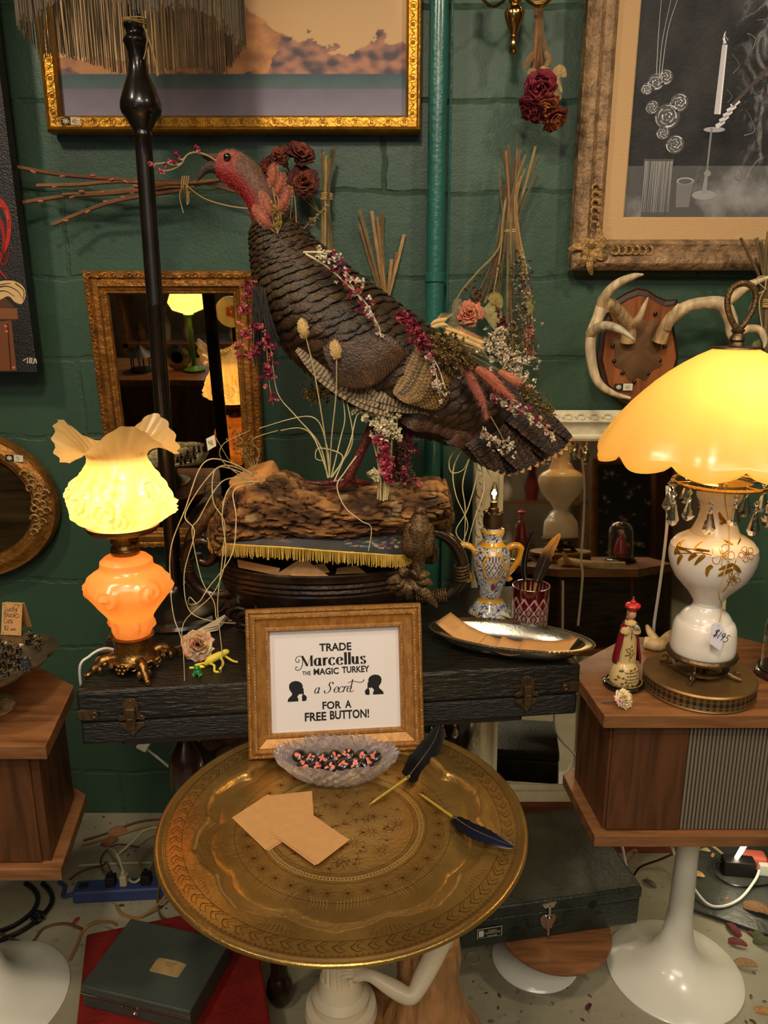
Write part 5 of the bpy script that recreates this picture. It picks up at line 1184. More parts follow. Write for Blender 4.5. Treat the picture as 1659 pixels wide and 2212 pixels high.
strands('tuft of pale grass blades standing on the log in front of the turkey\'s near leg', [[(708, 1032), (690, 960), (640, 900), (600, 850), (588, 775)], [(710, 1032), (680, 950), (650, 925), (606, 930)], [(715, 1032), (735, 950), (745, 900), (735, 830)], [(712, 1030), (705, 960), (672, 900), (560, 925)], [(716, 1030), (760, 960), (752, 880), (735, 825)], [(718, 1030), (740, 985), (690, 968), (682, 990), (700, 996)], [(722, 1040), (755, 960), (770, 900), (785, 890)]], YT - .115, .0012)
strands('long straw strands arching left from the log and falling over the case edge', [[(560, 1035), (500, 1000), (440, 1000), (400, 1100), (370, 1180), (368, 1260), (375, 1330), (395, 1400), (400, 1535)], [(555, 1030), (490, 1005), (450, 1030), (400, 1110), (420, 1150), (398, 1240), (410, 1320), (470, 1345)], [(545, 1030), (470, 1010), (460, 1080), (485, 1130), (480, 1210), (470, 1310), (480, 1420), (470, 1480), (452, 1530), (462, 1592)], [(540, 1035), (480, 1040), (430, 1120), (415, 1150), (435, 1250), (462, 1300), (470, 1340), (505, 1346)], [(560, 1040), (500, 1050), (480, 1110), (488, 1200), (462, 1280), (400, 1340), (393, 1390)], [(550, 1045), (505, 1060), (510, 1120), (500, 1200), (450, 1270), (430, 1300), (408, 1305), (410, 1290), (425, 1305)], [(530, 1035), (480, 995), (482, 960), (540, 930)], [(545, 1028), (560, 980), (545, 950), (600, 930)]], YT - .10, .00105, (200, 180, 124), -.16)
strands('pale straw strands hanging below the turkey\'s tail beside the little filament lamp', [[(1010, 950), (980, 1010), (985, 1070), (1010, 1130), (1000, 1170)], [(1020, 955), (1030, 1020), (1010, 1100), (985, 1150), (1020, 1185), (1062, 1192)], [(1015, 950), (1040, 1010), (1045, 1060), (1025, 1120), (1010, 1175)], [(1025, 960), (1000, 1040), (1005, 1100), (1003, 1180)], [(1000, 950), (972, 990), (975, 1020), (1000, 1015), (1015, 985)], [(1030, 960), (1060, 1030), (1075, 1040)]], YT - .03, .0012)
strands('single long straw looping down over the front of the log and cloth', [[(770, 985), (745, 1020), (728, 1050), (745, 1095), (780, 1125), (802, 1140), (796, 1190)]], YT - .13, .0012, (206, 190, 140))
# tail bouquet
def plume(label, path, w, col, y, name='foxtail_plume'):
    q = PS(path, y); c_ = bez(q, 8); t = thing(name, label, 'dried grass', q[0]); mb = MB(); m_ = len(c_)
    mb.tube(c_, [w*(.25 + .75*sin(pi*min(1, .12 + i/m_))) for i in range(m_)], 8, C(col))
    for _ in range(900):
        i = rt.randrange(m_ - 1); p = c_[i]; d = (c_[i + 1] - c_[i]).normalized(); o_ = V((rt.gauss(0, 1), rt.gauss(0, 1), rt.gauss(0, 1))); o_ = (o_ - d*o_.dot(d)).normalized(); ww_ = w*(.25 + .75*sin(pi*min(1, .12 + i/m_))); s_ = o_.cross(d)*.0004; k = rt.uniform(.75, 1.3)
        cc = tuple(v*k for v in C(col)); b_ = p + o_*ww_*.8; mb.add([b_ - s_, b_ + s_, b_ + (o_ + d*.9)*w*rt.uniform(.4, .9)], [(0, 1, 2)], [cc, cc, tuple(v*1.35 for v in cc)])
    o = mb.build('plume', M['plant'], t); return t
plume('drooping pink foxtail plume hanging down over the turkey\'s tail, lowest one', [(1005, 790), (1022, 830), (1040, 865), (1052, 903)], .0085, (150, 78, 60), YD + .01)
plume('thick salmon pink foxtail plume lying along the turkey\'s tail, middle one', [(1028, 796), (1055, 815), (1080, 838), (1108, 862)], .011, (176, 96, 68), YD + .03)
plume('short salmon foxtail plume furthest right on the turkey\'s tail', [(1078, 802), (1100, 816), (1120, 828), (1142, 840)], .009, (186, 112, 78), YD + .06)
plume('russet foxtail plume on top of the wheat ear at the turkey\'s rump', [(965, 712), (995, 718), (1025, 728), (1040, 738)], .006, (164, 92, 62), YD + .05)
def wheat(label, path, y):
    q = PS(path, y); c_ = bez(q, 6); t = thing('wheat_ear', label, 'dried grass', q[0]); mb = MB(); m_ = len(c_)
    for i in range(1, m_ - 1):
        d = (c_[i + 1] - c_[i - 1]).normalized()
        for s in (-1, 1):
            o_ = V((-d.z, 0, d.x))*s; dd = (d + o_*.55).normalized(); mb.ell(c_[i] + o_*.004, (.0028, .0028, .0072), 8, 6, C((206, 168, 104)), M=aim(dd))
            mb.tube([c_[i] + dd*.008 + o_*.003, c_[i] + dd*.022 + o_*.004], [.0005, .0002], 4, C((190, 156, 98)))
    mb.tube(c_, .0016, 6, C((180, 148, 88))); mb.build('ear', M['plant'], t)
wheat('plaited looking wheat ear at the root of the turkey\'s tail bouquet', [(962, 715), (990, 724), (1015, 735), (1042, 746)], YD + .025)
wheat('small pale wheat ear pointing up above the turkey\'s rump', [(936, 702), (948, 698), (962, 696)], YD + .04)
gs = [[(985, 745), (1030, 775), (1080, 800), (1130, 830)], [(980, 750), (1040, 790), (1100, 850), (1180, 885)], [(975, 745), (1060, 790), (1110, 830)], [(990, 750), (1050, 770), (1110, 790)]]
spray('moss_spray', 'feathery olive green spray at the right of the turkey\'s tail bouquet', 'flower spray', [PS(g_, YD + .07) for g_ in gs], blossoms_on([(1120, 835), (1160, 865), (1195, 895)], YD + .06, 150, None, .0042, 10, cols=[(112, 92, 40), (90, 76, 36), (140, 116, 56)]), r=.0012, scol=(120, 100, 56))
gw = [[(1000, 740), (1050, 750), (1095, 745)], [(1000, 745), (1060, 760), (1115, 770)], [(1000, 750), (1070, 780), (1150, 790)], [(1010, 740), (1060, 730), (1085, 715)], [(1060, 760), (1110, 800), (1148, 845)]]
spray('statice_spray', 'spray of small white statice flowers behind the turkey\'s tail', 'flower spray', [PS(g_, YD + .12) for g_ in gw], [h for g_ in gw for h in blossoms_on(g_[1:], YD + .115, 34, None, .0058, 9, cols=[WHT, CRM, (214, 186, 150)])], r=.0009)
gp = [[(1062, 850), (1085, 872), (1120, 885), (1150, 900), (1178, 925), (1198, 948)], [(1085, 872), (1100, 862), (1118, 868)]]
spray('flower_garland', 'thin garland of pink and white buds lying along the turkey\'s tail feathers', 'flower garland', [PS(g_, YD + .05) for g_ in gp], blossoms_on(gp[0], YD + .045, 60, None, .0058, 5, cols=[MAG, WHT, PNK, CRM]), r=.0014, scol=(206, 190, 150))
spray('statice_spray', 'little spray of white buds near the tips of the turkey\'s tail', 'flower spray', [PS([(1040, 930), (1070, 955), (1100, 972)], YD + .05), PS([(1060, 900), (1080, 935), (1092, 960)], YD + .05)], blossoms_on([(1050, 940), (1100, 970)], YD + .045, 44, None, .0052, 10, cols=[WHT, CRM, (190, 150, 120)]))
spray('gold_sprig', 'dry sprig with dark seed heads standing at the left end of the log', 'flower sprig', [PS([(548, 1010), (530, 970), (512, 930)], YT - .02), PS([(552, 1010), (540, 975), (520, 945)], YT - .02), PS([(545, 1010), (525, 980), (505, 960)], YT - .02)], blossoms_on([(535, 985), (508, 935)], YT - .025, 90, None, .0036, 9, cols=[(150, 118, 54), (112, 86, 38)]))
tgq = [P(445, 948, 1.70), P(463, 939, 1.70), P(467, 963, 1.695), P(449, 974, 1.695)]
t_ = MB().slab(tgq, (0, .0008, 0)).build('price_tag', M['pale_paper'], smooth=False); tag(t_, 'small white price tag held up in the air among straws left of the log', 'price tag')
ww = MB(); write(ww, basis(P(451, 962, 1.694), V((1, 0, .3)).normalized(), V((-.25, 0, 1)).normalized(), (0, -1, 0)), '92', 0, 0, .0065, .0009); ww.build('handwriting', M['ink'], t_, smooth=False)
MB().tube([P(466, 945, 1.697), P(492, 990, 1.67), P(515, 1012, 1.63)], .0006, 5).build('tag_string', M['twine'], t_)
# ================================================================ pictures and frames on the wall
def wallT(px, py, y, tilt=0): return basis(P(px, py, y), (1, 0, 0), V((0, -sin(tilt), cos(tilt))), V((0, -cos(tilt), -sin(tilt))))
M['gilt'] = mat('gilt_frame', (186, 132, 42), .36, metal=.75, var=.25, vs=30, bump=.2, bs=90)
M['gilt_old'] = mat('aged_gilt', (150, 100, 40), .45, metal=.6, var=.4, vs=26, bump=.5, bs=80)
M['mirror'] = mat('silvered_glass', (214, 208, 190), .03, metal=1)
M['print'] = mat('printed_picture', attr=True, rough=.6, spec=.2)
# 1 gilt landscape
y1 = 1.985; a, b = P(103, 285, y1), P(909, 285, y1); zt1 = 2.42
w_, h_ = b.x - a.x, zt1 - a.z
T1 = basis(((a.x + b.x)/2, y1 + .01, (a.z + zt1)/2), (1, 0, 0), (0, 0, 1), (0, -1, 0))
pic = thing('landscape_picture', 'gilt framed pastel landscape print of rocks and water on the upper wall', 'picture', (T1.translation.x, y1 + .03, a.z))
mb = MB(); frame(mb, T1, w_, h_, [(0, -.025), (0, .010), (.004, .018), (.008, .020), (.011, .016), (.030, .016), (.033, .013), (.036, .008), (.036, -.01)]); mb.build('gilt_moulding', M['gilt'], pic, ang=25)
bd = MB()
def roundel(x, y, a):
    for r in (.0095, .0): bd.tube([T1 @ V((x + max(r, .0065)*cos(u), y + max(r, .0065)*sin(u), .0172)) for u in [i*2*pi/14 for i in range(14)]], .0011, 5, closed=True) if r else None
    ux, uy = cos(a), sin(a)
    for k in (-1, 0, 1): bd.tube([T1 @ V((x + ux*k*.0028 - uy*s*.0045, y + uy*k*.0028 + ux*s*.0045, .0168)) for s in (-1, 1)], .0008, 4)
    bd.tube([T1 @ V((x + ux*.0178*cos(u) - uy*(.0095*sin(u) - .004), y + uy*.0178*cos(u) + ux*(.0095*sin(u) - .004), .0168)) for u in [i*pi/8 for i in range(9)]], .0009, 5)
along(w_, h_, .0205, .0372, roundel); bd.build('roundel_ornament', M['gilt'], pic)
def land(u, v):                                 # generic pastel lake scene
    n1 = NZ.fractal(V((u*5, v*3, 1.0)), .7, 2, 5); n2 = NZ.fractal(V((u*16, v*16, 4.0)), .8, 2.1, 5)
    sky = mixc(C((226, 184, 124)), C((214, 176, 138)), v)
    wl = .205
    if v < .13: return tuple(x*(1 + .06*n2) for x in mixc(C((150, 142, 154)), C((128, 122, 140)), v*7))
    if v < wl: return tuple(x*(1 + .10*n2) for x in mixc(C((104, 120, 116)), C((82, 104, 110)), (v - .13)/.075))
    ridge = wl + .015 + .27*max(0, 1 - abs(u - .54)*4.2) + .33*max(0, (u - .80))*1.6 + .10*max(0, 1 - abs(u - .12)*5) + .05*n1
    rocks = wl + .17*max(0, 1 - abs(u - .72)*8) + .19*max(0, 1 - abs(u - .93)*5.5) + .07*max(0, 1 - abs(u - .64)*12) + .05*n2
    if v < rocks:
        k = NZ.noise(V((u*30, v*26, 2))) + .6*n2; return mixc(C((196, 142, 118)), C((104, 92, 96)), max(0, min(1, .45 + k)))
    if v < ridge:
        k = .5 + .9*n2; return mixc(C((216, 156, 104)), C((176, 124, 92)), max(0, min(1, k)))
    return sky
mb = MB(); iw, ih = w_ - .072, h_ - .072
mb.grid(lambda u, v: T1 @ V(((u - .5)*iw, (v - .5)*ih, -.004)), 260, 170, land); mb.build('landscape_print', M['print'], pic, smooth=False)
def pricetag(T, x, y, num, label, parent_note=None, w=.024):
    t = thing('price_label', label, 'price tag', T @ V((x, y, 0)))
    MB(T=T).box((x, y, .0006), (w, w*.72, .0008)).build('card', M['pale_paper'], t, smooth=False)
    e = MB(T=T); e.box((x - w*.98, y, .0006), (w*.9, w*.72, .0008)); o = e.build('dark_emblem', M['ink'], t, smooth=False)
    g = MB()
    for k in range(7): disc(g, T, x - w*.98 + .0055*cos(k*2*pi/7), y + .0045*sin(k*2*pi/7), .0022, .0016, (.5, .44, .34), .00125, 8, k)
    disc(g, T, x - w*.98, y, .003, .003, (.5, .44, .34), .0013, 10); g.build('flourish', M['pale_paper'], o, smooth=False)
    ww = MB(); write(ww, T, num, x - w*.32, y - w*.18, w*.26, .0007, z=.0011); ww.build('handwriting', M['ink'], t, smooth=False)
q = T1.inverted() @ P(166, 263, y1); pricetag(T1 @ MX.Translation((0, 0, .0165)), q.x, q.y, '65', 'small white price label stuck on the gilt landscape frame at lower left')
# 2 ornate silver-gold framed black and white still life
M['weathered'] = mat('weathered_gilt_wood', (150, 118, 82), .55, metal=.2, var=.55, vs=34, bump=.9, bs=60, vstretch=(1, 1, 1))
M['linen'] = mat('linen_liner', (198, 160, 110), .8, bump=.3, bs=300)
y2 = 1.985; a = P(1231, 584, y2); tl = math.radians(1.6)
W2, H2 = .95, 1.15
T2 = basis(V((a.x + W2/2, y2 - .008, a.z + H2/2)), (1, 0, 0), V((0, -sin(tl), cos(tl))), V((0, -cos(tl), -sin(tl))))
pc2 = thing('still_life_picture', 'black and white still life of candle, roses and smoke in a weathered ornate gold frame', 'picture', (T2.translation.x, y2 + .02, a.z))
mb = MB(); frame(mb, T2, W2, H2, [(0, -.02), (0, .018), (.006, .026), (.016, .032), (.030, .030), (.042, .020), (.052, .022), (.060, .026), (.068, .020), (.072, .012), (.072, -.01)]); mb.build('ornate_frame', M['weathered'], pc2, ang=25)
mb = MB(); frame(mb, T2, W2 - .138, H2 - .138, [(0, .006), (.052, .006), (.055, .004), (.055, -.008)]); mb.build('linen_liner', M['linen'], pc2, ang=25)
bd = MB(); r5 = random.Random(12)
cx, cy = -W2/2 + .045, -H2/2 + .045              # carved corner
for k in range(11):
    an = k*2*pi/11; l = .030 + .014*(k % 3)
    vane(bd, [T2 @ V((cx, cy, .032)), T2 @ V((cx + l*.6*cos(an), cy + l*.6*sin(an), .040)), T2 @ V((cx + l*cos(an + .25), cy + l*sin(an + .25), .030))], .010, T2.to_3x3() @ V((0, 0, 1)), lambda t: ((1, 1, 1), (1, 1, 1)), 12, 1, rn=r5)
for dx, dy in ((1, 0), (0, 1)):
    for s in range(6):
        d = .055 + s*.017; o_ = (cx + dx*d, cy + dy*d)
        bd.tube([T2 @ V((o_[0] + dy*(.012*cos(q_)*(1 - q_/9)) + dx*.010*sin(q_), o_[1] + dx*(.012*cos(q_)*(1 - q_/9)) + dy*.010*sin(q_), .034 - s*.0016)) for q_ in [i*.5 for i in range(11)]], lerpl([.0042, .0034, .0016], 11), 6)
bd.build('carved_corner', M['goldleaf'], pc2)
kx2 = lambda px, py: T2.inverted() @ P(px, py, y2 - .008)
iw2, ih2 = W2 - .138 - .108, H2 - .138 - .108
def still(u, v):
    n_ = NZ.fractal(V((u*7 + 3, v*7, 0)), .8, 2.2, 6); n3 = NZ.fractal(V((u*5 + 1.6*NZ.noise(V((u*6, v*6, 7))), v*6 - u*2 + 1.6*NZ.noise(V((u*6, v*6, 3))), 9)), .7, 2.1, 6)
    g = .035 + .02*n_
    if v < .13: g = .10 + .22*max(0, n_) + .16*max(0, u - .3)
    sm = max(0, 1 - abs(u - (.62 - .18*(v - .5) + .06*n3))*3.2); ridge = 1 - abs(n3)*3.0
    if .10 < v: g += max(0, ridge)**3*sm*.75*(.4 + .6*min(1, (1 - v)*2)) + .22*sm*max(0, n_)
    return (g*1.02, g, g*.97)
mb = MB(); mb.grid(lambda u, v: T2 @ V(((u - .5)*iw2, (v - .5)*ih2, -.004)), 250, 320, still)
TQ = T2 @ MX.Translation((0, 0, -.0035)); rq = random.Random(6)
def at2(px, py): q = kx2(px, py); return q.x, q.y
gq = lambda v: (v, v*.985, v*.96)
stroke(mb, TQ, [at2(1553, 245), at2(1568, 95)], .0155, .0125, col=gq(.62)); stroke(mb, TQ, [at2(1558, 245), at2(1572, 95)], .004, .003, col=gq(.9), z=.0002)
stroke(mb, TQ, curve2([at2(1568, 93), at2(1566, 80), at2(1569, 66)]), .0075, .001, col=gq(.95))
stroke(mb, TQ, [at2(1541, 275), at2(1532, 365)], .005, .004, col=gq(.25)); stroke(mb, TQ, [at2(1532, 365), at2(1526, 415)], .006, .012, col=gq(.3))
disc(mb, TQ, *at2(1533, 373), .0085, .007, gq(.3), .0001); disc(mb, TQ, *at2(1526, 420), .03, .011, gq(.34), .0001); disc(mb, TQ, *at2(1547, 278), .026, .006, gq(.42), .0001)
x0, y0 = at2(1482, 420); poly(mb, TQ, [(x0 - .021, y0 + .032), (x0 - .017, y0 - .028), (x0 + .015, y0 - .028), (x0 + .020, y0 + .032)], gq(.20), .0001); disc(mb, TQ, x0, y0 + .032, .021, .008, gq(.42), .0002); disc(mb, TQ, x0, y0 + .031, .017, .006, gq(.12), .0003)
x0, y0 = at2(1430, 400); poly(mb, TQ, [(x0 - .045, y0 + .06), (x0 - .040, y0 - .07), (x0 + .02, y0 - .07), (x0 + .028, y0 + .06)], gq(.10), .0001)
for k in range(22): xx = x0 - .04 + .064*k/21; stroke(mb, TQ, [(xx, y0 + .055), (xx + .002*sin(k), y0 - .06)], .0014, .0006, col=gq(rq.uniform(.12, .7)), z=.0003)
for (px, py, r_) in ((1445, 250, .030), (1470, 220, .022), (1462, 310, .022), (1420, 175, .020), (1400, 190, .014), (1412, 230, .016), (1436, 285, .016), (1440, 165, .018)):
    x, y = at2(px, py); disc(mb, TQ, x, y, r_, r_*.95, gq(.10), .0002, 20)
    for k in range(13):
        an = k*2.4; q = r_*(.15 + .85*k/13); g = rq.uniform(.25, .85)
        stroke(mb, TQ, curve2([(x + q*cos(an + d), y + q*.92*sin(an + d)) for d in (-.55, 0, .55)], 4), .0046*r_/.03, .001, col=gq(g), z=.0004)
for st_ in ([(1425, 180), (1432, 90), (1450, 0)], [(1430, 170), (1445, 60), (1475, -30)], [(1420, 160), (1424, 70), (1430, -10)]): stroke(mb, TQ, curve2([at2(*q) for q in st_]), .002, .001, col=gq(.45), z=.0003)
for k in range(5):                              # hand holding a stick
    x, y = at2(1555 + k*8, 262 - k*11); stroke(mb, TQ, curve2([(x - .004, y - .010), (x + .006, y - .004), (x + .015, y + .002)], 5), .011, .008, col=gq(.72 + .03*k), z=.0005)
stroke(mb, TQ, [at2(1585, 225), at2(1659, 150), at2(1720, 90)], .008, .010, col=(.10, .075, .06), z=.0006)
for k in range(16):                             # curling smoke
    px, py = rq.uniform(1570, 1720), rq.uniform(20, 400); x, y = at2(px, py); a0 = rq.uniform(0, 6.3); l = rq.uniform(.02, .06)
    stroke(mb, TQ, curve2([(x, y), (x + l*.5*cos(a0), y + l*.5*sin(a0)), (x + l*.6*cos(a0 + .9), y + l*.9*sin(a0 + .7)), (x + l*.2*cos(a0 + 1.8), y + l*1.1*sin(a0 + 1.2))], 5), rq.uniform(.001, .003), .0004, col=gq(rq.uniform(.15, .35)), z=.0002)
mb.build('canvas', mat('varnished_canvas', attr=True, rough=.5, spec=.15, bump=.4, bs=160, bdist=.003), pc2, smooth=False)
# 3 dark canvas at far left
y3 = 1.96; b3 = P(88, 803, y3); t3 = P(0, 170, y3)
W3, H3 = .62, .98; T3 = basis(V((b3.x - W3/2, y3 - .006, b3.z + H3/2)), (1, 0, 0), V((0, -sin(.03), cos(.03))), V((0, -cos(.03), -sin(.03))))
cv_ = thing('dark_canvas', 'dark painted canvas with red ribbon, cream petal shape and brown post, cut by left edge', 'painting', (T3.translation.x, y3 + .03, b3.z))
MB(T=T3).box((0, 0, .012), (W3, H3, .034)).build('stretched_canvas', mat('black_canvas', (34, 30, 27), .4, var=.4, vs=30, bump=.35, bs=240), cv_, smooth=False, bevel=.002)
mb = MB(); TQ3 = T3 @ MX.Translation((0, 0, .0292)); at3 = lambda px, py: tuple((T3.inverted() @ P(px, py, y3 - .035))[:2])
poly(mb, TQ3, [at3(*q) for q in ((-60, 700), (20, 692), (30, 802), (-60, 802))][::1], C((112, 66, 38))); stroke(mb, TQ3, [at3(12, 700), at3(18, 800)], .003, col=C((52, 30, 20)), z=.0002)
poly(mb, TQ3, [at3(*q) for q in ((-60, 664), (33, 666), (35, 690), (-60, 690))], C((124, 80, 44)), .0003); poly(mb, TQ3, [at3(*q) for q in ((-40, 664), (2, 636), (28, 664))], C((84, 56, 36)), .0002)
pet = curve2([(-60, 640), (-20, 612), (20, 606), (44, 616), (52, 634), (44, 656), (28, 652), (14, 640), (-10, 650), (-60, 660)], 6); poly(mb, TQ3, [at3(*q) for q in pet], C((206, 172, 116)), .0004)
for st_ in ([(-20, 625), (10, 618), (34, 628), (44, 644)], [(-30, 640), (4, 628), (28, 640)], [(30, 612), (48, 628), (46, 650)], [(-40, 634), (-5, 616), (20, 612)]): stroke(mb, TQ3, curve2([at3(*q) for q in st_]), .0028, .001, col=C((40, 24, 18)), z=.0006)
for st_, w_s, c_ in (([(-30, 420), (5, 440), (18, 480), (12, 530), (-10, 570), (12, 602)], .016, (176, 44, 32)), ([(-30, 455), (0, 480), (6, 530), (-10, 590)], .014, (150, 34, 26)), ([(-20, 560), (8, 570), (18, 540)], .008, (120, 26, 20)), ([(-20, 440), (10, 452), (20, 500)], .004, (214, 84, 62))): stroke(mb, TQ3, curve2([at3(*q) for q in st_]), w_s, .003, col=C(c_), z=.0005)
for q in ((8, 705), (10, 716), (24, 795)): disc(mb, TQ3, *at3(*q), .004, .003, C((196, 108, 76)), .0006)
for st_ in ([(45, 780), (55, 774), (54, 786)], [(60, 773), (59, 786)], [(64, 774), (63, 786), (68, 786), (70, 775)], [(72, 776), (74, 786)]): stroke(mb, TQ3, [at3(*q) for q in st_], .0028, col=C((206, 190, 160)), z=.0005)
mb.build('painted_design', mat('oil_paint', attr=True, rough=.4, coat=.2), cv_, smooth=False)
# 4 oval gilt picture at left edge
y4 = 1.99; c4 = P(-84, 1091, y4); s4 = S(c4)
T4 = basis(c4, (1, 0, 0), (0, 0, 1), (0, -1, 0)); ov = thing('oval_picture', 'oval antique gold frame with carved scrolls around dark bronze picture, cut by left edge', 'picture', (c4.x, y4 + .02, c4.z - .17))
A4, B4 = 208*s4, 166*s4
def oframe(prof): return [[T4 @ V(((A4 - i)*cos(2*pi*k/90), (B4 - i*.82)*sin(2*pi*k/90), z)) for k in range(90)] for i, z in prof]
mb = MB(); mb.loft(oframe([(0, -.02), (0, .006), (.003, .012), (.007, .012), (.010, .008), (.016, .010), (.034, .020), (.050, .019), (.056, .012), (.062, .010), (.066, .004), (.068, -.008)]), caps=False); mb.build('oval_frame', M['gilt_old'], ov, ang=30)
mb = MB(); mb.loft(oframe([(.066, -.004), (.2, -.004)]) + [[T4 @ V((0, 0, -.004))]*90], caps=False)
mb.build('picture_face', mat('dark_bronze_sheen', (74, 58, 32), .3, metal=.6, var=.6, vs=7, vstretch=(.5, 1, 9)), ov, smooth=False)
bd = MB(); rq = random.Random(14)
for k in range(16):
    px, py = [(62, 1022), (72, 1030), (80, 1040), (72, 1052), (95, 1050), (104, 1062), (92, 1070), (84, 1082), (100, 1086), (82, 1096), (96, 1104), (108, 1100), (84, 1116), (98, 1124), (88, 1136), (80, 1146)][k]
    q = T4.inverted() @ P(px, py, y4); sg2 = 1 if k % 2 else -1; r0 = .013
    bd.tube([T4 @ V((q.x + sg2*r0*cos(u)*(1 - u/8.5), q.y + r0*sin(u)*(1 - u/8.5), .022)) for u in [i*.5 for i in range(13)]], lerpl([.0036, .003, .0016], 13), 6)
    bd.ell(T4 @ V((q.x - sg2*.006, q.y + .006, .020)), (.006, .0035, .0035), 8, 5, M=MX.Rotation(rq.uniform(0, 3), 3, 'Y'))
bd.build('carved_scrolls', M['goldleaf'], ov)
q = T4.inverted() @ P(40, 979, y4); pricetag(T4 @ MX.Translation((0, 0, .0195)) @ MX.Rotation(-.06, 4, 'Z'), q.x, q.y, '75', 'small white price label stuck on the oval gold frame')
# 5 gold framed mirror leaning behind the lamp
def mirror(label, TLx, TRx, pyT, yT_, pyB, yB_, prof, m_fr, m_orn, inset, ostep, orn_z, name='framed_mirror', orn=None):
    a, b = P(TLx, pyT, yT_), P(TRx, pyT, yT_); zb_ = P(829, pyB, yB_).z
    up = V((0, yT_ - yB_, a.z - zb_)); hh = up.length; up.normalize(); n_ = V((1, 0, 0)).cross(up); w = b.x - a.x
    T = basis(((a.x + b.x)/2, (yT_ + yB_)/2, (a.z + zb_)/2), (1, 0, 0), up, n_)
    t = thing(name, label, 'mirror', ((a.x + b.x)/2, yB_, zb_))
    mb = MB(); frame(mb, T, w, hh, prof); mb.build('mirror_frame', m_fr, t, ang=25)
    i = prof[-1][0]; MB(T=T).box((0, 0, prof[-1][1] + .002), (w - 2*i + .006, hh - 2*i + .006, .003)).build('mirror_glass', M['mirror'] if orn is None else orn[1], t, smooth=False)
    MB(T=T).box((0, 0, prof[0][1] + .003), (w - .01, hh - .01, .004)).build('backing_board', M['dark'], t, smooth=False)
    bd = MB()
    def sc(x, y, a_):
        ux, uy = cos(a_), sin(a_); r0 = ostep*.42; sg2 = 1 if (int((x + y)*1000)) % 2 else -1
        bd.tube([T @ V((x + ux*r0*cos(u)*(1 - u/8) - uy*sg2*r0*.8*sin(u)*(1 - u/8), y + uy*r0*cos(u)*(1 - u/8) + ux*sg2*r0*.8*sin(u)*(1 - u/8), orn_z)) for u in [k*.6 for k in range(10)]], lerpl([r0*.26, r0*.22, r0*.12], 10), 6)
        bd.ell(T @ V((x + ux*r0*.9, y + uy*r0*.9, orn_z)), (r0*.45, r0*.22, r0*.25), 8, 5, M=T.to_3x3() @ MX.Rotation(a_ + .6*sg2, 3, 'Z'))
    along(w, hh, inset, ostep, sc); bd.build('scroll_moulding', m_orn, t)
    return t, T
M['oldmirror'] = mat('foxed_mirror', (176, 166, 140), .012, metal=1, var=.35, vs=5, vstretch=(6, 1, .8))
gm_, TGM = mirror('tall gold framed mirror hung on the wall behind the dark lamp pole', 180, 548, 585, 1.905, 1180, 1.975, [(0, -.012), (0, .008), (.004, .014), (.014, .015), (.018, .010), (.022, .014), (.034, .016), (.038, .010), (.042, .009), (.046, .006), (.050, .006), (.053, .0), (.053, -.006)], M['gilt_old'], M['gilt_old'], .009, .019, .0155, orn=(0, M['oldmirror']))
M['creamframe'] = mat('cream_painted_frame', (216, 204, 166), .5, var=.12, vs=20, bump=.25, bs=60)
wm_, TWM = mirror('large cream carved frame mirror leaning behind the walnut cabinet', 1025, 1593, 886, 1.990, 1752, 1.875, [(0, -.014), (0, .012), (.006, .020), (.030, .022), (.036, .014), (.050, .006), (.062, .004), (.068, .008), (.074, .006), (.080, .0), (.080, -.006)], M['creamframe'], M['creamframe'], .018, .034, .021)
# ================================================================ dried bundles hung on the wall
def stick_bundle(name, label, sticks, y, r, cols, band=None, cat='dried stems', extra=None):
    t = thing(name, label, cat, P(*sticks[0][0], y)); rn_ = random.Random(len(label)*3)
    mb = MB()
    for s in sticks:
        q = [P(a, b, y + rn_.uniform(-.012, .010)) for a, b in s]; c_ = bez(q, 5); k = rn_.uniform(.65, 1.25); cc = tuple(v*k for v in C(rn_.choice(cols))); rr_ = r*rn_.uniform(.75, 1.2)
        mb.tube(c_, lerpl([rr_, rr_, rr_*.85], len(c_)), 6, cc)
    mb.build('stems', M['plant'], t)
    if band:
        (px, py), rad, n_ = band; c0 = P(px, py, y); mb = MB()
        for k in range(n_): mb.tube([c0 + V((rad*cos(u), rad*.7*sin(u), k*.0035 + .0015*sin(u + k))) for u in [i*2*pi/18 for i in range(18)]], .0018, 6, closed=True)
        mb.build('tie_band', M['twine'], t)
    return t
YWL = 1.985
OLV = [(128, 112, 66), (112, 92, 52), (150, 128, 78), (96, 80, 48)]
rs_ = random.Random(77)
stick_bundle('stem_bundle', 'upright bundle of cut olive rose stems held by a rubber band on the wall', [[(695 + k*2.6 + rs_.uniform(-2, 2), 310 + rs_.uniform(0, 40)), (704 - 6 + k*1.0, 430), (690 + k*2.9, 560)] for k in range(12)], YWL - .02, .0042, OLV, ((705, 430), .014, 4))
stick_bundle('stem_bundle', 'splayed bundle of bare tan stems on the wall above the turkey\'s back', [[(776, 455), (800, 540), (825, 640)], [(776, 485), (800, 570), (826, 650)], [(803, 456), (815, 540), (830, 640)], [(815, 470), (822, 540), (834, 640)], [(827, 458), (826, 540), (836, 640)], [(820, 490), (824, 560), (832, 640)], [(873, 507), (855, 580), (838, 645)], [(846, 560), (842, 600), (838, 640)], [(858, 545), (850, 590), (840, 640)]], 2.013, .0042, [(168, 132, 82), (150, 112, 68), (132, 108, 58)])
M['twigbark'] = mat('willow_bark', attr=True, rough=.6, var=.4, vs=60)
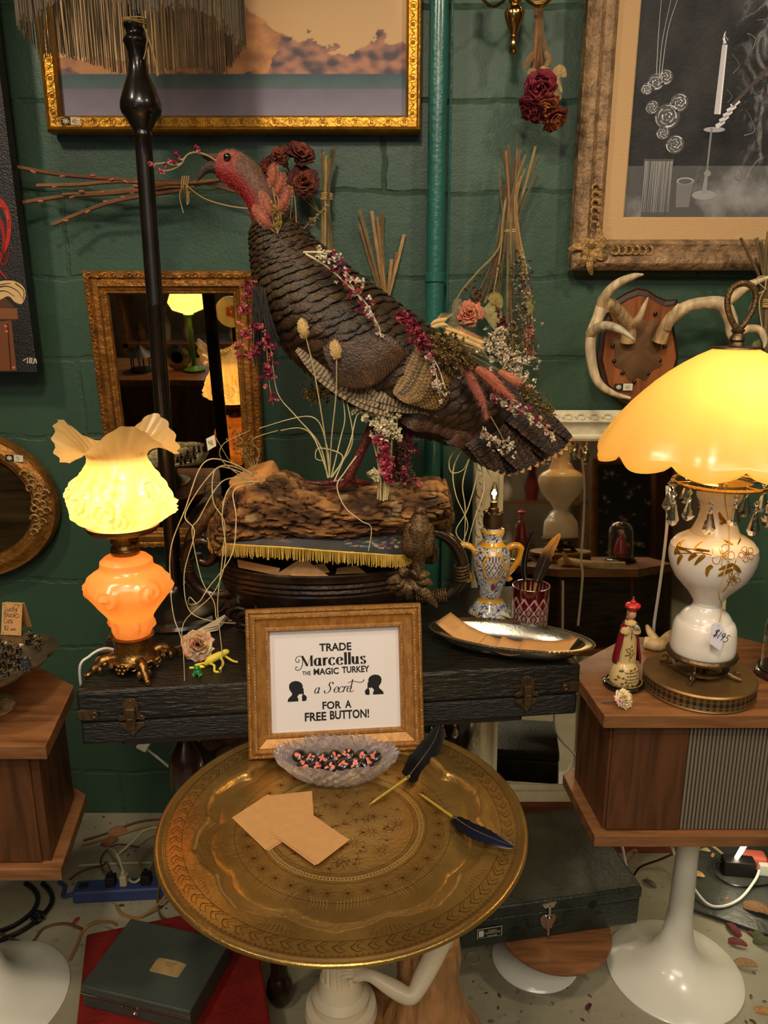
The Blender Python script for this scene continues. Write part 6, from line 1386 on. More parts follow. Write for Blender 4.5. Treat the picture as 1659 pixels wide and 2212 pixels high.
tws = [[(38, 361), (120, 376), (220, 385), (330, 392), (470, 392)], [(80, 401), (170, 399), (260, 392), (380, 397), (480, 388)], [(50, 438), (140, 424), (240, 418), (330, 408), (430, 398)], [(135, 420), (230, 414), (310, 405), (420, 404)], [(113, 486), (180, 458), (240, 437), (300, 425), (400, 410)], [(335, 402), (420, 392), (500, 412), (545, 425)], [(340, 410), (430, 398), (500, 385), (540, 372)]]
wt = stick_bundle('willow_bundle', 'horizontal bundle of reddish willow twigs tied with twine left of the turkey\'s beak', tws, YWL - .02, .0044, [(122, 78, 44), (108, 64, 38), (132, 92, 50)])
mb = MB()
for s in tws[:5]:
    c_ = bez(PS(s, YWL - .025), 6)
    for i in range(3, len(c_) - 6, 4):
        d = (c_[i + 1] - c_[i]).normalized(); mb.ell(c_[i] + V((0, -.004, rs_.choice((-1, 1))*.004)), (.003, .003, .0075), 7, 5, C((176, 98, 66)), M=aim(d + V((0, 0, rs_.uniform(-.4, .4)))))
mb.build('buds', M['plant'], wt)
mb = MB(); c0 = P(402, 400, YWL - .025)
for k in range(4): mb.tube([c0 + V((.005*k - .008 + .002*sin(u), .012*cos(u), .020*sin(u))) for u in [i*2*pi/14 for i in range(14)]], .0014, 5, closed=True)
for s in ([(400, 395), (388, 420), (396, 460)], [(405, 395), (404, 440), (408, 430), (402, 398)], [(402, 400), (440, 428), (490, 444), (541, 451)]): mb.tube(bez(PS(s, YWL - .04), 6), .0013, 5)
mb.build('twine_tie', M['twine'], wt)
# dark roses behind the turkey's head
for (px, py), s, ax, lab in (((608, 338), .036, (-.4, -.8, .9), 'upper left one with orange heart'), ((648, 330), .037, (.5, -.7, .8), 'upper right one'), ((574, 368), .032, (-.7, -.6, .2), 'lowest left one close to the head'), ((655, 392), .040, (.2, -.9, .2), 'lower right one hanging apart')):
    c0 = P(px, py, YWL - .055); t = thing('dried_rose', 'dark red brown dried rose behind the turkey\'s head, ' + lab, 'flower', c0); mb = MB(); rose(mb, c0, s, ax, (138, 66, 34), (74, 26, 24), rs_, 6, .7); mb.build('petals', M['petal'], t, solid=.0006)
    mb = MB(); mb.tube(bez([c0 - V(ax)*s*.3, c0 - V(ax)*s*.9 + V((.01, .01, -.01)), P(690, 460, YWL - .015)], 5), .002, 6, C((92, 80, 44))); mb.ell(c0 - V(ax)*s*.45, (.008, .008, .008), 8, 6, C((120, 108, 60))); mb.build('stem', M['plant'], t)
# hanging rose bunch under the sconce
hb = stick_bundle('rose_bunch', 'bunch of crimson dried roses hanging head down beside the brass sconce', [[(1155 + k*2.1, -30), (1158 + k*1.6, 60), (1150 + k*4.2, 130), (1146 + k*5.2, 190)] for k in range(9)], YWL - .03, .0040, [(132, 88, 48), (120, 80, 46), (104, 84, 46)], ((1165, 10), .016, 4))
for (px, py), s, ax, lab, ci, co_ in (((1166, 190), .042, (-.1, -.9, -.5), 'a', (150, 40, 54), (110, 26, 40)), ((1150, 235), .036, (-.7, -.5, -.8), 'b', (120, 30, 38), (96, 22, 30)), ((1178, 235), .040, (.1, -.8, -.8), 'c', (206, 136, 66), (120, 40, 36)), ((1198, 258), .036, (.6, -.5, -.9), 'd', (196, 126, 66), (116, 34, 34))):
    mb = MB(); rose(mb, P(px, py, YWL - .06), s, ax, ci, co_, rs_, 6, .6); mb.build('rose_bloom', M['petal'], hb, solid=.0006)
def leaf_m(pts, w, col, y, par, nrm=(0, -1, .2)):
    mb = MB(); vane(mb, PS(pts, y), w, nrm, lambda t: (C(col), tuple(v*.75 for v in C(col))), 14, 0, rn=rs_); mb.build('leaf', M['petal'], par)
for pts, w, col in (([(1152, 112), (1142, 130), (1132, 152)], .008, (120, 92, 52)), ([(1160, 165), (1148, 155), (1143, 180)], .010, (140, 122, 70)), ([(1185, 168), (1176, 150), (1172, 168)], .012, (166, 142, 88)), ([(1196, 172), (1210, 150), (1222, 168)], .013, (166, 136, 82)), ([(1198, 160), (1206, 180), (1214, 200)], .006, (170, 150, 96)), ([(1190, 185), (1204, 205), (1208, 218)], .010, (140, 116, 66)), ([(1180, 110), (1186, 130), (1176, 145)], .009, (126, 100, 60))): leaf_m(pts, w, col, YWL - .06, hb)
# brass sconce
M['brasspol'] = mat('polished_brass', (196, 158, 92), .16, metal=1)
sxc = P(1110, 60, YWL - .045)
so_ = thing('wall_sconce', 'polished brass wall sconce tail hanging at the top of the green wall', 'sconce', (sxc.x, YWL, sxc.z))
_, ps_ = lpx(1110, 60, YWL - .045, [(117, 0), (116, 6), (110, 10), (103, 8), (92, 6), (84, 7), (80, 9), (77, 6), (72, 8), (55, 15), (40, 20), (28, 22), (20, 19), (14, 12), (8, 10), (2, 14), (-3, 10), (-30, 10), (-60, 16)])
MB().lathe(ps_, (sxc.x, sxc.y, 0), 36).build('baluster', M['brasspol'], so_)
MB().lathe([(0, .02), (.035, .02), (.04, .0), (.03, -.004), (0, -.004)], (0, 0, 0), 28).build('wall_plate', M['brasspol'], so_)
wp = [o for o in so_.children if o.name.startswith('wall_plate')][0]
for v in wp.data.vertices:
    q = v.co + W[so_.name]; v.co = V((q.x + sxc.x, 2.025 - q.z, q.y + sxc.z + .16)) - W[so_.name]
mb = MB()
for s in (-1, 1):
    mb.tube(bez([V((sxc.x, sxc.y, sxc.z + .075)), V((sxc.x + s*.05, sxc.y - .02, sxc.z + .035)), V((sxc.x + s*.085, sxc.y - .03, sxc.z + .06)), V((sxc.x + s*.09, sxc.y - .03, sxc.z + .10))], 6), .0035, 8)
    mb.lathe([(0, .07), (.009, .07), (.011, .085), (.012, .12), (0, .12)], (sxc.x + s*.09, sxc.y - .03, sxc.z - .02), 16)
mb.tube([V((sxc.x, sxc.y, sxc.z + .16)), V((sxc.x, 2.025, sxc.z + .16))], .006, 8); mb.build('arms', M['brasspol'], so_)
# big mixed bundle
st_b = []
for k in range(12): st_b.append([(1105 + k*2.4 + rs_.uniform(-22, 26), 320 + rs_.uniform(-10, 60)), (1098 + k*1.6, 430), (1094 + k*2.4, 500), (1085 + k*5.5 + rs_.uniform(-8, 8), 640), (1085 + k*6, 770)])
for k in range(9): st_b.append([(1085 + rs_.uniform(0, 20), 400), (1082 + k, 470), (1062 + k*3 + rs_.uniform(-4, 4), 560), (1030 + k*5 + rs_.uniform(-8, 8), 655)])
st_b += [[(1118, 290), (1112, 420), (1098, 520)], [(1157, 316), (1135, 400), (1110, 480)], [(1166, 335), (1130, 410), (1112, 480)], [(1160, 375), (1130, 440), (1115, 500)], [(1080, 320), (1098, 390), (1100, 500)], [(1078, 365), (1085, 450), (1090, 520)]]
st_b += [[(1088, 480), (1075, 540), (1030, 590), (990, 640), (972, 700)]]
bb = stick_bundle('flower_bundle', 'large hanging bundle of dried flowers with tall stems between pipe and ornate frame', st_b, YWL - .045, .0028, OLV + [(150, 100, 58), (176, 130, 76), (90, 76, 44)], ((1104, 500), .016, 2))
mb = MB()
for q, n_, s_, cols, j in (([(1120, 560), (1130, 640), (1125, 700)], 130, .0055, [(150, 142, 92), (96, 92, 52), (190, 182, 140), (84, 70, 84)], 12), ([(1120, 700), (1110, 760), (1140, 770)], 120, .0055, [(90, 80, 44), (150, 130, 80), (200, 180, 140)], 18), ([(1075, 560), (1060, 640)], 40, .004, [(132, 80, 46), (110, 76, 44)], 12), ([(1133, 590), (1138, 700)], 60, .005, [(190, 182, 140), (90, 60, 90)], 8), ([(1140, 700), (1150, 770)], 30, .006, [(196, 130, 100), (120, 40, 44)], 6), ([(1030, 625), (1026, 655)], 26, .006, [(120, 66, 44), (96, 60, 40)], 7), ([(1080, 690), (1085, 700)], 44, .0085, [(112, 26, 44), (84, 20, 34)], 8)):
    for p, s, c_ in blossoms_on(q, YWL - .08, n_, None, s_, j, rs_, cols): blossom(mb, p, s, C(c_), 7, rs_)
mb.build('small_blossoms', M['petal'], bb, smooth=False)
mb = MB(); rose(mb, P(1015, 677, YWL - .09), .036, (-.2, -.9, .3), (204, 132, 98), (196, 116, 88), rs_, 7, .55); mb.build('rose_bloom', M['petal'], bb, solid=.0006)['label'] = 'faded peach dried rose'
for pts, w, col in (([(1050, 660), (1066, 680), (1076, 715)], .024, (150, 138, 84)), ([(1058, 652), (1072, 645), (1082, 668)], .017, (140, 124, 60)), ([(990, 645), (986, 670), (978, 695)], .014, (112, 108, 78)), ([(972, 715), (980, 700), (1000, 690)], .014, (96, 92, 56)), ([(1140, 650), (1146, 665), (1142, 680)], .010, (120, 112, 56)), ([(1000, 720), (992, 705), (988, 690)], .012, (132, 120, 80))): leaf_m(pts, w, col, YWL - .088, bb)
# bundle at the right edge
rbn = stick_bundle('stem_bundle', 'bundle of cut stems tied with twine at the right edge, before the antler', [[(1600, 514), (1622, 560), (1645, 620), (1650, 760)], [(1634, 514), (1648, 580), (1656, 640), (1652, 760)], [(1644, 522), (1652, 600), (1662, 760)], [(1660, 500), (1652, 600), (1656, 760)], [(1670, 480), (1658, 600), (1668, 760)], [(1684, 500), (1664, 620), (1672, 760)], [(1640, 600), (1645, 700), (1650, 790)]], 1.90, .0046, [(110, 88, 48), (128, 104, 56), (92, 74, 42)], ((1659, 662), .016, 5))
mb = MB()
for s in ([(1652, 628), (1632, 640), (1618, 672)], [(1650, 628), (1640, 655), (1646, 708)], [(1655, 625), (1640, 612), (1636, 600), (1652, 596)], [(1652, 626), (1657, 600), (1665, 598)]): mb.tube(bez(PS(s, 1.875), 6), .0014, 6)
mb.build('twine_tie', M['twine'], rbn); leaf_m([(1636, 770), (1634, 748), (1645, 735)], .014, (112, 116, 60), 1.88, rbn)
# ================================================================ antler plaque
M['oak'] = mat('oak_plaque', (150, 86, 42), .4, wood=((9, 9, 1.0), (104, 54, 24), 5), coat=.2, bump=.1, bs=60); M['oakdark'] = mat('plaque_rim', (58, 30, 16), .45)
M['antler'] = mat('antler_bone', attr=True, rough=.5, var=.35, vs=50, vstretch=(1, 1, .3), bump=.5, bs=80)
M['leather'] = mat('brown_suede', (104, 72, 38), .8, var=.3, vs=16)
yp_ = 1.99
sh_o = [(1378, 622), (1400, 626), (1420, 640), (1440, 648), (1462, 646), (1466, 656), (1452, 680), (1458, 720), (1466, 770), (1450, 830), (1418, 866), (1376, 884), (1338, 868), (1302, 835), (1288, 775), (1296, 715), (1312, 680), (1300, 652), (1304, 642), (1330, 646), (1352, 632)]
ap = thing('antler_plaque', 'wooden shield plaque with mounted antlers above the cream mirror', 'trophy', P(1378, 884, yp_))
ctr = (1378, 762); sc = lambda f: [(ctr[0] + (a - ctr[0])*f, ctr[1] + (b - ctr[1])*f) for a, b in sh_o]
mb = MB(); mb.loft([[P(a, b, yy) for a, b in sc(f)] for f, yy in ((1.0, 2.025), (1.0, 1.998), (.97, 1.988), (.90, 1.986))]); mb.build('plaque_rim', M['oakdark'], ap, smooth=False)
mb = MB(); mb.loft([[P(a + 4, b + 3, yy) for a, b in sc(f)] for f, yy in ((.90, 1.99), (.90, 1.982), (.885, 1.979))]); mb.build('oak_shield', M['oak'], ap, smooth=False)
lw = []
for k in range(9):
    an = -pi/2 + 2*pi*k/9; lw.append((1378 + (54 + (0 if 0 else 6))*cos(an)*(.85 if abs(sin(an)) > .8 else 1), 752 + 74*sin(an)))
    a2 = an + pi/9; lw.append((1378 + 49*cos(a2), 752 + 63*sin(a2)))
mb = MB(); mb.loft([[P(1378 + (a - 1378)*f, 752 + (b - 752)*f, yy) for a, b in curve2(lw + lw[:1], 3)[:-1]] for f, yy in ((1, 1.982), (1, 1.977), (.8, 1.970), (.4, 1.962), (.05, 1.960))]); mb.build('skull_leather', M['leather'], ap)
for a, b in ((1324, 747), (1327, 780), (1345, 806), (1400, 807), (1425, 779), (1436, 748), (1416, 678), (1370, 826), (1340, 700)):
    MB().ell(P(a, b, 1.975), (.0055, .004, .0055), 10, 8).build('tack', M['black'], ap)
def tine(path, r, dy, c0=(196, 158, 104), c1=(206, 186, 146)):
    n_ = len(path); q = [P(a, b, 1.955 + (dy[i] if isinstance(dy, (list, tuple)) else dy)) for i, (a, b) in enumerate(path)]; c_ = bez(q, 10); mb = MB(); m_ = len(c_); rr_ = lerpl(r, m_)
    rings, cols = [], []
    mb.tube(c_, rr_, 14, [mixc(C(c0), C(c1), min(1, i/m_*1.2)) for i in range(m_) for _ in range(14)])
    for i, p in enumerate(mb.v):
        k = NZ.noise(V((p.x*90, p.y*90, p.z*22))); mb.c[i] = tuple(v*(1 + .45*k) for v in mb.c[i]); 
    return mb
al = tine([(1356, 738), (1358, 712), (1350, 690), (1330, 668), (1308, 655), (1290, 690), (1276, 730), (1278, 780), (1292, 825), (1325, 850), (1362, 860)], [.019, .017, .0165, .0155, .017, .0135, .0125, .0115, .010, .007, .003], [-.0, -.01, -.03, -.06, -.10, -.12, -.13, -.14, -.14, -.14, -.14])
AL = al.build('antler', M['antler'], ap)
tine([(1302, 672), (1304, 645), (1330, 615), (1366, 598), (1390, 593)], [.015, .012, .0105, .008, .0015], [-.11, -.12, -.13, -.15, -.17]).build('tine', M['antler'], AL)
tine([(1274, 722), (1300, 704), (1335, 710), (1372, 735)], [.012, .0105, .009, .0015], [-.13, -.17, -.21, -.25], (176, 150, 108), (190, 178, 150)).build('tine', M['antler'], AL)
tine([(1362, 702), (1378, 690), (1390, 665), (1400, 642)], [.011, .0095, .0065, .0015], [-.02, -.04, -.05, -.06]).build('tine', M['antler'], AL)
ar = tine([(1424, 738), (1434, 712), (1448, 690), (1480, 665), (1520, 655), (1560, 658), (1578, 690), (1582, 720), (1592, 740)], [.018, .0165, .016, .0155, .015, .017, .016, .014, .011], [0, -.01, -.02, -.03, -.04, -.05, -.05, -.05, -.05])
AR = ar.build('antler', M['antler'], ap)
tine([(1556, 662), (1585, 640), (1620, 615), (1662, 598)], [.015, .0125, .010, .003], [-.05, -.06, -.07, -.08]).build('tine', M['antler'], AR)
tine([(1580, 722), (1610, 712), (1640, 712), (1652, 735), (1650, 752)], [.014, .011, .009, .007, .0015], [-.05, -.06, -.08, -.09, -.10]).build('tine', M['antler'], AR)
tine([(1440, 710), (1448, 690), (1458, 670), (1466, 656)], [.012, .0105, .007, .0015], [-.02, -.03, -.04, -.05]).build('tine', M['antler'], AR)
TA = basis(P(1356, 836, 1.972), (1, 0, 0), (0, 0, 1), (0, -1, 0)); pricetag(TA, 0, 0, '160', 'small white price label at the foot of the antler plaque')
# ================================================================ yellow shaded lamp on the right cabinet
zd = ZR + .034; cR, pv = lpx(1511, 1452, 0, [(1406, 64), (1398, 67), (1374, 66.5), (1352, 64), (1342, 60), (1336, 54), (1330, 51), (1322, 45), (1313, 33), (1305, 28.5), (1298, 29), (1290, 34), (1283, 39), (1276, 44), (1262, 58), (1246, 73), (1228, 83), (1210, 89), (1194, 91), (1178, 88.5), (1166, 79), (1158, 66), (1151, 52), (1146, 49), (1140, 46), (1120, 38), (1100, 36), (1086, 38), (1078, 44), (1070, 47), (1058, 47), (1050, 40), (1044, 22)], zd)
rl_ = thing('vase_table_lamp', 'white glass vase lamp with gold flowers and big yellow scalloped shade on the right cabinet', 'lamp', (cR.x, cR.y, ZR))
M['milk'] = mat('milk_glass', (234, 226, 212), .3, coat=.5); M['mgold'] = mat('gold_enamel', (196, 140, 40), .25, metal=.7)
vb_ = MB().lathe(dense(pv, 2), cR, 72).build('vase_body', M['milk'], rl_, ang=24)
def rv(z):
    for (a, b), (c_, d) in zip(pv[:-1], pv[1:]):
        if min(b, d) <= z <= max(b, d): return a + (c_ - a)*(z - b)/(d - b + 1e-9)
    return .06
axpx = lambda py: 829.5 + cR.x/S(V((cR.x, cR.y, P(829, py, cR.y).z)))
def onv(px, py, e=.0008):                       # point on the vase skin under a pixel
    q = P(px, py, cR.y); r = rv(q.z)
    for _ in range(6):
        d_ = P(px, py, cR.y - math.sqrt(max(1e-6, r*r - min(r*.98, abs(q.x - cR.x))**2))); q = d_; r = rv(q.z)
    n_ = V((q.x - cR.x, q.y - cR.y, 0)).normalized(); return V((cR.x, cR.y, q.z)) + n_*(r + e), n_
def pix(cx_, cy_): return (1200 + cx_/3.614, 1000 + cy_/3.614)
gd_ = MB()
def vstroke(pts, w): gd_.tube([onv(*pix(*q), .0004)[0] for q in curve2(pts, 5)], w, 5)
def vleaf(a, m_, b, w):
    A, n_ = onv(*pix(*a)); vane(gd_, [A, onv(*pix(*m_), .0012)[0], onv(*pix(*b))[0]], w, n_, lambda t: ((1, 1, 1), (1, 1, 1)), 10, 0)
vstroke([(960, 712), (1060, 695), (1150, 700), (1220, 720)], .0009)
for a, m_, b in (((985, 712), (945, 690), (925, 650)), ((1030, 700), (1005, 670), (995, 615)), ((1085, 697), (1060, 650), (1048, 595)), ((1155, 690), (1120, 650), (1125, 590)), ((1205, 690), (1178, 640), (1192, 590)), ((1020, 715), (990, 750), (970, 795)), ((1110, 708), (1070, 730), (1040, 765)), ((1170, 715), (1130, 750), (1085, 800)), ((1225, 800), (1190, 830), (1180, 890)), ((1420, 640), (1440, 600), (1435, 585)), ((1380, 640), (1340, 620), (1310, 600)), ((1330, 470), (1295, 430), (1275, 380)), ((1290, 480), (1300, 450), (1285, 425)), ((1390, 790), (1330, 810), (1270, 835)), ((1380, 830), (1320, 855), (1265, 885)), ((1395, 800), (1420, 830), (1445, 858))): vleaf(a, m_, b, .0042)
def vflower(cx_, cy_, r, n_=5, ph_=0):
    for k in range(n_):
        a = ph_ + 2*pi*k/n_; pet_ = [(cx_ + 12*cos(a), cy_ + 12*sin(a)), (cx_ + r*.8*cos(a - .45), cy_ + r*.8*sin(a - .45)), (cx_ + r*cos(a), cy_ + r*sin(a)), (cx_ + r*.8*cos(a + .45), cy_ + r*.8*sin(a + .45)), (cx_ + 12*cos(a), cy_ + 12*sin(a))]
        vstroke(pet_, .0006)
    for k in range(8): a = k*pi/4; vstroke([(cx_, cy_), (cx_ + 16*cos(a), cy_ + 16*sin(a)), (cx_ + 26*cos(a), cy_ + 26*sin(a))], .0006)
vflower(1305, 722, 92); vflower(1490, 712, 62, 5, .5); vflower(1390, 905, 52, 5, .3)
vstroke([(1400, 780), (1380, 850), (1340, 960), (1300, 1010)], .0008); vstroke([(1430, 720), (1400, 780), (1350, 960)], .0008)
gd_.build('gold_flower_painting', M['mgold'], vb_)
vb2 = rv(pv[1][1]); zb_ = pv[0][1]
mb = MB(); mb.lathe([(vb2 - .006, zb_ - .008), (vb2 + .004, zb_ - .007), (vb2 + .006, zb_ - .002), (vb2 + .003, zb_ + .003), (.02, zb_ + .002), (.02, zb_ - .007)], cR, 56); mb.lathe([(.044, zd + .010), (.050, zd + .010), (.052, zd + .016), (.046, zd + .018)], cR, 48, caps=False)
mb.tube([V((cR.x, cR.y, zd)), V((cR.x, cR.y, zb_))], .010, 12)
for k in range(4):
    a = -pi/2 - .62 + k*pi/2; d = V((cos(a), sin(a), 0)); b0 = V((cR.x, cR.y, 0)); zz = V((0, 0, 1))
    mb.tube(bez([b0 + d*(vb2 - .012) + zz*(zb_ - .006), b0 + d*(vb2 - .016) + zz*(zd + .018), b0 + d*(vb2 - .004) + zz*(zd + .008), b0 + d*(vb2 + .016) + zz*(zd + .004)], 5), lerpl([.005, .0045, .0055, .003], 16), 8)
    mb.tube([b0 + d*(vb2 + .006 + .005*cos(u)) + zz*(zd + .013 + .005*sin(u)) for u in [i*.5 for i in range(9)]], .0018, 6)
mb.build('footed_ring', M['bronze'], rl_)
M['discbrass'] = mat('dull_brass', (148, 116, 70), .42, metal=.8, var=.2, vs=12)
mb = MB(); rd = .1035; mb.lathe([(.001, ZR), (rd - .003, ZR), (rd + .001, ZR + .003), (rd - .001, ZR + .006), (rd - .001, ZR + .028), (rd + .001, ZR + .031), (rd - .002, ZR + .034), (.001, ZR + .034)], cR, 72); DB = mb.build('pierced_base', M['discbrass'], rl_)
mb = MB()
for k in range(56):
    a = 2*pi*k/56; T = basis(V((cR.x, cR.y, 0)) + V((cos(a), sin(a), 0))*(rd - .0004) + V((0, 0, ZR + .017)), V((-sin(a), cos(a), 0)), (0, 0, 1), V((cos(a), sin(a), 0)))
    disc(mb, T, 0, 0, .0036, .0046, (0, 0, 0), 0, 8); poly(mb, T, [(-.0036, .0095), (-.0012, .0070), (.0012, .0070), (.0036, .0095)][::-1], (0, 0, 0)); poly(mb, T, [(-.0036, -.0095), (.0036, -.0095), (.0012, -.0070), (-.0012, -.0070)][::-1], (0, 0, 0)); disc(mb, T, .0058, 0, .001, .001, (0, 0, 0), 0, 6)
mb.build('piercings', M['dark'], DB, smooth=False)
# crystal drops
zr = P(829, 1042, cR.y).z
mb = MB(); mb.tube([V((cR.x + .082*cos(u), cR.y + .082*sin(u), zr)) for u in [i*2*pi/48 for i in range(48)]], .0035, 8, closed=True); mb.lathe([(.02, zr - .004), (.052, zr - .002), (.055, zr + .003), (.03, zr + .006)], cR, 40); 
for k in range(6): a = k*pi/3; mb.tube([V((cR.x + .05*cos(a), cR.y + .05*sin(a), zr)), V((cR.x + .082*cos(a), cR.y + .082*sin(a), zr))], .002, 6)
mb.build('prism_ring', M['brasspol'], rl_)
def prism(p, l=.036, r=.0085, n=6):
    mb = MB(); p = V(p); z = 0
    for q, rr_ in ((.0, .0055), (.013, .0042)): mb.lathe([(0, -.006), (rr_, 0), (0, .006)], p - V((0, 0, q + .006)), 6)
    o = p - V((0, 0, .022)); mb.lathe([(0, 0), (r*.35, -.003), (r*.72, -l*.45), (r, -l*.72), (r*.6, -l*.92), (0, -l)], o, n, mod=lambda i, a, rr_, zz: (rr_*(.55 if abs(sin(a)) > .5 else 1), zz)); mb.tube([p + V((0, 0, .004)), p - V((0, 0, .024))], .0006, 4)
    return mb
for k in range(14):
    a = 2*pi*k/14 + .12; rr_ = .086
    prism((cR.x + rr_*cos(a), cR.y + rr_*sin(a), zr - .002 - (.012 if k % 2 else 0)), .044 if k % 2 else .036, .0122).build('crystal_drop', M['crystal'], rl_, smooth=False)
# shade
_, psd = lpx(1585, 900, cR.y, [(752, 44), (757, 52), (768, 74), (785, 102), (805, 130), (828, 157), (852, 181), (878, 205), (905, 226), (930, 243), (952, 256), (968, 264), (978, 265), (984, 262)])
psd2 = dense(psd, 3)
def shm(i, a, r, z):
    w = i/len(psd2); return r*(1 + .012*cos(12*a)*min(1, w*2)) + .004*w**3*cos(12*a), z - .020*max(0, (w - .75)/.25)*(abs(cos(6*a))**.6 - .5)
sh2 = MB().lathe(psd2, (cR.x, cR.y, 0), 120, mod=shm, caps=False)
SHD = sh2.build('scalloped_shade', M['shade_y2'] if 'shade_y2' in M else M.setdefault('shade_y2', shade_mat('yellow_satin_glass', (244, 196, 108), .45)), rl_)
zt2 = psd[0][1]
mb = MB(); mb.tube([V((cR.x, cR.y, pv[-1][1])), V((cR.x, cR.y, zt2 + .012))], .0045, 10); mb.lathe([(.001, zt2 - .002), (.030, zt2 - .002), (.041, zt2 - .001), (.040, zt2 + .002), (.014, zt2 + .004), (.010, zt2 + .010), (.013, zt2 + .014), (.011, zt2 + .020), (.008, zt2 + .024), (.012, zt2 + .030), (.001, zt2 + .040)], cR, 24)
mb.build('harp_rod', M['bronze'], rl_)
fc = V((cR.x, cR.y, zt2 + .030)); mb = MB(); lpz = [(0, 0), (.010, .012), (.021, .034), (.024, .056), (.016, .072), (0, .078), (-.016, .072), (-.024, .056), (-.021, .034), (-.010, .012)]
mb.tube([fc + V((x, 0, z)) for x, z in curve2(lpz + lpz[:1], 5)[:-1]], .0055, 8, closed=True); mb.build('loop_finial', M['birdbronze'], rl_)
zbulb = P(829, 890, cR.y).z
lamp('yellow_lamp_bulb', 'POINT', (cR.x, cR.y - .07, zbulb), LAMP_R, (1, .74, .36), .03, parent=rl_)
lamp('yellow_lamp_bulb_rear', 'POINT', (cR.x, cR.y + .05, zbulb - .05), LAMP_R*.35, (1, .74, .36), .03, parent=rl_)
# its price tag
tp = [(1538, 1348), (1553, 1344), (1566, 1360), (1567, 1376), (1555, 1405), (1533, 1390)]
yy = cR.y - .075; tgt = MB().slab([P(a, b, yy) for a, b in tp], (0, .0008, 0)).build('price_tag', mat('white_tag', (226, 222, 232), .6), smooth=False); tag(tgt, 'white price tag hanging on twine from the white vase lamp', 'price tag')
ww = MB(); write(ww, basis(P(1538, 1372, yy - .0012), V((.86, 0, -.5)), V((.5, 0, .86)), (0, -1, 0)), '$195', 0, 0, .0105, .0014); ww.build('handwriting', M['ink'], tgt, smooth=False)
MB().tube(bez([P(1552, 1352, yy), P(1560, 1310, yy + .01), P(1553, 1280, cR.y - .088), P(1572, 1210, cR.y - .09), P(1575, 1140, cR.y - .055), P(1566, 1080, cR.y - .06), P(1570, 1045, cR.y - .08)], 6), .0012, 6).build('twine', M['twine'], tgt)
# ================================================================ crowned saint figurine
fb = PZ(1346, 1480, ZR); FX, FY = fb.x, fb.y; Sf = S(fb)
fgt = thing('robed_figurine', 'small cream and red robed figurine with red crown on a domed inscribed base', 'figurine', fb)
MB().lathe([(.001, 0), (.0385, 0), (.040, .003), (.040, .007), (.036, .010), (.001, .011)], fb, 44).build('black_plinth', M['black'], fgt)
mb = MB()
for k in range(28):
    a = k*2*pi/28; mb.tube([fb + V((.0345*cos(a + d*.1), .0345*sin(a + d*.1), .0108 + .0008*sin(d))) for d in range(3)], .0012, 5)
mb.build('gilt_plinth_scroll', M['goldleaf'], fgt)
M['cream'] = mat('cream_glaze', attr=True, rough=.35, coat=.3); CR_, GO = C((206, 178, 120)), C((112, 84, 36))
bs = MB().lathe([(.001, .010), (.0275, .010), (.0285, .016), (.0275, .026), (.025, .038), (.0215, .046), (.017, .051), (.001, .052)], fb, 44, col=CR_); BS = bs.build('domed_base', M['cream'], fgt)
def ond(x, z, e=.0005, r0=None):
    r = r0 or (.0285 if z < .026 else .0285 - (z - .026)*.22); return fb + V((x, -math.sqrt(max(1e-8, r*r - x*x)) - e, z))
for i, s in enumerate(('THE MORE YOU', 'HONOR ME', 'THE MORE WILL', 'I BLESS YOU')):
    m0 = text('tmp', s, .0042, MX.Identity(4), None, None, ext=0, bold=.00012); mt = MB(); mt.add([ond(v.x + .0075, .0365 - i*.0062 + v.y, .0006) for v in m0.v], m0.f); mt.build('inscription', M['ink'], BS, smooth=False)
mb = MB()
for x, z, a in ((-.017, .040, .3), (-.020, .030, -.5), (-.012, .026, .8), (-.014, .016, .2), (-.006, .018, 1.2), (-.010, .040, 2), (.002, .043, 0), (.010, .044, .4), (-.004, .0135, .3), (.006, .0135, 0), (-.024, .020, .6)):
    vane(mb, [ond(x, z), ond(x + .003*cos(a), z + .003*sin(a), .0012), ond(x + .006*cos(a), z + .006*sin(a))], .0022, (0, -1, 0), lambda t: (GO, GO), 8, 0)
mb.build('leaf_decoration', M['cream'], BS, smooth=False)
fz = fb + V((.003, 0, 0)); NRb = 48
def robe(r, z, sx_=1, sy_=.8, pl=.0): return [fz + V((r*sx_*cos(2*pi*k/NRb)*(1 + pl*cos(18*2*pi*k/NRb)), r*sy_*sin(2*pi*k/NRb)*(1 + pl*cos(18*2*pi*k/NRb)), z)) for k in range(NRb)]
mb = MB(); mb.loft([robe(.0165, .051, pl=.04), robe(.0165, .075, pl=.04), robe(.0150, .100, pl=.04), robe(.0135, .115, pl=.03), robe(.0125, .126), robe(.0085, .134), robe(.0045, .138)], CR_); RO = mb.build('robe', M['cream'], fgt)
mb = MB(); cpts = []
for z, r, op in ((.052, .0265, 1.0), (.060, .0262, .95), (.085, .0215, .85), (.110, .0175, .75), (.124, .0155, .65), (.134, .0095, .5), (.139, .0052, .4)):
    cpts.append([fz + V((r*cos(-pi/2 + op + (2*pi - 2*op)*k/30), r*.85*sin(-pi/2 + op + (2*pi - 2*op)*k/30) + .002, z - (.006*abs(sin((k/30)*pi)) if z < .056 else 0))) for k in range(31)])
mb.loft(cpts, C((122, 16, 30)), caps=False, closed=False); mb.build('red_cape', M['cream'], fgt, solid=.0022)
SK = C((196, 148, 116)); hc_ = fz + V((.002, -.002, .150))
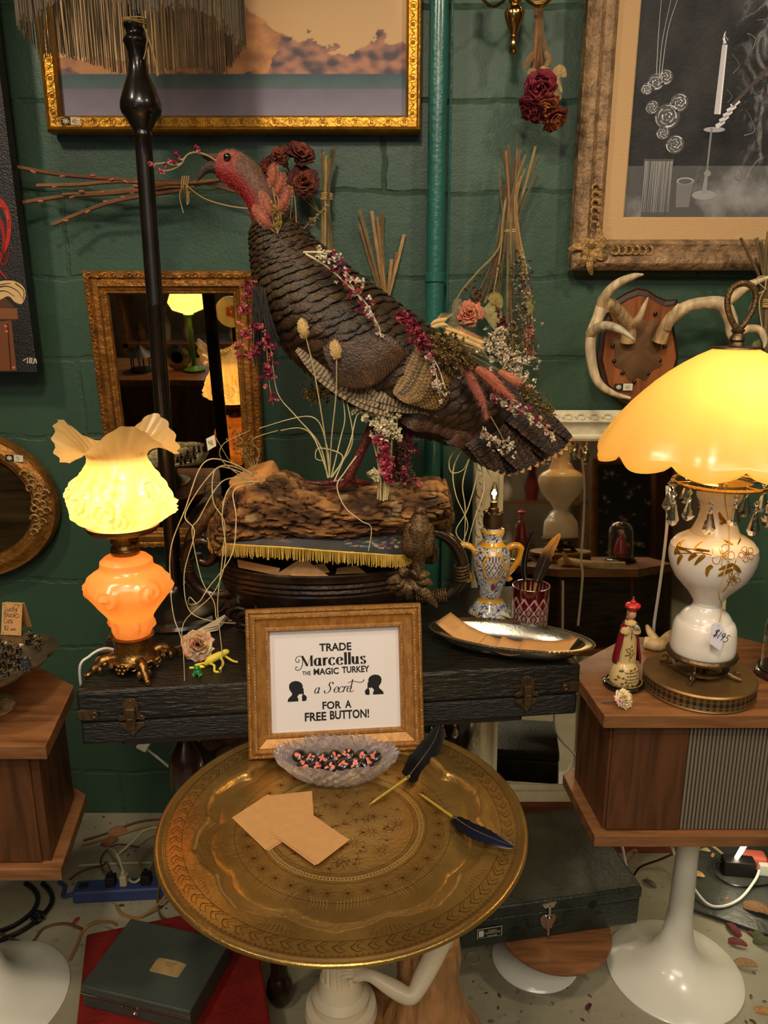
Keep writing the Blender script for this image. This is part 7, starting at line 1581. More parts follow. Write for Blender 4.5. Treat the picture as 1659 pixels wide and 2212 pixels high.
mb = MB(); mb.lathe([(.0042, .134), (.0040, .142)], fz, 14, col=SK); mb.ell(hc_, (.0078, .0080, .0098), 18, 14, SK); mb.ell(hc_ + V((.003, -.0078, -.001)), (.0012, .0018, .0016), 8, 6, SK); mb.tube([hc_ + V((.0008, -.0076, -.0050)), hc_ + V((.0045, -.0070, -.0050))], .0005, 5, C((150, 60, 50)))
for s in (-.0012, .0052): mb.ell(hc_ + V((s, -.0069, .0012)), (.0011, .0006, .0007), 8, 6, C((40, 26, 20)))
mb.build('head', M['cream'], fgt)
mb = MB(); mb.ell(hc_ + V((-.0015, .0022, .0012)), (.0086, .0078, .0100), 16, 12, C((150, 104, 62)))
for k in range(6): mb.ell(hc_ + V((-.0082 + .001*k*0, -.002 + .002*(k % 3), -.004 - .0018*k*.5)), .0024, 8, 6, C((150, 104, 62)))
mb.build('hair', M['cream'], fgt)
mb = MB(); cw_ = hc_ + V((0, 0, .0075)); RD = C((178, 36, 38))
mb.lathe([(.0078, 0), (.0085, .002), (.0130, .0065), (.0145, .010), (.0120, .0135), (.006, .0155), (.001, .016)], cw_, 36, col=RD, mod=lambda i, a, r, z: (r*(1 + .06*cos(8*a)), z)); mb.ell(cw_ + V((0, 0, .0175)), (.0052, .0052, .0040), 12, 8, RD); mb.ell(cw_ + V((0, 0, .0220)), .0024, 10, 8, RD)
mb.tube([cw_ + V((0, 0, .023)), cw_ + V((0, 0, .029))], .0007, 6, GO); mb.tube([cw_ + V((-.002, 0, .027)), cw_ + V((.002, 0, .027))], .0006, 6, GO); mb.build('crown', M['cream'], fgt)
mb = MB(); 
for s in (-1, 1): mb.lathe([(.001, .126), (.0062, .124), (.0085, .118), (.0080, .114), (.006, .116)], fz + V((s*.0105, -.0075, 0)), 20, mod=lambda i, a, r, z: (r*(1 + .08*cos(9*a)), z), col=CR_)
mb.lathe([(.0045, .139), (.0105, .1355), (.0115, .131), (.006, .133)], fz + V((0, -.003, 0)), 24, col=CR_); mb.build('collar_cuffs', M['cream'], fgt)
mb = MB(); hp_ = fz + V((.0085, -.0145, .128)); mb.ell(hp_, (.0052, .0045, .0055), 12, 10, C((140, 148, 156))); mb.tube([hp_ + V((0, 0, .005)), hp_ + V((0, 0, .010))], .0007, 6, GO); mb.tube([hp_ + V((-.0018, 0, .0085)), hp_ + V((.0018, 0, .0085))], .0006, 6, GO)
mb.tube(bez([fz + V((.016, -.004, .122)), fz + V((.014, -.011, .121)), hp_ + V((.001, .001, -.004))], 4), .0026, 8, SK)
for k in range(5): mb.tube([hp_ + V((.004 - .002*k, -.003, -.004)), hp_ + V((.0045 - .0022*k, -.0052, -.0005)), hp_ + V((.004 - .002*k, -.0046, .002))], .0008, 6, SK)
mb.build('orb_and_hand', M['cream'], fgt)
mb = MB()
def onr(x, z): r = .0165 if z < .08 else .0165 - (z - .08)*.07; return fz + V((x, -.8*math.sqrt(max(1e-8, r*r - x*x)) - .0012, z))
for pts in ([(-.004, .132), (-.001, .122), (.001, .110)], [(.004, .132), (.002, .122), (.001, .110)]): mb.tube([onr(*q) + V((0, -.0012, 0)) for q in pts], .0005, 5, GO)
mb.tube([onr(.001, .110), onr(.001, .101)], .0006, 5, GO); mb.tube([onr(-.0012, .107), onr(.0032, .107)], .0006, 5, GO)
for x, z, a in ((-.004, .083, .4), (-.008, .080, .9), (-.006, .078, -.4), (.002, .086, 1.2), (.003, .079, .3), (-.001, .076, -1), (.003, .069, .2), (-.005, .070, .1), (-.008, .068, .6), (.001, .064, .9), (-.001, .072, .5), (.006, .073, .2)):
    vane(mb, [onr(x, z), onr(x + .002*cos(a), z + .002*sin(a)), onr(x + .004*cos(a), z + .004*sin(a))], .0017, (0, -1, 0), lambda t: (GO, GO), 6, 0)
mb.tube([onr(.0005, .056), onr(.0008, .068), onr(.001, .084)], .0005, 5, GO); mb.build('gold_robe_pattern', M['cream'], RO)
# dried cream rose, antler piece, glass dome
c0 = PZ(1348, 1530, ZR) + V((0, .004, .017)); t = thing('dried_rose', 'small cream white dried rose lying in front of the crowned figurine', 'flower', c0 - V((0, 0, .017))); mb = MB(); rose(mb, c0, .0195, (.4, -.7, .6), (220, 188, 136), (214, 192, 158), rs_, 7, .7); mb.build('petals', M['petal'], t, solid=.0004)
mb = MB(); mb.tube(bez([c0 + V((-.006, .006, -.006)), c0 + V((-.018, .008, -.010)), c0 + V((-.038, .012, -.012))], 5), [.0022]*11, 7, C((92, 72, 46))); mb.build('stem', M['plant'], t)
at_ = tine([(1386, 1392), (1400, 1384), (1425, 1393), (1470, 1392), (1530, 1380)], [.011, .012, .0125, .013, .009], 0)
mb = MB(); q0 = PZ(1392, 1400, ZR) + V((0, 0, .014)); q1 = q0 + V((.03, -.012, .000)); q2 = q0 + V((.09, .05, -.002)); q3 = q0 + V((.19, .06, .0))
mb.tube(bez([q0, q1, q2, q3], 8), lerpl([.0125, .0145, .0130, .008], 25), 14, C((206, 178, 128))); mb.tube(bez([q1 + V((-.004, .003, 0)), q1 + V((-.018, .020, .020)), q1 + V((-.024, .028, .034))], 5), lerpl([.011, .008, .003], 11), 10, C((206, 178, 128)))
tag(mb.build('antler_piece', M['antler']), 'pale shed antler piece lying on the cabinet between figurine and white lamp', 'antler')
dq = PZ(1688, 1458, ZR); dm = thing('glass_dome', 'glass dome on a dark round base at the right edge of the cabinet', 'dome', dq)
MB().lathe([(.001, 0), (.050, 0), (.053, .004), (.050, .010), (.045, .013), (.046, .018), (.001, .019)], dq, 40).build('dark_base', M['ebony'], dm)
MB().lathe([(.0405, .018), (.0405, .10), (.037, .118), (.028, .131), (.012, .138), (.0005, .139), (.0005, .1375), (.012, .1365), (.027, .1295), (.0355, .117), (.039, .10), (.039, .018)], dq, 40, caps=False).build('glass_bell', M['glass'], dm)
f2 = thing('robed_figurine', 'red robed figurine standing inside the glass dome at the right edge', 'figurine', dq + V((0, 0, .019)))
mb = MB(); mb.lathe([(.001, .019), (.018, .019), (.017, .026), (.024, .030), (.020, .055), (.012, .078), (.006, .086), (.001, .087)], dq, 24, col=C((176, 26, 34))); mb.build('red_cape', M['cream'], f2)
mb = MB(); mb.ell(dq + V((0, 0, .094)), (.007, .007, .0085), 12, 10, SK); mb.build('head', M['cream'], f2)
mb = MB(); mb.lathe([(.007, .099), (.011, .104), (.008, .110), (.001, .112)], dq, 18, col=RD); mb.build('crown', M['cream'], f2)
# ================================================================ majolica vase lamp with bare bulb
cV, pv2 = lpx(1058, 1322, 0, [(1334, 47), (1326, 46), (1318, 44), (1308, 37), (1298, 30), (1292, 25), (1288, 24), (1284, 25), (1276, 26), (1262, 30), (1244, 35), (1226, 39), (1208, 40.5), (1192, 38.5), (1180, 33), (1174, 26), (1168, 22), (1162, 21), (1154, 24), (1147, 26), (1142, 24), (1139, 16)], CZ1)
vl = thing('majolica_vase_lamp', 'blue and yellow painted two handled vase lamp with a bare filament bulb', 'lamp', (cV.x, cV.y, CZ1))
pv2[0] = (pv2[0][0], CZ1)
M['majolica'] = mat('painted_majolica', attr=True, rough=.18, coat=.7)
zlo, zhi = pv2[0][1], pv2[-1][1]; yrow = lambda py: P(829, py, cV.y).z
WHM, BLU, YEL, TEA, RDM = C((206, 200, 184)), C((40, 58, 116)), C((214, 158, 44)), C((30, 84, 92)), C((170, 60, 70))
zm = yrow(1215); hm2 = abs(yrow(1245) - zm)
def majcol(a, z, r):
    for py, w in ((1290, 5), (1172, 5), (1145, 4), (1322, 3)):
        if abs(z - yrow(py)) < w*.00105: return YEL
    da = (a + pi/2 + pi) % (2*pi) - pi; x = da*.042; q = math.hypot(x/.026, (z - zm)/hm2)
    if q < .86:
        u, v = (x + z)*560, (x - z)*560
        if abs((u/2.6) % 1 - .5) > .40 or abs((v/2.6) % 1 - .5) > .40: return C((74, 56, 70))
        if math.hypot((u/2.6) % 1 - .5, (v/2.6) % 1 - .5) < .14: return C((60, 60, 90))
        return WHM
    if q < 1.06: return YEL
    zd2 = yrow(1258)
    if math.hypot(x/.006, (z - zd2)/.011) < 1: return RDM if math.hypot(x/.003, (z - zd2)/.006) > 1 else TEA
    if yrow(1160) > z > yrow(1292) + .0 and abs(da) > 1.15 and abs(z - yrow(1240)) < .012: return TEA
    n_ = NZ.noise(V((cos(a)*r*120, sin(a)*r*120, z*120))); m_ = NZ.noise(V((cos(a)*r*60 + 9, sin(a)*r*60, z*60)))
    if abs(n_) < .10: return BLU
    if m_ > .42: return (TEA if n_ > 0 else YEL)
    return WHM
pdv = dense(pv2, 7); mb = MB()
mb.lathe(pdv, cV, 150, mod=lambda i, a, r, z: (r*(1 + (.06*cos(6*a) if z < yrow(1312) else 0)), z))
for i, p in enumerate(mb.v): d = p - cV; mb.c[i] = majcol(math.atan2(d.y, d.x), d.z, math.hypot(d.x, d.y))
mb.build('vase_body', M['majolica'], vl)
M['yelglaze'] = mat('yellow_glaze', (206, 144, 34), .15, coat=.8)
for pts in ([(1090, 1202), (1096, 1185), (1112, 1178), (1125, 1184), (1124, 1202), (1112, 1222), (1100, 1236), (1093, 1246), (1098, 1252), (1105, 1247)], [(1028, 1202), (1020, 1185), (1004, 1177), (993, 1182), (996, 1200), (1004, 1222), (1010, 1236), (1016, 1248), (1010, 1254), (1003, 1249)]):
    mb = MB(); c_ = bez(PS(pts, cV.y), 6); mb.tube(c_, lerpl([.0055, .0075, .008, .0075, .0065, .006, .005], len(c_)), 12); mb.build('handle', M['yelglaze'], vl)
zs = yrow(1139)
mb = MB(); mb.lathe([(.012, zs), (.021, zs + .002), (.023, zs + .010), (.022, yrow(1112)), (.0235, yrow(1106)), (.021, yrow(1104)), (.012, yrow(1108)), (.012, zs)], cV, 30, mod=lambda i, a, r, z: (r, z + (.0025*cos(8*a) if i in (4, 5) else 0)))
mb.lathe([(.011, yrow(1110)), (.0125, yrow(1106)), (.0115, yrow(1097)), (.008, yrow(1095)), (.008, yrow(1084)), (.001, yrow(1083))], cV, 22)
mb.build('bulb_socket', M['bronze'], vl)
bz0, bz1 = yrow(1084), yrow(1038)
M['bulbglass'] = mat('bulb_glass', (255, 250, 240), .0, trans=1, ior=1.1)
MB().lathe([(.0065, bz0), (.0068, bz0 + .006), (.0095, bz0 + (bz1 - bz0)*.35), (.0085, bz0 + (bz1 - bz0)*.55), (.005, bz0 + (bz1 - bz0)*.78), (.0018, bz0 + (bz1 - bz0)*.94), (.0003, bz1)], cV, 20, caps=False).build('glass_bulb', M['bulbglass'], vl)
mb = MB(); zq = bz0 + (bz1 - bz0)*.15; ln = (bz1 - bz0)*.42
mb.tube([V((cV.x + .0015*sin(k*1.1), cV.y + .0015*cos(k*1.1), zq + ln*k/24)) for k in range(25)], .0012, 6)
mb.build('filament', mat('hot_filament', (255, 220, 150), .5, emit=(255, 190, 90), es=60), vl)
lamp('filament_light', 'POINT', (cV.x, cV.y, zq + ln*.6), LAMP_V, (1, .72, .36), .006, parent=vl)
tg2 = MB().slab([PZ(1082, 1318, CZ1 + .018), PZ(1100, 1328, CZ1 + .010), PZ(1104, 1336, CZ1 + .002), PZ(1080, 1328, CZ1 + .012)], (0, 0, .0008)).build('price_tag', M['pale_paper'], smooth=False); tag(tg2, 'small pale price tag behind the silver dish beside the blue and yellow vase', 'price tag')
# ================================================================ ruby cup with quills
rc = P(1146, 1300, 1.585); rc = V((rc.x, 1.585, 0)); zt3 = P(829, 1264, 1.585).z; CRAD = .0415
rcup = thing('ruby_glass_cup', 'ruby red cut glass cup holding two feather quills', 'cup', (rc.x, rc.y, CZ1))
M['ruby'] = mat('ruby_cut_glass', attr=True, rough=.06, coat=1, spec=.8, trans=.25)
def rubc(a, z):
    h = (z - CZ1)/(zt3 - CZ1); u = a/(2*pi)*12
    if h > .80: return C((74, 6, 12))
    p_, q_ = (u + h*3.2) % 1, (u - h*3.2) % 1
    if min(abs(p_ - .5), abs(q_ - .5)) < .075: return C((206, 178, 170))
    if h < .55 and math.hypot(p_ - 0 if p_ < .5 else p_ - 1, q_ - 0 if q_ < .5 else q_ - 1) < .30: return C((170, 120, 110))
    return C((96, 8, 16)) if h > .5 else C((60, 10, 12))
prc = [(CRAD*.90, CZ1 + .0005), (CRAD*.94, CZ1 + .004)] + [(CRAD*(.95 + .05*k/30), CZ1 + .004 + (zt3 - CZ1 - .004)*k/30) for k in range(1, 31)] + [(CRAD*.93, zt3), (CRAD*.90, zt3 - .03), (CRAD*.86, CZ1 + .012), (.001, CZ1 + .012)]
mb = MB(); mb.lathe(prc, rc, 144)
for i, p in enumerate(mb.v): d = p - rc; mb.c[i] = rubc(math.atan2(d.y, d.x), d.z)
mb.build('cut_glass_wall', M['ruby'], rcup)
zi = CZ1 + .0135
quill('slim black quill standing upright in the ruby glass cup, left one', V((rc.x - .010, rc.y + .005, zi)), P(1135, 1252, 1.59), [P(1132, 1225, 1.59), P(1138, 1185, 1.59), P(1152, 1148, 1.588)], .011, (.75, -1, 0), lambda t: (BK, C((30, 28, 26))))
GT = C((196, 138, 62))
quill('broad dark quill with golden tip leaning right in the ruby glass cup', V((rc.x - .004, rc.y - .002, zi)), P(1160, 1254, 1.58), [P(1170, 1228, 1.58), P(1186, 1190, 1.578), P(1210, 1152, 1.575)], .0165, (0, -1, .1), lambda t: (mixc(C((40, 32, 26)), GT, max(0, min(1, (t - .55)*3))), mixc(C((30, 26, 22)), GT, max(0, min(1, (t - .5)*3)))))
# ================================================================ silver dish with cards
M['silverdish'] = mat('worn_silver', (170, 164, 148), .24, metal=1, var=.2, vs=16, bump=.05, bs=200)
dc0 = V((.257, 1.452, CZ1)); dyaw = math.radians(-18)
Dx, Dy = V((cos(dyaw), sin(dyaw), 0)), V((-sin(dyaw), cos(dyaw), 0)); TD = basis(dc0, Dx, Dy, (0, 0, 1))
sd = thing('silver_dish', 'long oval silver dish holding brown cards at the right end of the black case', 'dish', dc0)
def dring(a_, b_, z): return [TD @ V((a_*cos(2*pi*k/80), b_*sin(2*pi*k/80), z)) for k in range(80)]
mb = MB(); mb.loft([dring(.105, .034, .0008), dring(.122, .042, .004), dring(.140, .053, .016), dring(.149, .060, .028), dring(.152, .062, .033), dring(.165, .072, .0350), dring(.170, .076, .0365), dring(.171, .077, .0375), dring(.165, .072, .0370), dring(.151, .061, .0352), dring(.146, .058, .028), dring(.137, .051, .0175), dring(.119, .040, .006), dring(.10, .032, .003), dring(.002, .001, .003)], caps=False)
mb.build('dish_bowl', M['silverdish'], sd)
mb = MB()
for k in range(96): a = 2*pi*k/96; mb.ell(TD @ V((.1665*cos(a), .073*sin(a), .0378)), (.0042, .0024, .0012), 8, 4, M=MX.Rotation(dyaw + math.atan2(.073*cos(a), -.1665*sin(a)), 3, 'Z'))
mb.build('gadroon_rim', mat('dark_silver', (104, 94, 76), .4, metal=.8), sd)
def dcard(loc, label):                          # loc: local outline lying curved in the dish
    def f(u, v):
        (x0, y0, z0), (x1, y1, z1), (x2, y2, z2), (x3, y3, z3) = loc
        x = (x0*(1 - u) + x1*u)*(1 - v) + (x3*(1 - u) + x2*u)*v; y = (y0*(1 - u) + y1*u)*(1 - v) + (y3*(1 - u) + y2*u)*v; z = (z0*(1 - u) + z1*u)*(1 - v) + (z3*(1 - u) + z2*u)*v
        return TD @ V((x, y, z - .006*sin(pi*u)))
    o = MB().grid(f, 10, 4).build('kraft_card', M['kraft'], solid=.0007); return tag(o, label, 'card')
dcard([(-.155, -.006, .046), (-.062, -.052, .0215), (-.044, -.004, .034), (-.132, .036, .056)], 'brown card at the left end of the silver dish, tilted up on the rim')
dcard([(-.062, -.047, .020), (-.018, -.053, .020), (-.004, -.008, .034), (-.046, -.002, .034)], 'narrow brown card second from the left in the silver dish')
dcard([(-.024, -.055, .0225), (.030, -.056, .0215), (.036, -.010, .034), (-.012, -.008, .036)], 'brown card in the middle of the silver dish')
dcard([(.022, -.056, .0225), (.118, -.040, .030), (.136, .012, .044), (.030, -.006, .035)], 'long brown card at the right end of the silver dish')
# ================================================================ tray of lucky cats on the left cabinet
M['cattray'] = mat('tarnished_silver', (150, 136, 104), .34, metal=.9, var=.35, vs=18, bump=.35, bs=120)
ct = V((-.745, 1.29, ZL)); ZT = .858
ctt = thing('footed_cat_tray', 'shaped silver footed tray of black cats on the left cabinet', 'tray', ct)
def trm(i, a, r, z):
    k = abs(sin(a*2 + .35)); return (r*(1 + .09*(k**3) - .05*math.exp(-((k - .55)/.12)**2)) if r > .06 else r, z)
mb = MB(); mb.lathe([(.018, ZT - .014), (.06, ZT - .012), (.118, ZT - .004), (.124, ZT + .002), (.126, ZT + .006), (.121, ZT + .006), (.116, ZT + .002), (.092, ZT), (.086, ZT + .002), (.080, ZT - .003), (.001, ZT - .005)], ct.xy.to_3d(), 96, mod=trm); mb.build('tray_plate', M['cattray'], ctt)
mb = MB(); mb.lathe([(.001, ZL), (.050, ZL), (.054, ZL + .003), (.050, ZL + .008), (.030, ZL + .014), (.012, ZL + .024), (.010, ZL + .060), (.016, ZT - .018), (.024, ZT - .012)], ct.xy.to_3d(), 40); mb.build('pedestal_foot', M['cattray'], ctt)
M['catgrey'] = mat('grey_pewter', (58, 60, 66), .45, metal=.3)
def cat(p, s, rz, m):
    p = V(p); Mx = MX.Rotation(rz, 3, 'Z'); b = MB(); L = lambda *q: p + Mx @ V(q)*s
    b.tube(bez([L(0, .2, .05), L(0, .15, .5), L(0, -.05, 1.05), L(0, -.12, 1.25)], 5), lerpl([.42*s, .52*s, .40*s, .24*s], 16), 14)
    b.ell(L(0, -.18, 1.48), (.33*s, .33*s, .29*s), 12, 10)
    for q in (-1, 1):
        b.tube([L(q*.20, -.14, 1.62), L(q*.25, -.14, 1.92)], [.13*s, .01*s], 8); b.tube([L(q*.16, -.30, .75), L(q*.16, -.42, .08)], [.13*s, .12*s], 8); b.ell(L(q*.34, .0, .22), (.22*s, .36*s, .22*s), 10, 8); b.ell(L(q*.16, -.48, .08), (.12*s, .16*s, .09*s), 8, 6)
    b.ell(L(0, -.46, 1.42), (.13*s, .12*s, .10*s), 8, 6); b.tube(bez([L(.1, .5, .12), L(.45, .5, .12), L(.6, .1, .12), L(.5, -.2, .1)], 4), [.09*s]*13, 7)
    return b.build('body', m, None, loc=p)
cat_pos = [((66, 1372), 'highest of four at the right corner'), ((84, 1384), 'nearest the right rim of the tray corner'), ((61, 1384), 'left one of the four at the tray\'s right corner'), ((82, 1396), 'lowest of the four at the tray\'s right corner'), ((3, 1392), 'back row at the left picture edge'), ((22, 1396), 'back row beside the sign'), ((41, 1404), 'just behind the grey cat'), ((9, 1412), 'second row left'), ((27, 1416), 'second row middle'), ((44, 1424), 'touching the grey cat'), ((4, 1432), 'third row left'), ((24, 1436), 'third row middle, facing front'), ((36, 1442), 'third row right'), ((3, 1450), 'front row left'), ((14, 1456), 'front row, nearest the tray lip')]
eye = M['goldleaf']; rcx = random.Random(19)
for (px, py), lab in cat_pos:
    zc_ = ZT + (.003 if px > 55 else -.002); p = PZ(px, py + 8, zc_); p.z = zc_
    t = thing('cat_figurine', 'glossy black cat on silver tray, ' + lab, 'figurine', p, 'lucky black cats'); rz = rcx.uniform(-.6, .6)
    b = cat(p, .0105, rz, M['black']); b.parent = t; b.location = (0, 0, 0)
    mb = MB(); Mx = MX.Rotation(rz, 3, 'Z')
    for q in (-1, 1): mb.ell(p + Mx @ V((q*.13, -.46, 1.54))*.0105, .0011, 8, 6)
    mb.tube([p + Mx @ V((.38*cos(u), -.12 + .38*sin(u), 1.2))*.0105 for u in [i*2*pi/12 for i in range(12)]], .0007, 5, closed=True); mb.build('gold_eyes_and_collar', eye, t)
p = PZ(58, 1447, ZT + .004); gc = cat(p, .0165, .5, M['catgrey']); gc.name = 'cat_figurine'; tag(gc, 'larger grey pewter cat sitting on the front rim of the cat tray', 'figurine')
# tent card
tc0 = PZ(24, 1373, ZT + .003); U_ = V((cos(-.12), sin(-.12), 0)); up_ = V((.06, .22, 1)).normalized(); nn_ = U_.cross(up_).normalized(); TT2 = basis(tc0 + up_*.033, U_, up_, nn_)
tcd = thing('tent_card', 'folded kraft tent card reading Lucky Black Cats standing on the silver tray', 'sign', tc0)
MB(T=TT2).box((0, 0, 0), (.042, .064, .0012)).build('front_panel', M['kraft'], tcd, smooth=False)
TT3 = basis(tc0 + up_*.064 + V((0, .018, -.031)), U_, V((.06, -.40, 1)).normalized(), U_.cross(V((.06, -.40, 1)).normalized())); MB(T=TT3).box((0, 0, 0), (.042, .066, .0012)).build('back_panel', M['kraft'], tcd, smooth=False)
ww = MB(); TTw = TT2 @ MX.Translation((0, 0, .0009)); h_ = .0058
write(ww, TTw, 'Lucky', -.0155, .016, h_, .0007); write(ww, TTw, 'Black', -.0165, .004, h_, .0007); write(ww, TTw, 'Cats', -.0165, -.008, h_, .0007); write(ww, TTw, '$2', -.015, -.022, h_, .0007); write(ww, TTw, 'each', -.001, -.022, h_*.55, .0006)
stroke(ww, TTw, curve2([(.008, .017), (.014, .028), (.006, .029), (.004, .022)], 5), .0007); stroke(ww, TTw, curve2([(.008, .003), (.016, .006), (.012, .011), (.006, .006)], 5), .0007)
for sx2 in (-1, 1):
    for sy2 in (-1, 1): stroke(ww, TTw, [(sx2*.017, sy2*.0285), (sx2*.0155, sy2*.027)], .0014)
ww.build('handwriting', M['ink'], tcd, smooth=False)
# ================================================================ on and near the floor
M['redcase'] = mat('red_leatherette', (112, 20, 14), .5, var=.3, vs=18, bump=.2, bs=120); M['greybox'] = mat('grey_green_steel', (62, 66, 58), .45, var=.2, vs=10, bump=.1, bs=300)
def rotbox(c0, u, z0, z1, lx, ly): u = V((*u, 0)).normalized(); v = V((-u.y, u.x, 0)); return basis(V((c0[0], c0[1], 0)) + u*lx/2 + v*ly/2, u, v, (0, 0, 1)), lx, ly
# back-left corner given: run forward by ly
ur = V((.961, .277, 0)).normalized(); vr = V((-ur.y, ur.x, 0)); bl = V((-.683, 1.454, 0)); lx, ly = .375, .40
ctr_ = bl + ur*lx/2 - vr*ly/2; TRC = basis(ctr_, ur, vr, (0, 0, 1))
rcs = thing('red_case', 'flat red leatherette case lying on the floor under the grey metal box', 'case', (ctr_.x, ctr_.y, 0))
MB(T=TRC).box((0, 0, .067), (lx, ly, .066)).build('lid', M['redcase'], rcs, bevel=.006, smooth=False, seg=3); MB(T=TRC).box((0, 0, .0165), (lx, ly, .033)).build('case_body', M['redcase'], rcs, bevel=.004, smooth=False)
for x in (.10, -.10): mb = MB(T=TRC); mb.box((x, -ly/2 - .002, .045), (.022, .006, .034)); mb.box((x, -ly/2 - .006, .040), (.012, .006, .020)); mb.build('clasp', M['bronze'], rcs, bevel=.001, smooth=False)
ug = V((.969, -.248, 0)).normalized(); vg = V((-ug.y, ug.x, 0)); gb0 = V((-.618, 1.262, 0)); gl, gw = .246, .185; gc_ = gb0 + ug*gl/2 + vg*gw/2; TG = basis(gc_, ug, vg, (0, 0, 1))
gbx = thing('metal_box', 'grey green steel document box with paper label lying on the red case', 'box', (gc_.x, gc_.y, .1005))
MB(T=TG).box((0, 0, .119), (gl - .004, gw - .004, .037)).build('box_body', M['greybox'], gbx, bevel=.003, smooth=False); MB(T=TG).box((0, 0, .1455), (gl, gw, .0175)).build('lid', M['greybox'], gbx, bevel=.003, smooth=False)
MB(T=TG).box((0, -gw/2 - .0005, .1375), (gl, .003, .002)).build('lid_seam', M['silver'], gbx, smooth=False)
T_ = basis(TG @ V((-.0, -gw/2 + .002, .121)), ug, (0, 0, 1), -vg); mb = MB(T=T_); mb.lathe([(.008, 0), (.0075, .004), (.004, .005), (.004, .003), (0, .003)], (0, 0, 0), 18); mb.tube([V((-.03, .006, .002)), V((-.026, .009, .002))], .0018, 6); mb.build('lock', M['silver'], gbx)
TLb = basis(TG @ V((.028, -.008, .1546)), ug, vg, (0, 0, 1)); mb = MB(T=TLb); mb.slab([(-.034, -.018, 0), (.030, -.019, 0), (.033, -.014, 0), (.034, .016, 0), (.012, .019, 0), (-.030, .018, 0), (-.034, .012, 0)], (0, 0, .0004)); lb = mb.build('paper_label', mat('tan_label', (150, 122, 74), .7, var=.25, vs=40), gbx, smooth=False)
ww = MB(); rq = random.Random(3)
for j, n_ in enumerate((9, 6, 5)):
    for i in range(n_): x = (i - n_/2)*.0032; stroke(ww, TLb, [(x, .010 - j*.004), (x + .001, .0118 - j*.004), (x + .0018, .010 - j*.004), (x + .0026, .0112 - j*.004)], .0006, z=.0005)
ww.build('faded_print', M['ink'], lb, smooth=False)
# power strip, plugs, cords
M['bluestrip'] = mat('blue_plastic', (52, 66, 110), .45, var=.1, vs=20); M['blackplug'] = mat('black_plastic', (24, 20, 20), .5)
pa = PZ(187, 1925, .02); pb_ = PZ(372, 1915, .02); up2 = (pb_ - pa); up2.z = 0; ul = up2.length; up2.normalize(); vp2 = V((-up2.y, up2.x, 0)); TPS = basis(V(((pa.x + pb_.x)/2, (pa.y + pb_.y)/2, 0)), up2, vp2, (0, 0, 1))
psn = thing('power_strip', 'blue power strip full of plugs on the floor below the left cabinet', 'power strip', (TPS.translation.x, TPS.translation.y, 0))
MB(T=TPS).box((0, 0, .018), (ul + .06, .048, .036)).build('strip_body', M['bluestrip'], psn, bevel=.007, smooth=False, seg=3)
MB(T=TPS).box((-ul/2 - .006, 0, .037), (.022, .018, .006)).build('rocker_switch', M['blackplug'], psn, bevel=.002, smooth=False)
cds = MB(); cds.tube(bez([TPS @ V((-ul/2 - .028, 0, .016)), TPS @ V((-ul/2 - .06, .0, .008)), PZ(140, 1915, .006), PZ(128, 1905, .006)], 8), .0055, 8); cds.build('strip_cord', M['bluestrip'], psn)
def plug(x, m, label, s=1.0, big=0):
    o = TPS @ V((x, 0, .036)); t = thing('power_plug', label, 'plug', o); mb = MB(T=basis(o, up2, vp2, (0, 0, 1)))
    mb.box((0, 0, .014*s), ((.026 if big else .018)*s, .024*s, .028*s)); mb.box((0, 0, .034*s), (.010*s, .012*s, .014*s)); mb.build('plug_body', m, t, bevel=.003, smooth=False); return o
o1 = plug(-.045, M['blackplug'], 'black plug standing on the blue power strip, left one', 1, 1); M['ivory'] = mat('ivory_cord', (196, 186, 148), .5)
o2 = plug(-.012, M['ivory'], 'ivory plug in the middle of the blue power strip'); o3 = plug(.045, M['blackplug'], 'black plug at the right of the blue power strip', 1, 1); M['bronzeplug'] = mat('brown_plug', (92, 68, 48), .5); o4 = plug(.082, M['bronzeplug'], 'brown plug last at the right end of the blue power strip')
def cord(label, pts, r, m, y=None):
    mb = MB(); mb.tube(bez(pts, 10), r, 7); return tag(mb.build('electric_cable', m), label, 'cable')
fz_ = lambda px, py, z=.004: PZ(px, py, z)
M['goldcord'] = mat('clear_gold_cord', (150, 108, 58), .35, coat=.4); M['blackcord'] = mat('black_cable', (12, 12, 14), .35, coat=.3); M['browncord'] = mat('brown_cord', (92, 66, 38), .5)
cord('thick black cable curving in an outer loop on the floor at left', [fz_(-20, 2040), fz_(40, 2015), fz_(85, 1985), fz_(112, 1950), fz_(108, 1925), fz_(92, 1908)], .0065, M['blackcord'])
cord('thick black cable curving in an inner loop on the floor at left', [fz_(-20, 2018), fz_(30, 2000), fz_(70, 1970), fz_(82, 1940), fz_(72, 1920), fz_(55, 1908)], .0065, M['blackcord'])
mb = MB(); q = fz_(80, 1986, .010)
for k in range(7): mb.tube([q + V((.014*cos(u) + k*.001, .010*sin(u), .006 + .012*sin(u + k*.6))) for u in [i*2*pi/10 for i in range(10)]], .002, 5, closed=True)
tag(mb.build('cable_tie', M['black']), 'black plastic tie bundling the two cables on the floor', 'cable tie')
cord('gold brown lamp cord running from the red case up over the floor at left', [fz_(-15, 2010), fz_(60, 2038), fz_(95, 2005), fz_(140, 1995), fz_(178, 2008)], .0035, M['browncord'])
cord('clear gold lamp cord arching up beside the left corner of the red case', [fz_(150, 2075), fz_(165, 2045), fz_(180, 2010), fz_(205, 1993, .02), fz_(240, 1992, .05), fz_(256, 2002, .11)], .0036, M['goldcord'])
cord('clear gold cord looping under the blue power strip', [fz_(250, 1955), fz_(265, 1975), fz_(300, 1982), fz_(340, 1955, .03), fz_(365, 1920, .05), fz_(372, 1880, .03), fz_(420, 1840)], .0034, M['goldcord'])
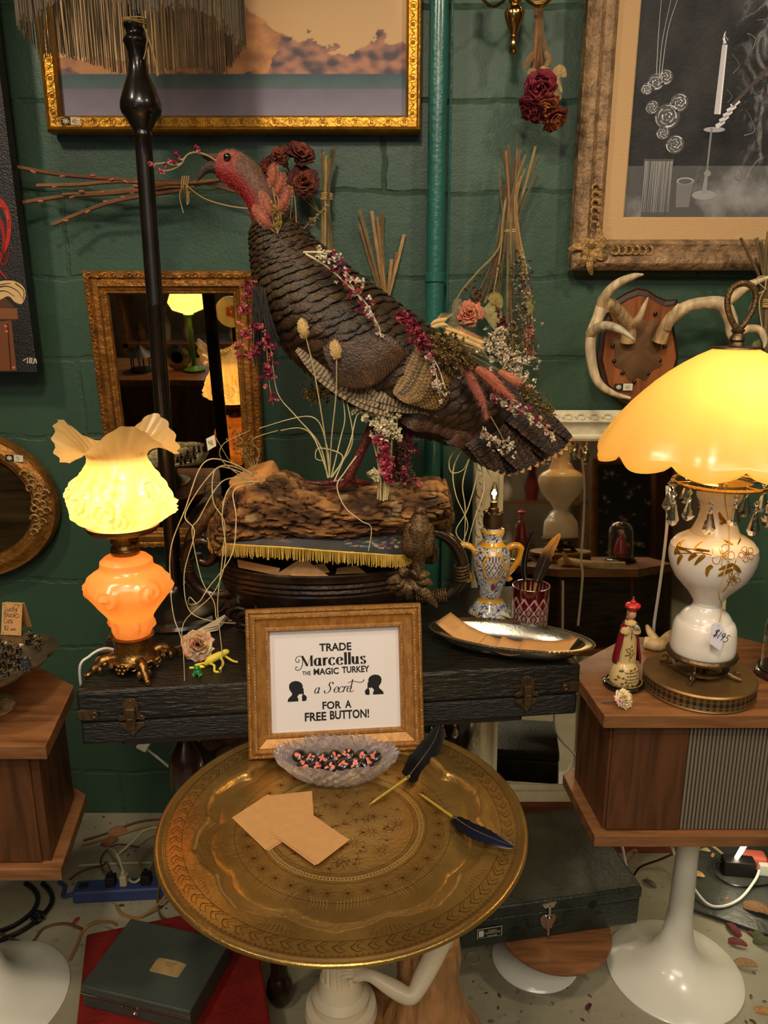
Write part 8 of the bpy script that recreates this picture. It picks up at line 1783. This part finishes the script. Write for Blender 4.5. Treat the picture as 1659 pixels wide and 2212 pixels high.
cord('thin gold cord hanging down from the brown plug to the red case', [o4 + V((0, 0, .04)), o4 + V((.01, -.02, .09)), fz_(345, 1900, .06), fz_(340, 1950, .03), fz_(355, 1985, .02), fz_(415, 1992, .104)], .003, M['browncord'])
cord('ivory cord bent over the middle of the power strip', [o2 + V((0, 0, .04)), o2 + V((-.02, .02, .075)), fz_(235, 1835, .02), fz_(262, 1870, .03), fz_(285, 1905, .04), fz_(310, 1890, .05), fz_(345, 1840, .02)], .0034, M['ivory'])
cord('ivory cord in a high loop behind the power strip', [fz_(250, 1850), fz_(290, 1815, .03), fz_(310, 1795, .04), fz_(345, 1788, .03), fz_(400, 1800)], .0034, M['ivory'])
cord('tan cord crossing the floor behind the power strip, lower one', [fz_(170, 1870), fz_(230, 1866), fz_(300, 1864), fz_(380, 1862)], .003, M['ivory'])
cord('brown cord leaving the black plug to the left', [o1 + V((0, 0, .04)), o1 + V((-.01, .01, .06)), fz_(220, 1870, .02), fz_(180, 1880), fz_(150, 1900)], .003, M['browncord'])
cord('thin tan cord near the wall at left, upper one', [fz_(180, 1815), fz_(230, 1800), fz_(300, 1775), fz_(360, 1770), fz_(420, 1780)], .0032, M['browncord'])
cord('thin tan cord near the wall at left, second one', [fz_(175, 1826), fz_(250, 1806), fz_(320, 1785), fz_(400, 1782)], .0032, M['goldcord'])
cord('round gold cord coil beside the brass tray', [fz_(360, 1905, .02), fz_(320, 1895, .03), fz_(302, 1865, .05), fz_(320, 1835, .06), fz_(350, 1835, .05), fz_(372, 1860, .03)], .0034, M['goldcord'])
cord('thin brown cord curling left of the ivory plug', [fz_(300, 1830, .02), fz_(250, 1825, .02), fz_(220, 1850, .01), fz_(222, 1880, .02), fz_(240, 1890, .01)], .0028, M['browncord'])
# white adapter hanging below the case
ad = P(312, 1606, 1.62); t = thing('white_adapter', 'white plug adapter hanging below the black case at left', 'adapter', ad); mb = MB(T=basis(ad, V((.85, 0, -.52)), V((.52, 0, .85)), (0, -1, 0))); mb.box((0, 0, 0), (.026, .030, .022)); mb.box((0, .018, 0), (.014, .010, .014)); mb.build('adapter_body', M['whiteplastic'], t, bevel=.003, smooth=False)
MB().tube(bez([P(318, 1618, 1.62), P(345, 1640, 1.63), P(380, 1668, 1.66), P(420, 1690, 1.70)], 6), .003, 7).build('adapter_cord', M['whiteplastic'], t)
# pale tub and curled leaves behind the table leg
tubc = V((-.37, 1.80, 0)); tb2 = thing('galvanised_tub', 'pale grey round tub standing behind the dark turned table leg', 'tub', tubc)
M['zinc'] = mat('weathered_zinc', (140, 136, 120), .55, metal=.4, var=.4, vs=14)
MB().lathe([(.001, 0), (.125, 0), (.135, .02), (.150, .34), (.156, .347), (.154, .352), (.146, .346), (.131, .03), (.001, .02)], tubc, 48).build('tub_wall', M['zinc'], tb2)
for k, (px, py, s) in enumerate(((470, 1600, 1.0), (505, 1590, 1.2), (535, 1600, 1.0), (495, 1625, .9))):
    q = P(px, py, 1.62); mb = MB(); vane(mb, [q + V((-.03*s, 0, -.02)), q + V((0, -.015, .01)), q + V((.035*s, .0, .014 + .01*k))], .022*s, (.2, -1, .3), lambda t: (C((112, 76, 42)), C((84, 54, 30))), 14, 1, rn=rq)
    tag(mb.build('dry_leaf', M['petal']), ('curled brown dry leaf hanging below the black case, ' + ('leftmost', 'largest', 'rightmost by the sign', 'lowest')[k]), 'leaf')
# crystal drops glimpsed beside the sign
for k, (px, py) in enumerate(((934, 1556), (958, 1552), (985, 1550))):
    t = thing('crystal_pendant', 'clear crystal pendant hanging under the black case right of the sign, ' + ('left one', 'middle one', 'right one')[k], 'crystal', P(px, py + 10, 1.50)); mb = prism(P(px, py, 1.50), .030, .008); mb.build('drop', M['crystal'], t, smooth=False)
# camp stove case, stool, crate
uc = V((.984, .178, 0)).normalized(); vc = V((-uc.y, uc.x, 0)); cf = V((.145, 1.366, 0)); cl_, cd_ = .442, .30; cc_ = cf + uc*cl_/2 + vc*cd_/2; TCS = basis(cc_, uc, vc, (0, 0, 1))
M['stovegreen'] = mat('worn_green_steel', (40, 46, 36), .42, var=.6, vs=16, bump=.5, bs=110, bdist=.004)
cs = thing('camp_stove_case', 'dark green folded camp stove case with silver latch lying on the small stool', 'camp stove', (cc_.x, cc_.y, .134))
MB(T=TCS).box((0, 0, .169), (cl_ - .004, cd_ - .004, .070)).build('case_body', M['stovegreen'], cs, bevel=.006, smooth=False, seg=3); MB(T=TCS).box((0, 0, .2185), (cl_, cd_, .031)).build('lid', M['stovegreen'], cs, bevel=.006, smooth=False, seg=3)
TF = basis(TCS @ V((0, -cd_/2, .185)), uc, (0, 0, 1), -vc); at_x = lambda px, py: ((P(px, py, 1.41) - TF.translation).dot(uc), (P(px, py, 1.41).z - .185))
mb = MB(T=TF); x, y = at_x(1182, 1962); mb.slab([(x - .017, .045, .003), (x + .017, .048, .003), (x + .010, .034, .003), (x - .010, .034, .003)], (0, 0, .003)); mb.tube([V((x, .04, .006)), V((x + .001, .012, .008))], .0035, 8); mb.slab([(x - .019, .008, .001), (x - .012, .016, .001), (x + .012, .016, .001), (x + .019, .008, .001), (x + .014, -.010, .001), (x, -.030, .001), (x - .014, -.010, .001)], (0, 0, .003)); mb.box((x, .0, .008), (.013, .026, .010)); mb.tube([V((x, -.008, .006)), V((x, -.034, .008))], [.004, .0035], 8); mb.build('silver_latch', M['silver'], cs, bevel=.0006, smooth=False)
x, y = at_x(1287, 1952); mb = MB(); disc(mb, TF, x, .022, .009, .010, (0, 0, 0), .0006, 20); mb.build('round_hole', M['dark'], cs, smooth=False); mb = MB(); poly(mb, TF, [(x + .008, -.006), (x + .026, -.004), (x + .026, -.001), (x + .008, -.003)], (0, 0, 0), .0006); poly(mb, TF, [(x - .19, -.016), (x - .168, -.013), (x - .168, -.010), (x - .19, -.013)], (0, 0, 0), .0006); mb.build('vent_holes', M['dark'], cs, smooth=False)
mb = MB(T=TF); mb.tube(bez([V((x - .165, .004, .0006)), V((x - .152, .004, .0008)), V((x - .146, -.014, .001)), V((x - .140, -.019, .001)), V((x - .07, -.016, .001)), V((x - .062, .006, .001)), V((x - .045, .010, .0006))], 5), .0016, 6); mb.build('pressed_rib', M['stovegreen'], cs)
lx0 = at_x(1050, 2004)[0]; TL2 = basis(TF @ V((lx0 - .002, -.012, .0006)), (TF.to_3x3() @ V((1, .02, 0))).normalized(), (0, 0, 1), -vc); lbm = MB(T=TL2).box((0, 0, 0), (.056, .024, .0006)).build('maker_plate', mat('plate_white', (200, 196, 180), .5), cs, smooth=False); MB(T=TL2).box((0, 0, .0004), (.053, .0215, .0006)).build('plate_field', M['ink'], lbm, smooth=False)
for i, (s, sz) in enumerate((('Compact', .0066), ('CAMPSTOVE', .0078), ('Model 425F', .0056))):
    m0 = text('tmp', s, sz, MX.Identity(4), None, None, ext=0); mt = MB(); mt.add([TL2 @ V((v.x*.82 + .006, v.y + .0035 - i*.0068, .0009)) for v in m0.v], m0.f); mt.build('plate_lettering', M['plate'] if 'plate' in M else M.setdefault('plate', mat('plate_print', (214, 208, 190), .5)), lbm, smooth=False)
mb = MB(); poly(mb, TL2, [(-.0245, -.008), (-.0135, -.008), (-.0135, .008), (-.0245, .008)], (0, 0, 0), .0009); mb.build('plate_mark', M['plate'], lbm, smooth=False)
sk = V((.385, 1.44, 0)); stl = thing('small_stool', 'low round stool with brown wooden seat and white foot, under the camp stove case', 'stool', sk)
MB().lathe([(.001, .118), (.118, .118), (.126, .123), (.128, .127), (.126, .1315), (.120, .133), (.001, .133)], sk, 56).build('seat', M['walnut'], stl)
MB().lathe([(.001, 0), (.098, 0), (.101, .004), (.096, .010), (.07, .020), (.045, .034), (.034, .056), (.030, .10), (.05, .118), (.001, .118)], sk + V((-.028, .045, 0)), 48).build('foot', M['white_enamel'], stl)
cr8 = thing('brown_crate', 'reddish brown wooden crate on the floor carrying the cream mirror behind the camp stove', 'crate', (.57, 1.89, 0))
M['redbrown'] = mat('red_brown_wood', (104, 48, 28), .5, var=.25, vs=14)
MB().box((.57, 1.908, .078), (.68, .12, .156)).build('crate_body', M['redbrown'], cr8, smooth=False, bevel=.003)
cord('bare copper coloured cord standing up behind the camp stove case', [fz_(1340, 1880, .01), P(1352, 1868, 1.66), P(1372, 1845, 1.66), P(1372, 1836, 1.66), P(1350, 1846, 1.65)], .003, M['goldcord'])
cord('black cord running behind the right tulip foot', [fz_(1370, 1890), fz_(1385, 1872, .03), fz_(1430, 1855, .05), fz_(1480, 1830, .06), fz_(1500, 1800, .08)], .003, M['blackcord'])
# painted board with adapter, outlet, night light
bdp = [fz_(1472, 1955, .010), fz_(1478, 1832, .010), fz_(1720, 1800, .010), fz_(1780, 2060, .010)]
M['slate'] = mat('scuffed_grey_board', (66, 68, 62), .4, var=.4, vs=9, bump=.3, bs=60)
tag(MB().slab([V((p.x, p.y, .0005)) for p in bdp], (0, 0, .010)).build('grey_board', M['slate'], smooth=False, bevel=.002), 'scuffed dark grey board lying on the floor under the right cabinet', 'board')
tq = fz_(1592, 1885, .011); t = thing('black_adapter', 'black rectangular power adapter standing on the grey board at right', 'adapter', tq); ua = V((.98, -.12, 0)).normalized(); TAd = basis(tq, ua, V((.12, .98, 0)).normalized(), (0, 0, 1)); MB(T=TAd).box((0, 0, .022), (.082, .036, .044)).build('adapter_body', M['blackplug'], t, bevel=.003, smooth=False)
MB().tube(bez([TAd @ V((-.042, 0, .03)), TAd @ V((-.062, -.004, .026)), TAd @ V((-.064, -.03, .008)), TAd @ V((-.02, -.058, .005)), TAd @ V((.06, -.045, .006)), TAd @ V((.13, -.02, .02))], 8), .0026, 7).build('adapter_cord', M['blackcord'], t)
rq_ = fz_(1628, 1885, .011); rT = basis(rq_ + V((.008, .022, 0)), ua, V((.12, .98, 0)).normalized(), (0, 0, 1)); t = thing('pink_outlet', 'salmon pink and white plug box behind the black adapter', 'outlet', rT.translation)
MB(T=rT).box((0, 0, .022), (.062, .040, .044)).build('pink_cover', mat('salmon_plastic', (196, 96, 78), .45), t, bevel=.010, smooth=False, seg=4); mb = MB(T=rT); mb.box((.018, -.026, .016), (.026, .016, .032)); mb.build('white_plug', M['whiteplastic'], t, bevel=.002, smooth=False)
cord('white cord sagging in a wide curve over the grey board', [P(1452, 1830, 1.50), fz_(1462, 1860, .05), fz_(1490, 1905, .03), fz_(1525, 1950, .018), fz_(1560, 1958, .016), fz_(1600, 1940, .018), fz_(1632, 1900, .03), fz_(1640, 1880, .04)], .0034, M['whiteplastic'])
cord('white flat cord crossing the back of the grey board', [fz_(1520, 1818, .014), fz_(1545, 1832, .014), fz_(1580, 1860, .016), fz_(1610, 1868, .02)], .004, M['ivory'])
n0, n1 = P(1617, 1812, 1.60), fz_(1588, 1858, .03); t = thing('tube_light', 'small glowing tube light under the right cabinet above the grey board', 'light', n1)
MB().tube([n0, n0.lerp(n1, .5), n1], [.005, .006, .005], 12).build('glowing_tube', mat('lit_tube', (255, 245, 215), .4, emit=(255, 236, 190), es=14), t); MB().tube([n0, n0 + (n0 - n1).normalized()*.02], .006, 10).build('end_cap', M['whiteplastic'], t)
lamp('tube_light_glow', 'POINT', (n0*.4 + n1*.6) + V((.02, -.03, .05)), .9, (1, .88, .6), .02, parent=t)
# mirror cords and switch
cord('white lamp cord with inline switch hanging down from the right cabinet\'s back', [V((.56, 1.612, .735)), V((.56, 1.616, .70)), V((.555, 1.63, .50)), V((.52, 1.70, .30)), V((.60, 1.66, .18)), V((.62, 1.6, .005))], .0034, M['whiteplastic'])
cord('white lamp cord hanging straight down in front of the cream mirror, right one', [P(1441, 1050, 1.62), P(1441, 1130, 1.62), P(1430, 1230, 1.62), P(1414, 1340, 1.62), P(1408, 1385, 1.63), V((.60, 1.65, .6))], .0034, M['whiteplastic'])
# fallen leaves and petals
def scrap(px, py, s, col, rz, label, group=None, z=.001, name='dry_leaf', wd=.5, cat_='leaf', curl=.5):
    q = PZ(px, py, z); d = V((cos(rz), sin(rz), 0)); mb = MB(); c2_ = C(col)
    vane(mb, [q - d*s, q - d*s*.3 + V((0, 0, s*curl*.5)), q + d*s*.4 + V((0, 0, s*curl*.55)), q + d*s + V((0, 0, s*curl*.1))], s*wd, (rq.uniform(-.3, .3), rq.uniform(-.5, 0), 1), lambda t: (c2_, tuple(v*.7 for v in c2_)), 14, 1, rn=rq)
    dz = min(v.z for v in mb.v) - z
    for v in mb.v: v.z -= dz - .0004
    return tag(mb.build(name, M['petal']), label, cat_, group)
big = [(1583, 2008, .024, (112, 38, 40), 1.9, 'dark red curled petal on the floor, upper of the pair below the grey board'), (1594, 2040, .022, (132, 60, 56), -.4, 'dark red rounded petal on the floor, lower of the pair below the grey board'), (1624, 2018, .012, (112, 60, 42), -.7, 'small brown red petal right of the dark red pair'), (1640, 2020, .020, (84, 86, 48), .3, 'olive green dry leaf behind the larger green leaf at the right edge'), (1655, 2042, .030, (82, 84, 50), -.5, 'large olive green dry leaf at the right edge of the floor'), (1612, 2086, .026, (170, 132, 92), -.2, 'tan and purple dried petal lying alone near the right edge'), (1272, 2176, .011, (72, 16, 26), .8, 'dark maroon petal on the bare floor left of the right tulip foot'), (1570, 2165, .006, (196, 164, 110), .2, 'tiny cream petal near the bottom right of the floor'), (1650, 2188, .018, (180, 130, 76), -.3, 'orange tan dry leaf in the bottom right corner'), (165, 1990, .012, (150, 32, 24), 1.2, 'small bright red petal on the floor above the red case'), (1405, 1910, .020, (92, 80, 54), -1.0, 'curled grey brown leaf on the floor left of the tulip column'), (1492, 1980, .012, (120, 84, 56), .4, 'small brown flower scrap beside the right tulip foot')]
for px, py, s, col, rz, lab in big: scrap(px, py, s, col, rz, lab)
onb = [(1502, 1892, .024, (190, 150, 92), -.3, 'large tan dry leaf on the grey board'), (1490, 1834, .010, (150, 160, 110), .4, 'pale green leaf at the back left of the grey board'), (1522, 1838, .016, (176, 164, 116), -.4, 'pale pointed leaf at the back of the grey board'), (1540, 1848, .010, (196, 150, 90), .8, 'round tan leaf left of the black adapter'), (1482, 1864, .014, (150, 96, 74), 0, 'pinkish brown leaf at the left rim of the grey board'), (1488, 1918, .010, (206, 130, 84), -.5, 'orange leaf scrap on the grey board'), (1640, 1970, .038, (120, 84, 52), -.6, 'long brown shell like leaf lying on the right of the grey board'), (1570, 1942, .006, (196, 116, 70), .2, 'tiny orange scrap near the white cord on the grey board')]
for px, py, s, col, rz, lab in onb: scrap(px, py, s, col, rz, lab, z=.0112)
lf = [(255, 1800, .026, (150, 100, 60), .3, 'largest pale brown leaf by the wall at left'), (240, 1820, .022, (138, 88, 54), .7, 'brown leaf just below the largest leaf by the wall'), (228, 1826, .016, (120, 76, 46), -.4, 'small brown leaf touching the cords by the wall')]
for px, py, s, col, rz, lab in lf: scrap(px, py, s, col, rz, 'dry ' + lab, wd=.7)
for k in range(60):                             # crumbs of leaf nobody can tell apart
    px, py = (rq.uniform(1400, 1659), rq.uniform(1960, 2212)) if k % 2 else (rq.uniform(130, 380), rq.uniform(1760, 1985))
    if 1290 < px < 1570 and 1950 < py < 2185: px, py = rq.uniform(980, 1290), rq.uniform(2120, 2212)
    scrap(px, py, rq.uniform(.003, .008), rq.choice(((112, 84, 50), (84, 64, 40), (150, 120, 74), (70, 56, 36))), rq.uniform(0, 6.3), 'tiny crumb of dry leaf scattered on the grey floor', 'leaf crumbs on the floor', curl=.3, name='leaf_crumb')
tag(MB().tube([fz_(1022, 2068) + V((.017*cos(u), .017*sin(u), -.002)) for u in [i*2*pi/24 for i in range(24)]], .0022, 6, closed=True).build('rubber_ring', mat('pale_rubber', (150, 136, 104), .6)), 'pale rubber ring lying on the floor beside the statue', 'ring')
# ================================================================ the shop behind the camera, seen only in the mirrors
def refl(T, px, py, yv):                        # where a thing seen in a mirror really stands
    v = P(px, py, yv); n_ = V(T.col[2][:3]); return v - n_*2*(v - V(T.col[3][:3])).dot(n_)
rsb = random.Random(41); WC = ((120, 40, 34), (196, 180, 150), (60, 80, 70), (150, 110, 60), (70, 60, 52), (220, 210, 190), (110, 86, 60))
for i, col in enumerate(WC): M['ware%d' % i] = mat('shop_ware', col, .4)
shelf = thing('shop_shelf', 'tall shop shelf full of odds and ends reflected in the mirrors', 'shelf', (-.2, -2.2, 0)); sm = MB()
for z in (.45, .85, 1.22, 1.62): sm.box((-.2, -2.2, z), (3.6, .36, .03))
for x in (-1.98, -.2, 1.58): sm.box((x, -2.2, .95), (.04, .36, 1.9))
sm.build('shelf_boards', M['walnut'], shelf, smooth=False)
for k in range(57):
    z = (.466, .866, 1.236)[k % 3]; x = -1.88 + (k//3)*.18 + rsb.uniform(-.02, .02); h_ = rsb.uniform(.10, .30); r_ = rsb.uniform(.03, .07)
    mb = MB(); mb.lathe([(.001, z), (r_*.7, z), (r_, z + h_*.4), (r_*.45, z + h_*.75), (r_*.6, z + h_), (.001, z + h_)], (x, -2.14, 0), 16)
    tag(mb.build('shop_ware', M['ware%d' % rsb.randrange(7)]), 'shop ware on the reflected shelf seen only in the mirrors', 'ornament', 'wares on the reflected shelf')
b0 = refl(TGM, 420, 800, 4.6); zt_ = b0.z; M['shade_y3'] = shade_mat('pale_glass', (250, 220, 150))
tbl = thing('shop_table', 'dark shop table of curios reflected in the gold mirror', 'table', (b0.x - .1, b0.y, 0))
MB().box((b0.x - .1, b0.y - .05, zt_ - .02), (1.1, .5, .036)).build('tabletop', M['walnut'], tbl, smooth=False, bevel=.006); MB().box((b0.x - .1, b0.y - .05, (zt_ - .04)/2), (.9, .36, zt_ - .04)).build('table_base', M['walnut_up'], tbl, smooth=False)
gl_ = thing('green_table_lamp', 'lit green stemmed lamp with glass shade reflected in the gold mirror', 'lamp', (b0.x, b0.y, zt_)); hL_ = .34
MB().lathe([(.001, zt_), (.06, zt_), (.065, zt_ + .01), (.03, zt_ + .02), (.014, zt_ + .03), (.013, zt_ + hL_ - .03), (.03, zt_ + hL_ - .01), (.001, zt_ + hL_)], (b0.x, b0.y, 0), 28).build('green_stem', mat('green_enamel', (96, 150, 60), .35), gl_)
MB().lathe([(.04, zt_ + hL_), (.09, zt_ + hL_ + .02), (.11, zt_ + hL_ + .06), (.09, zt_ + hL_ + .11), (.03, zt_ + hL_ + .14)], (b0.x, b0.y, 0), 36, caps=False).build('glass_shade', M['shade_y3'], gl_)
lamp('green_lamp_bulb', 'POINT', (b0.x, b0.y, zt_ + hL_ + .06), 4, (1, .8, .45), .025, parent=gl_)
q = refl(TGM, 499, 673, 4.7); pl = thing('white_plate', 'large white plate with orange flower reflected in the gold mirror', 'plate', (q.x, q.y, zt_)); Tp = basis(q, (1, 0, 0), (0, 0, 1), (0, 1, 0)); mb = MB(T=Tp); mb.lathe([(0, 0), (.07, 0), (.092, .012), (.090, .016), (.068, .006), (0, .006)], (0, 0, 0), 40); mb.build('plate_disc', mat('plate_glaze', (236, 232, 222), .25), pl)
mb = MB(T=Tp); [mb.ell((.022*cos(k*1.26), .022*sin(k*1.26), .008), (.016, .016, .003), 10, 6) for k in range(5)]; mb.build('orange_flower', mat('orange_glaze', (200, 110, 60), .4), pl)
MB().box((q.x, q.y - .03, (q.z + zt_)/2), (.02, .02, q.z - zt_)).build('plate_stand', M['dark'], pl, smooth=False)
q = refl(TGM, 383, 772, 4.6); om = thing('ornate_clock', 'round silver ornate frame reflected in the gold mirror', 'frame', (q.x, q.y, zt_)); Tp = basis(q, (1, 0, 0), (0, 0, 1), (0, 1, 0)); mb = MB(T=Tp); mb.lathe([(.03, 0), (.035, .014), (.06, .012), (.075, .0), (.03, -.004)], (0, 0, 0), 40, mod=lambda i, a, r, z: (r*(1 + (.08*abs(cos(7*a)) if r > .05 else 0)), z)); mb.build('frame_ring', M['silver'], om); MB(T=Tp).lathe([(0, .002), (.032, .002)], (0, 0, 0), 24).build('dark_centre', M['redbrown'], om)
MB().box((q.x, q.y - .01, (q.z - .06 + zt_)/2), (.06, .02, q.z - .06 - zt_)).build('stand', M['dark'], om, smooth=False)
q = refl(TGM, 307, 800, 4.6); gz = thing('metal_lantern', 'grey pavilion shaped lantern reflected in the gold mirror', 'lantern', (q.x, q.y, zt_)); mb = MB(); mb.lathe([(.001, zt_), (.07, zt_), (.07, zt_ + .01), (.001, zt_ + .011)], (q.x, q.y, 0), 20); mb.lathe([(.08, zt_ + .09), (.04, zt_ + .12), (.008, zt_ + .145), (.001, zt_ + .17)], (q.x, q.y, 0), 20)
for k in range(6): mb.tube([(q.x + .06*cos(k*1.05), q.y + .06*sin(k*1.05), zt_ + .005), (q.x + .06*cos(k*1.05), q.y + .06*sin(k*1.05), zt_ + .095)], .004, 6)
mb.build('pavilion', M['catgrey'], gz)
q = refl(TWM, 1358, 1112, 4.3); cb = thing('framed_chalkboard', 'framed chalkboard covered in small pins reflected in the cream mirror', 'chalkboard', (q.x, q.y, .4)); TB = basis(q, (1, 0, 0), (0, 0, 1), (0, 1, 0)); mb = MB(); frame(mb, TB, .44, .66, [(0, -.02), (0, .02), (.012, .03), (.036, .02), (.036, 0)]); mb.build('board_frame', M['gilt_old'], cb); MB(T=TB).box((0, 0, -.005), (.39, .6, .01)).build('slate_face', mat('slate_face', (46, 50, 54), .7), cb, smooth=False)
mb = MB()
for k in range(60): mb.ell(TB @ V((rsb.uniform(-.17, .17), rsb.uniform(-.27, .27), .004)), (rsb.uniform(.005, .014), .004, rsb.uniform(.005, .014)), 8, 6, C(rsb.choice(((170, 120, 150), (150, 150, 110), (110, 130, 160), (200, 190, 170), (120, 90, 70)))))
mb.build('enamel_pins', M['badge'], cb); MB().box((q.x, q.y - .03, (q.z - .2)/2), (.08, .03, q.z - .2)).build('easel_post', M['dark'], cb, smooth=False)
q = refl(TWM, 1428, 1200, 4.1); tag(MB().box((q.x, q.y, 1.2), (.10, .08, 2.4)).build('wooden_post', M['walnut_up'], smooth=False), 'dark wooden post reflected in the cream mirror', 'post')
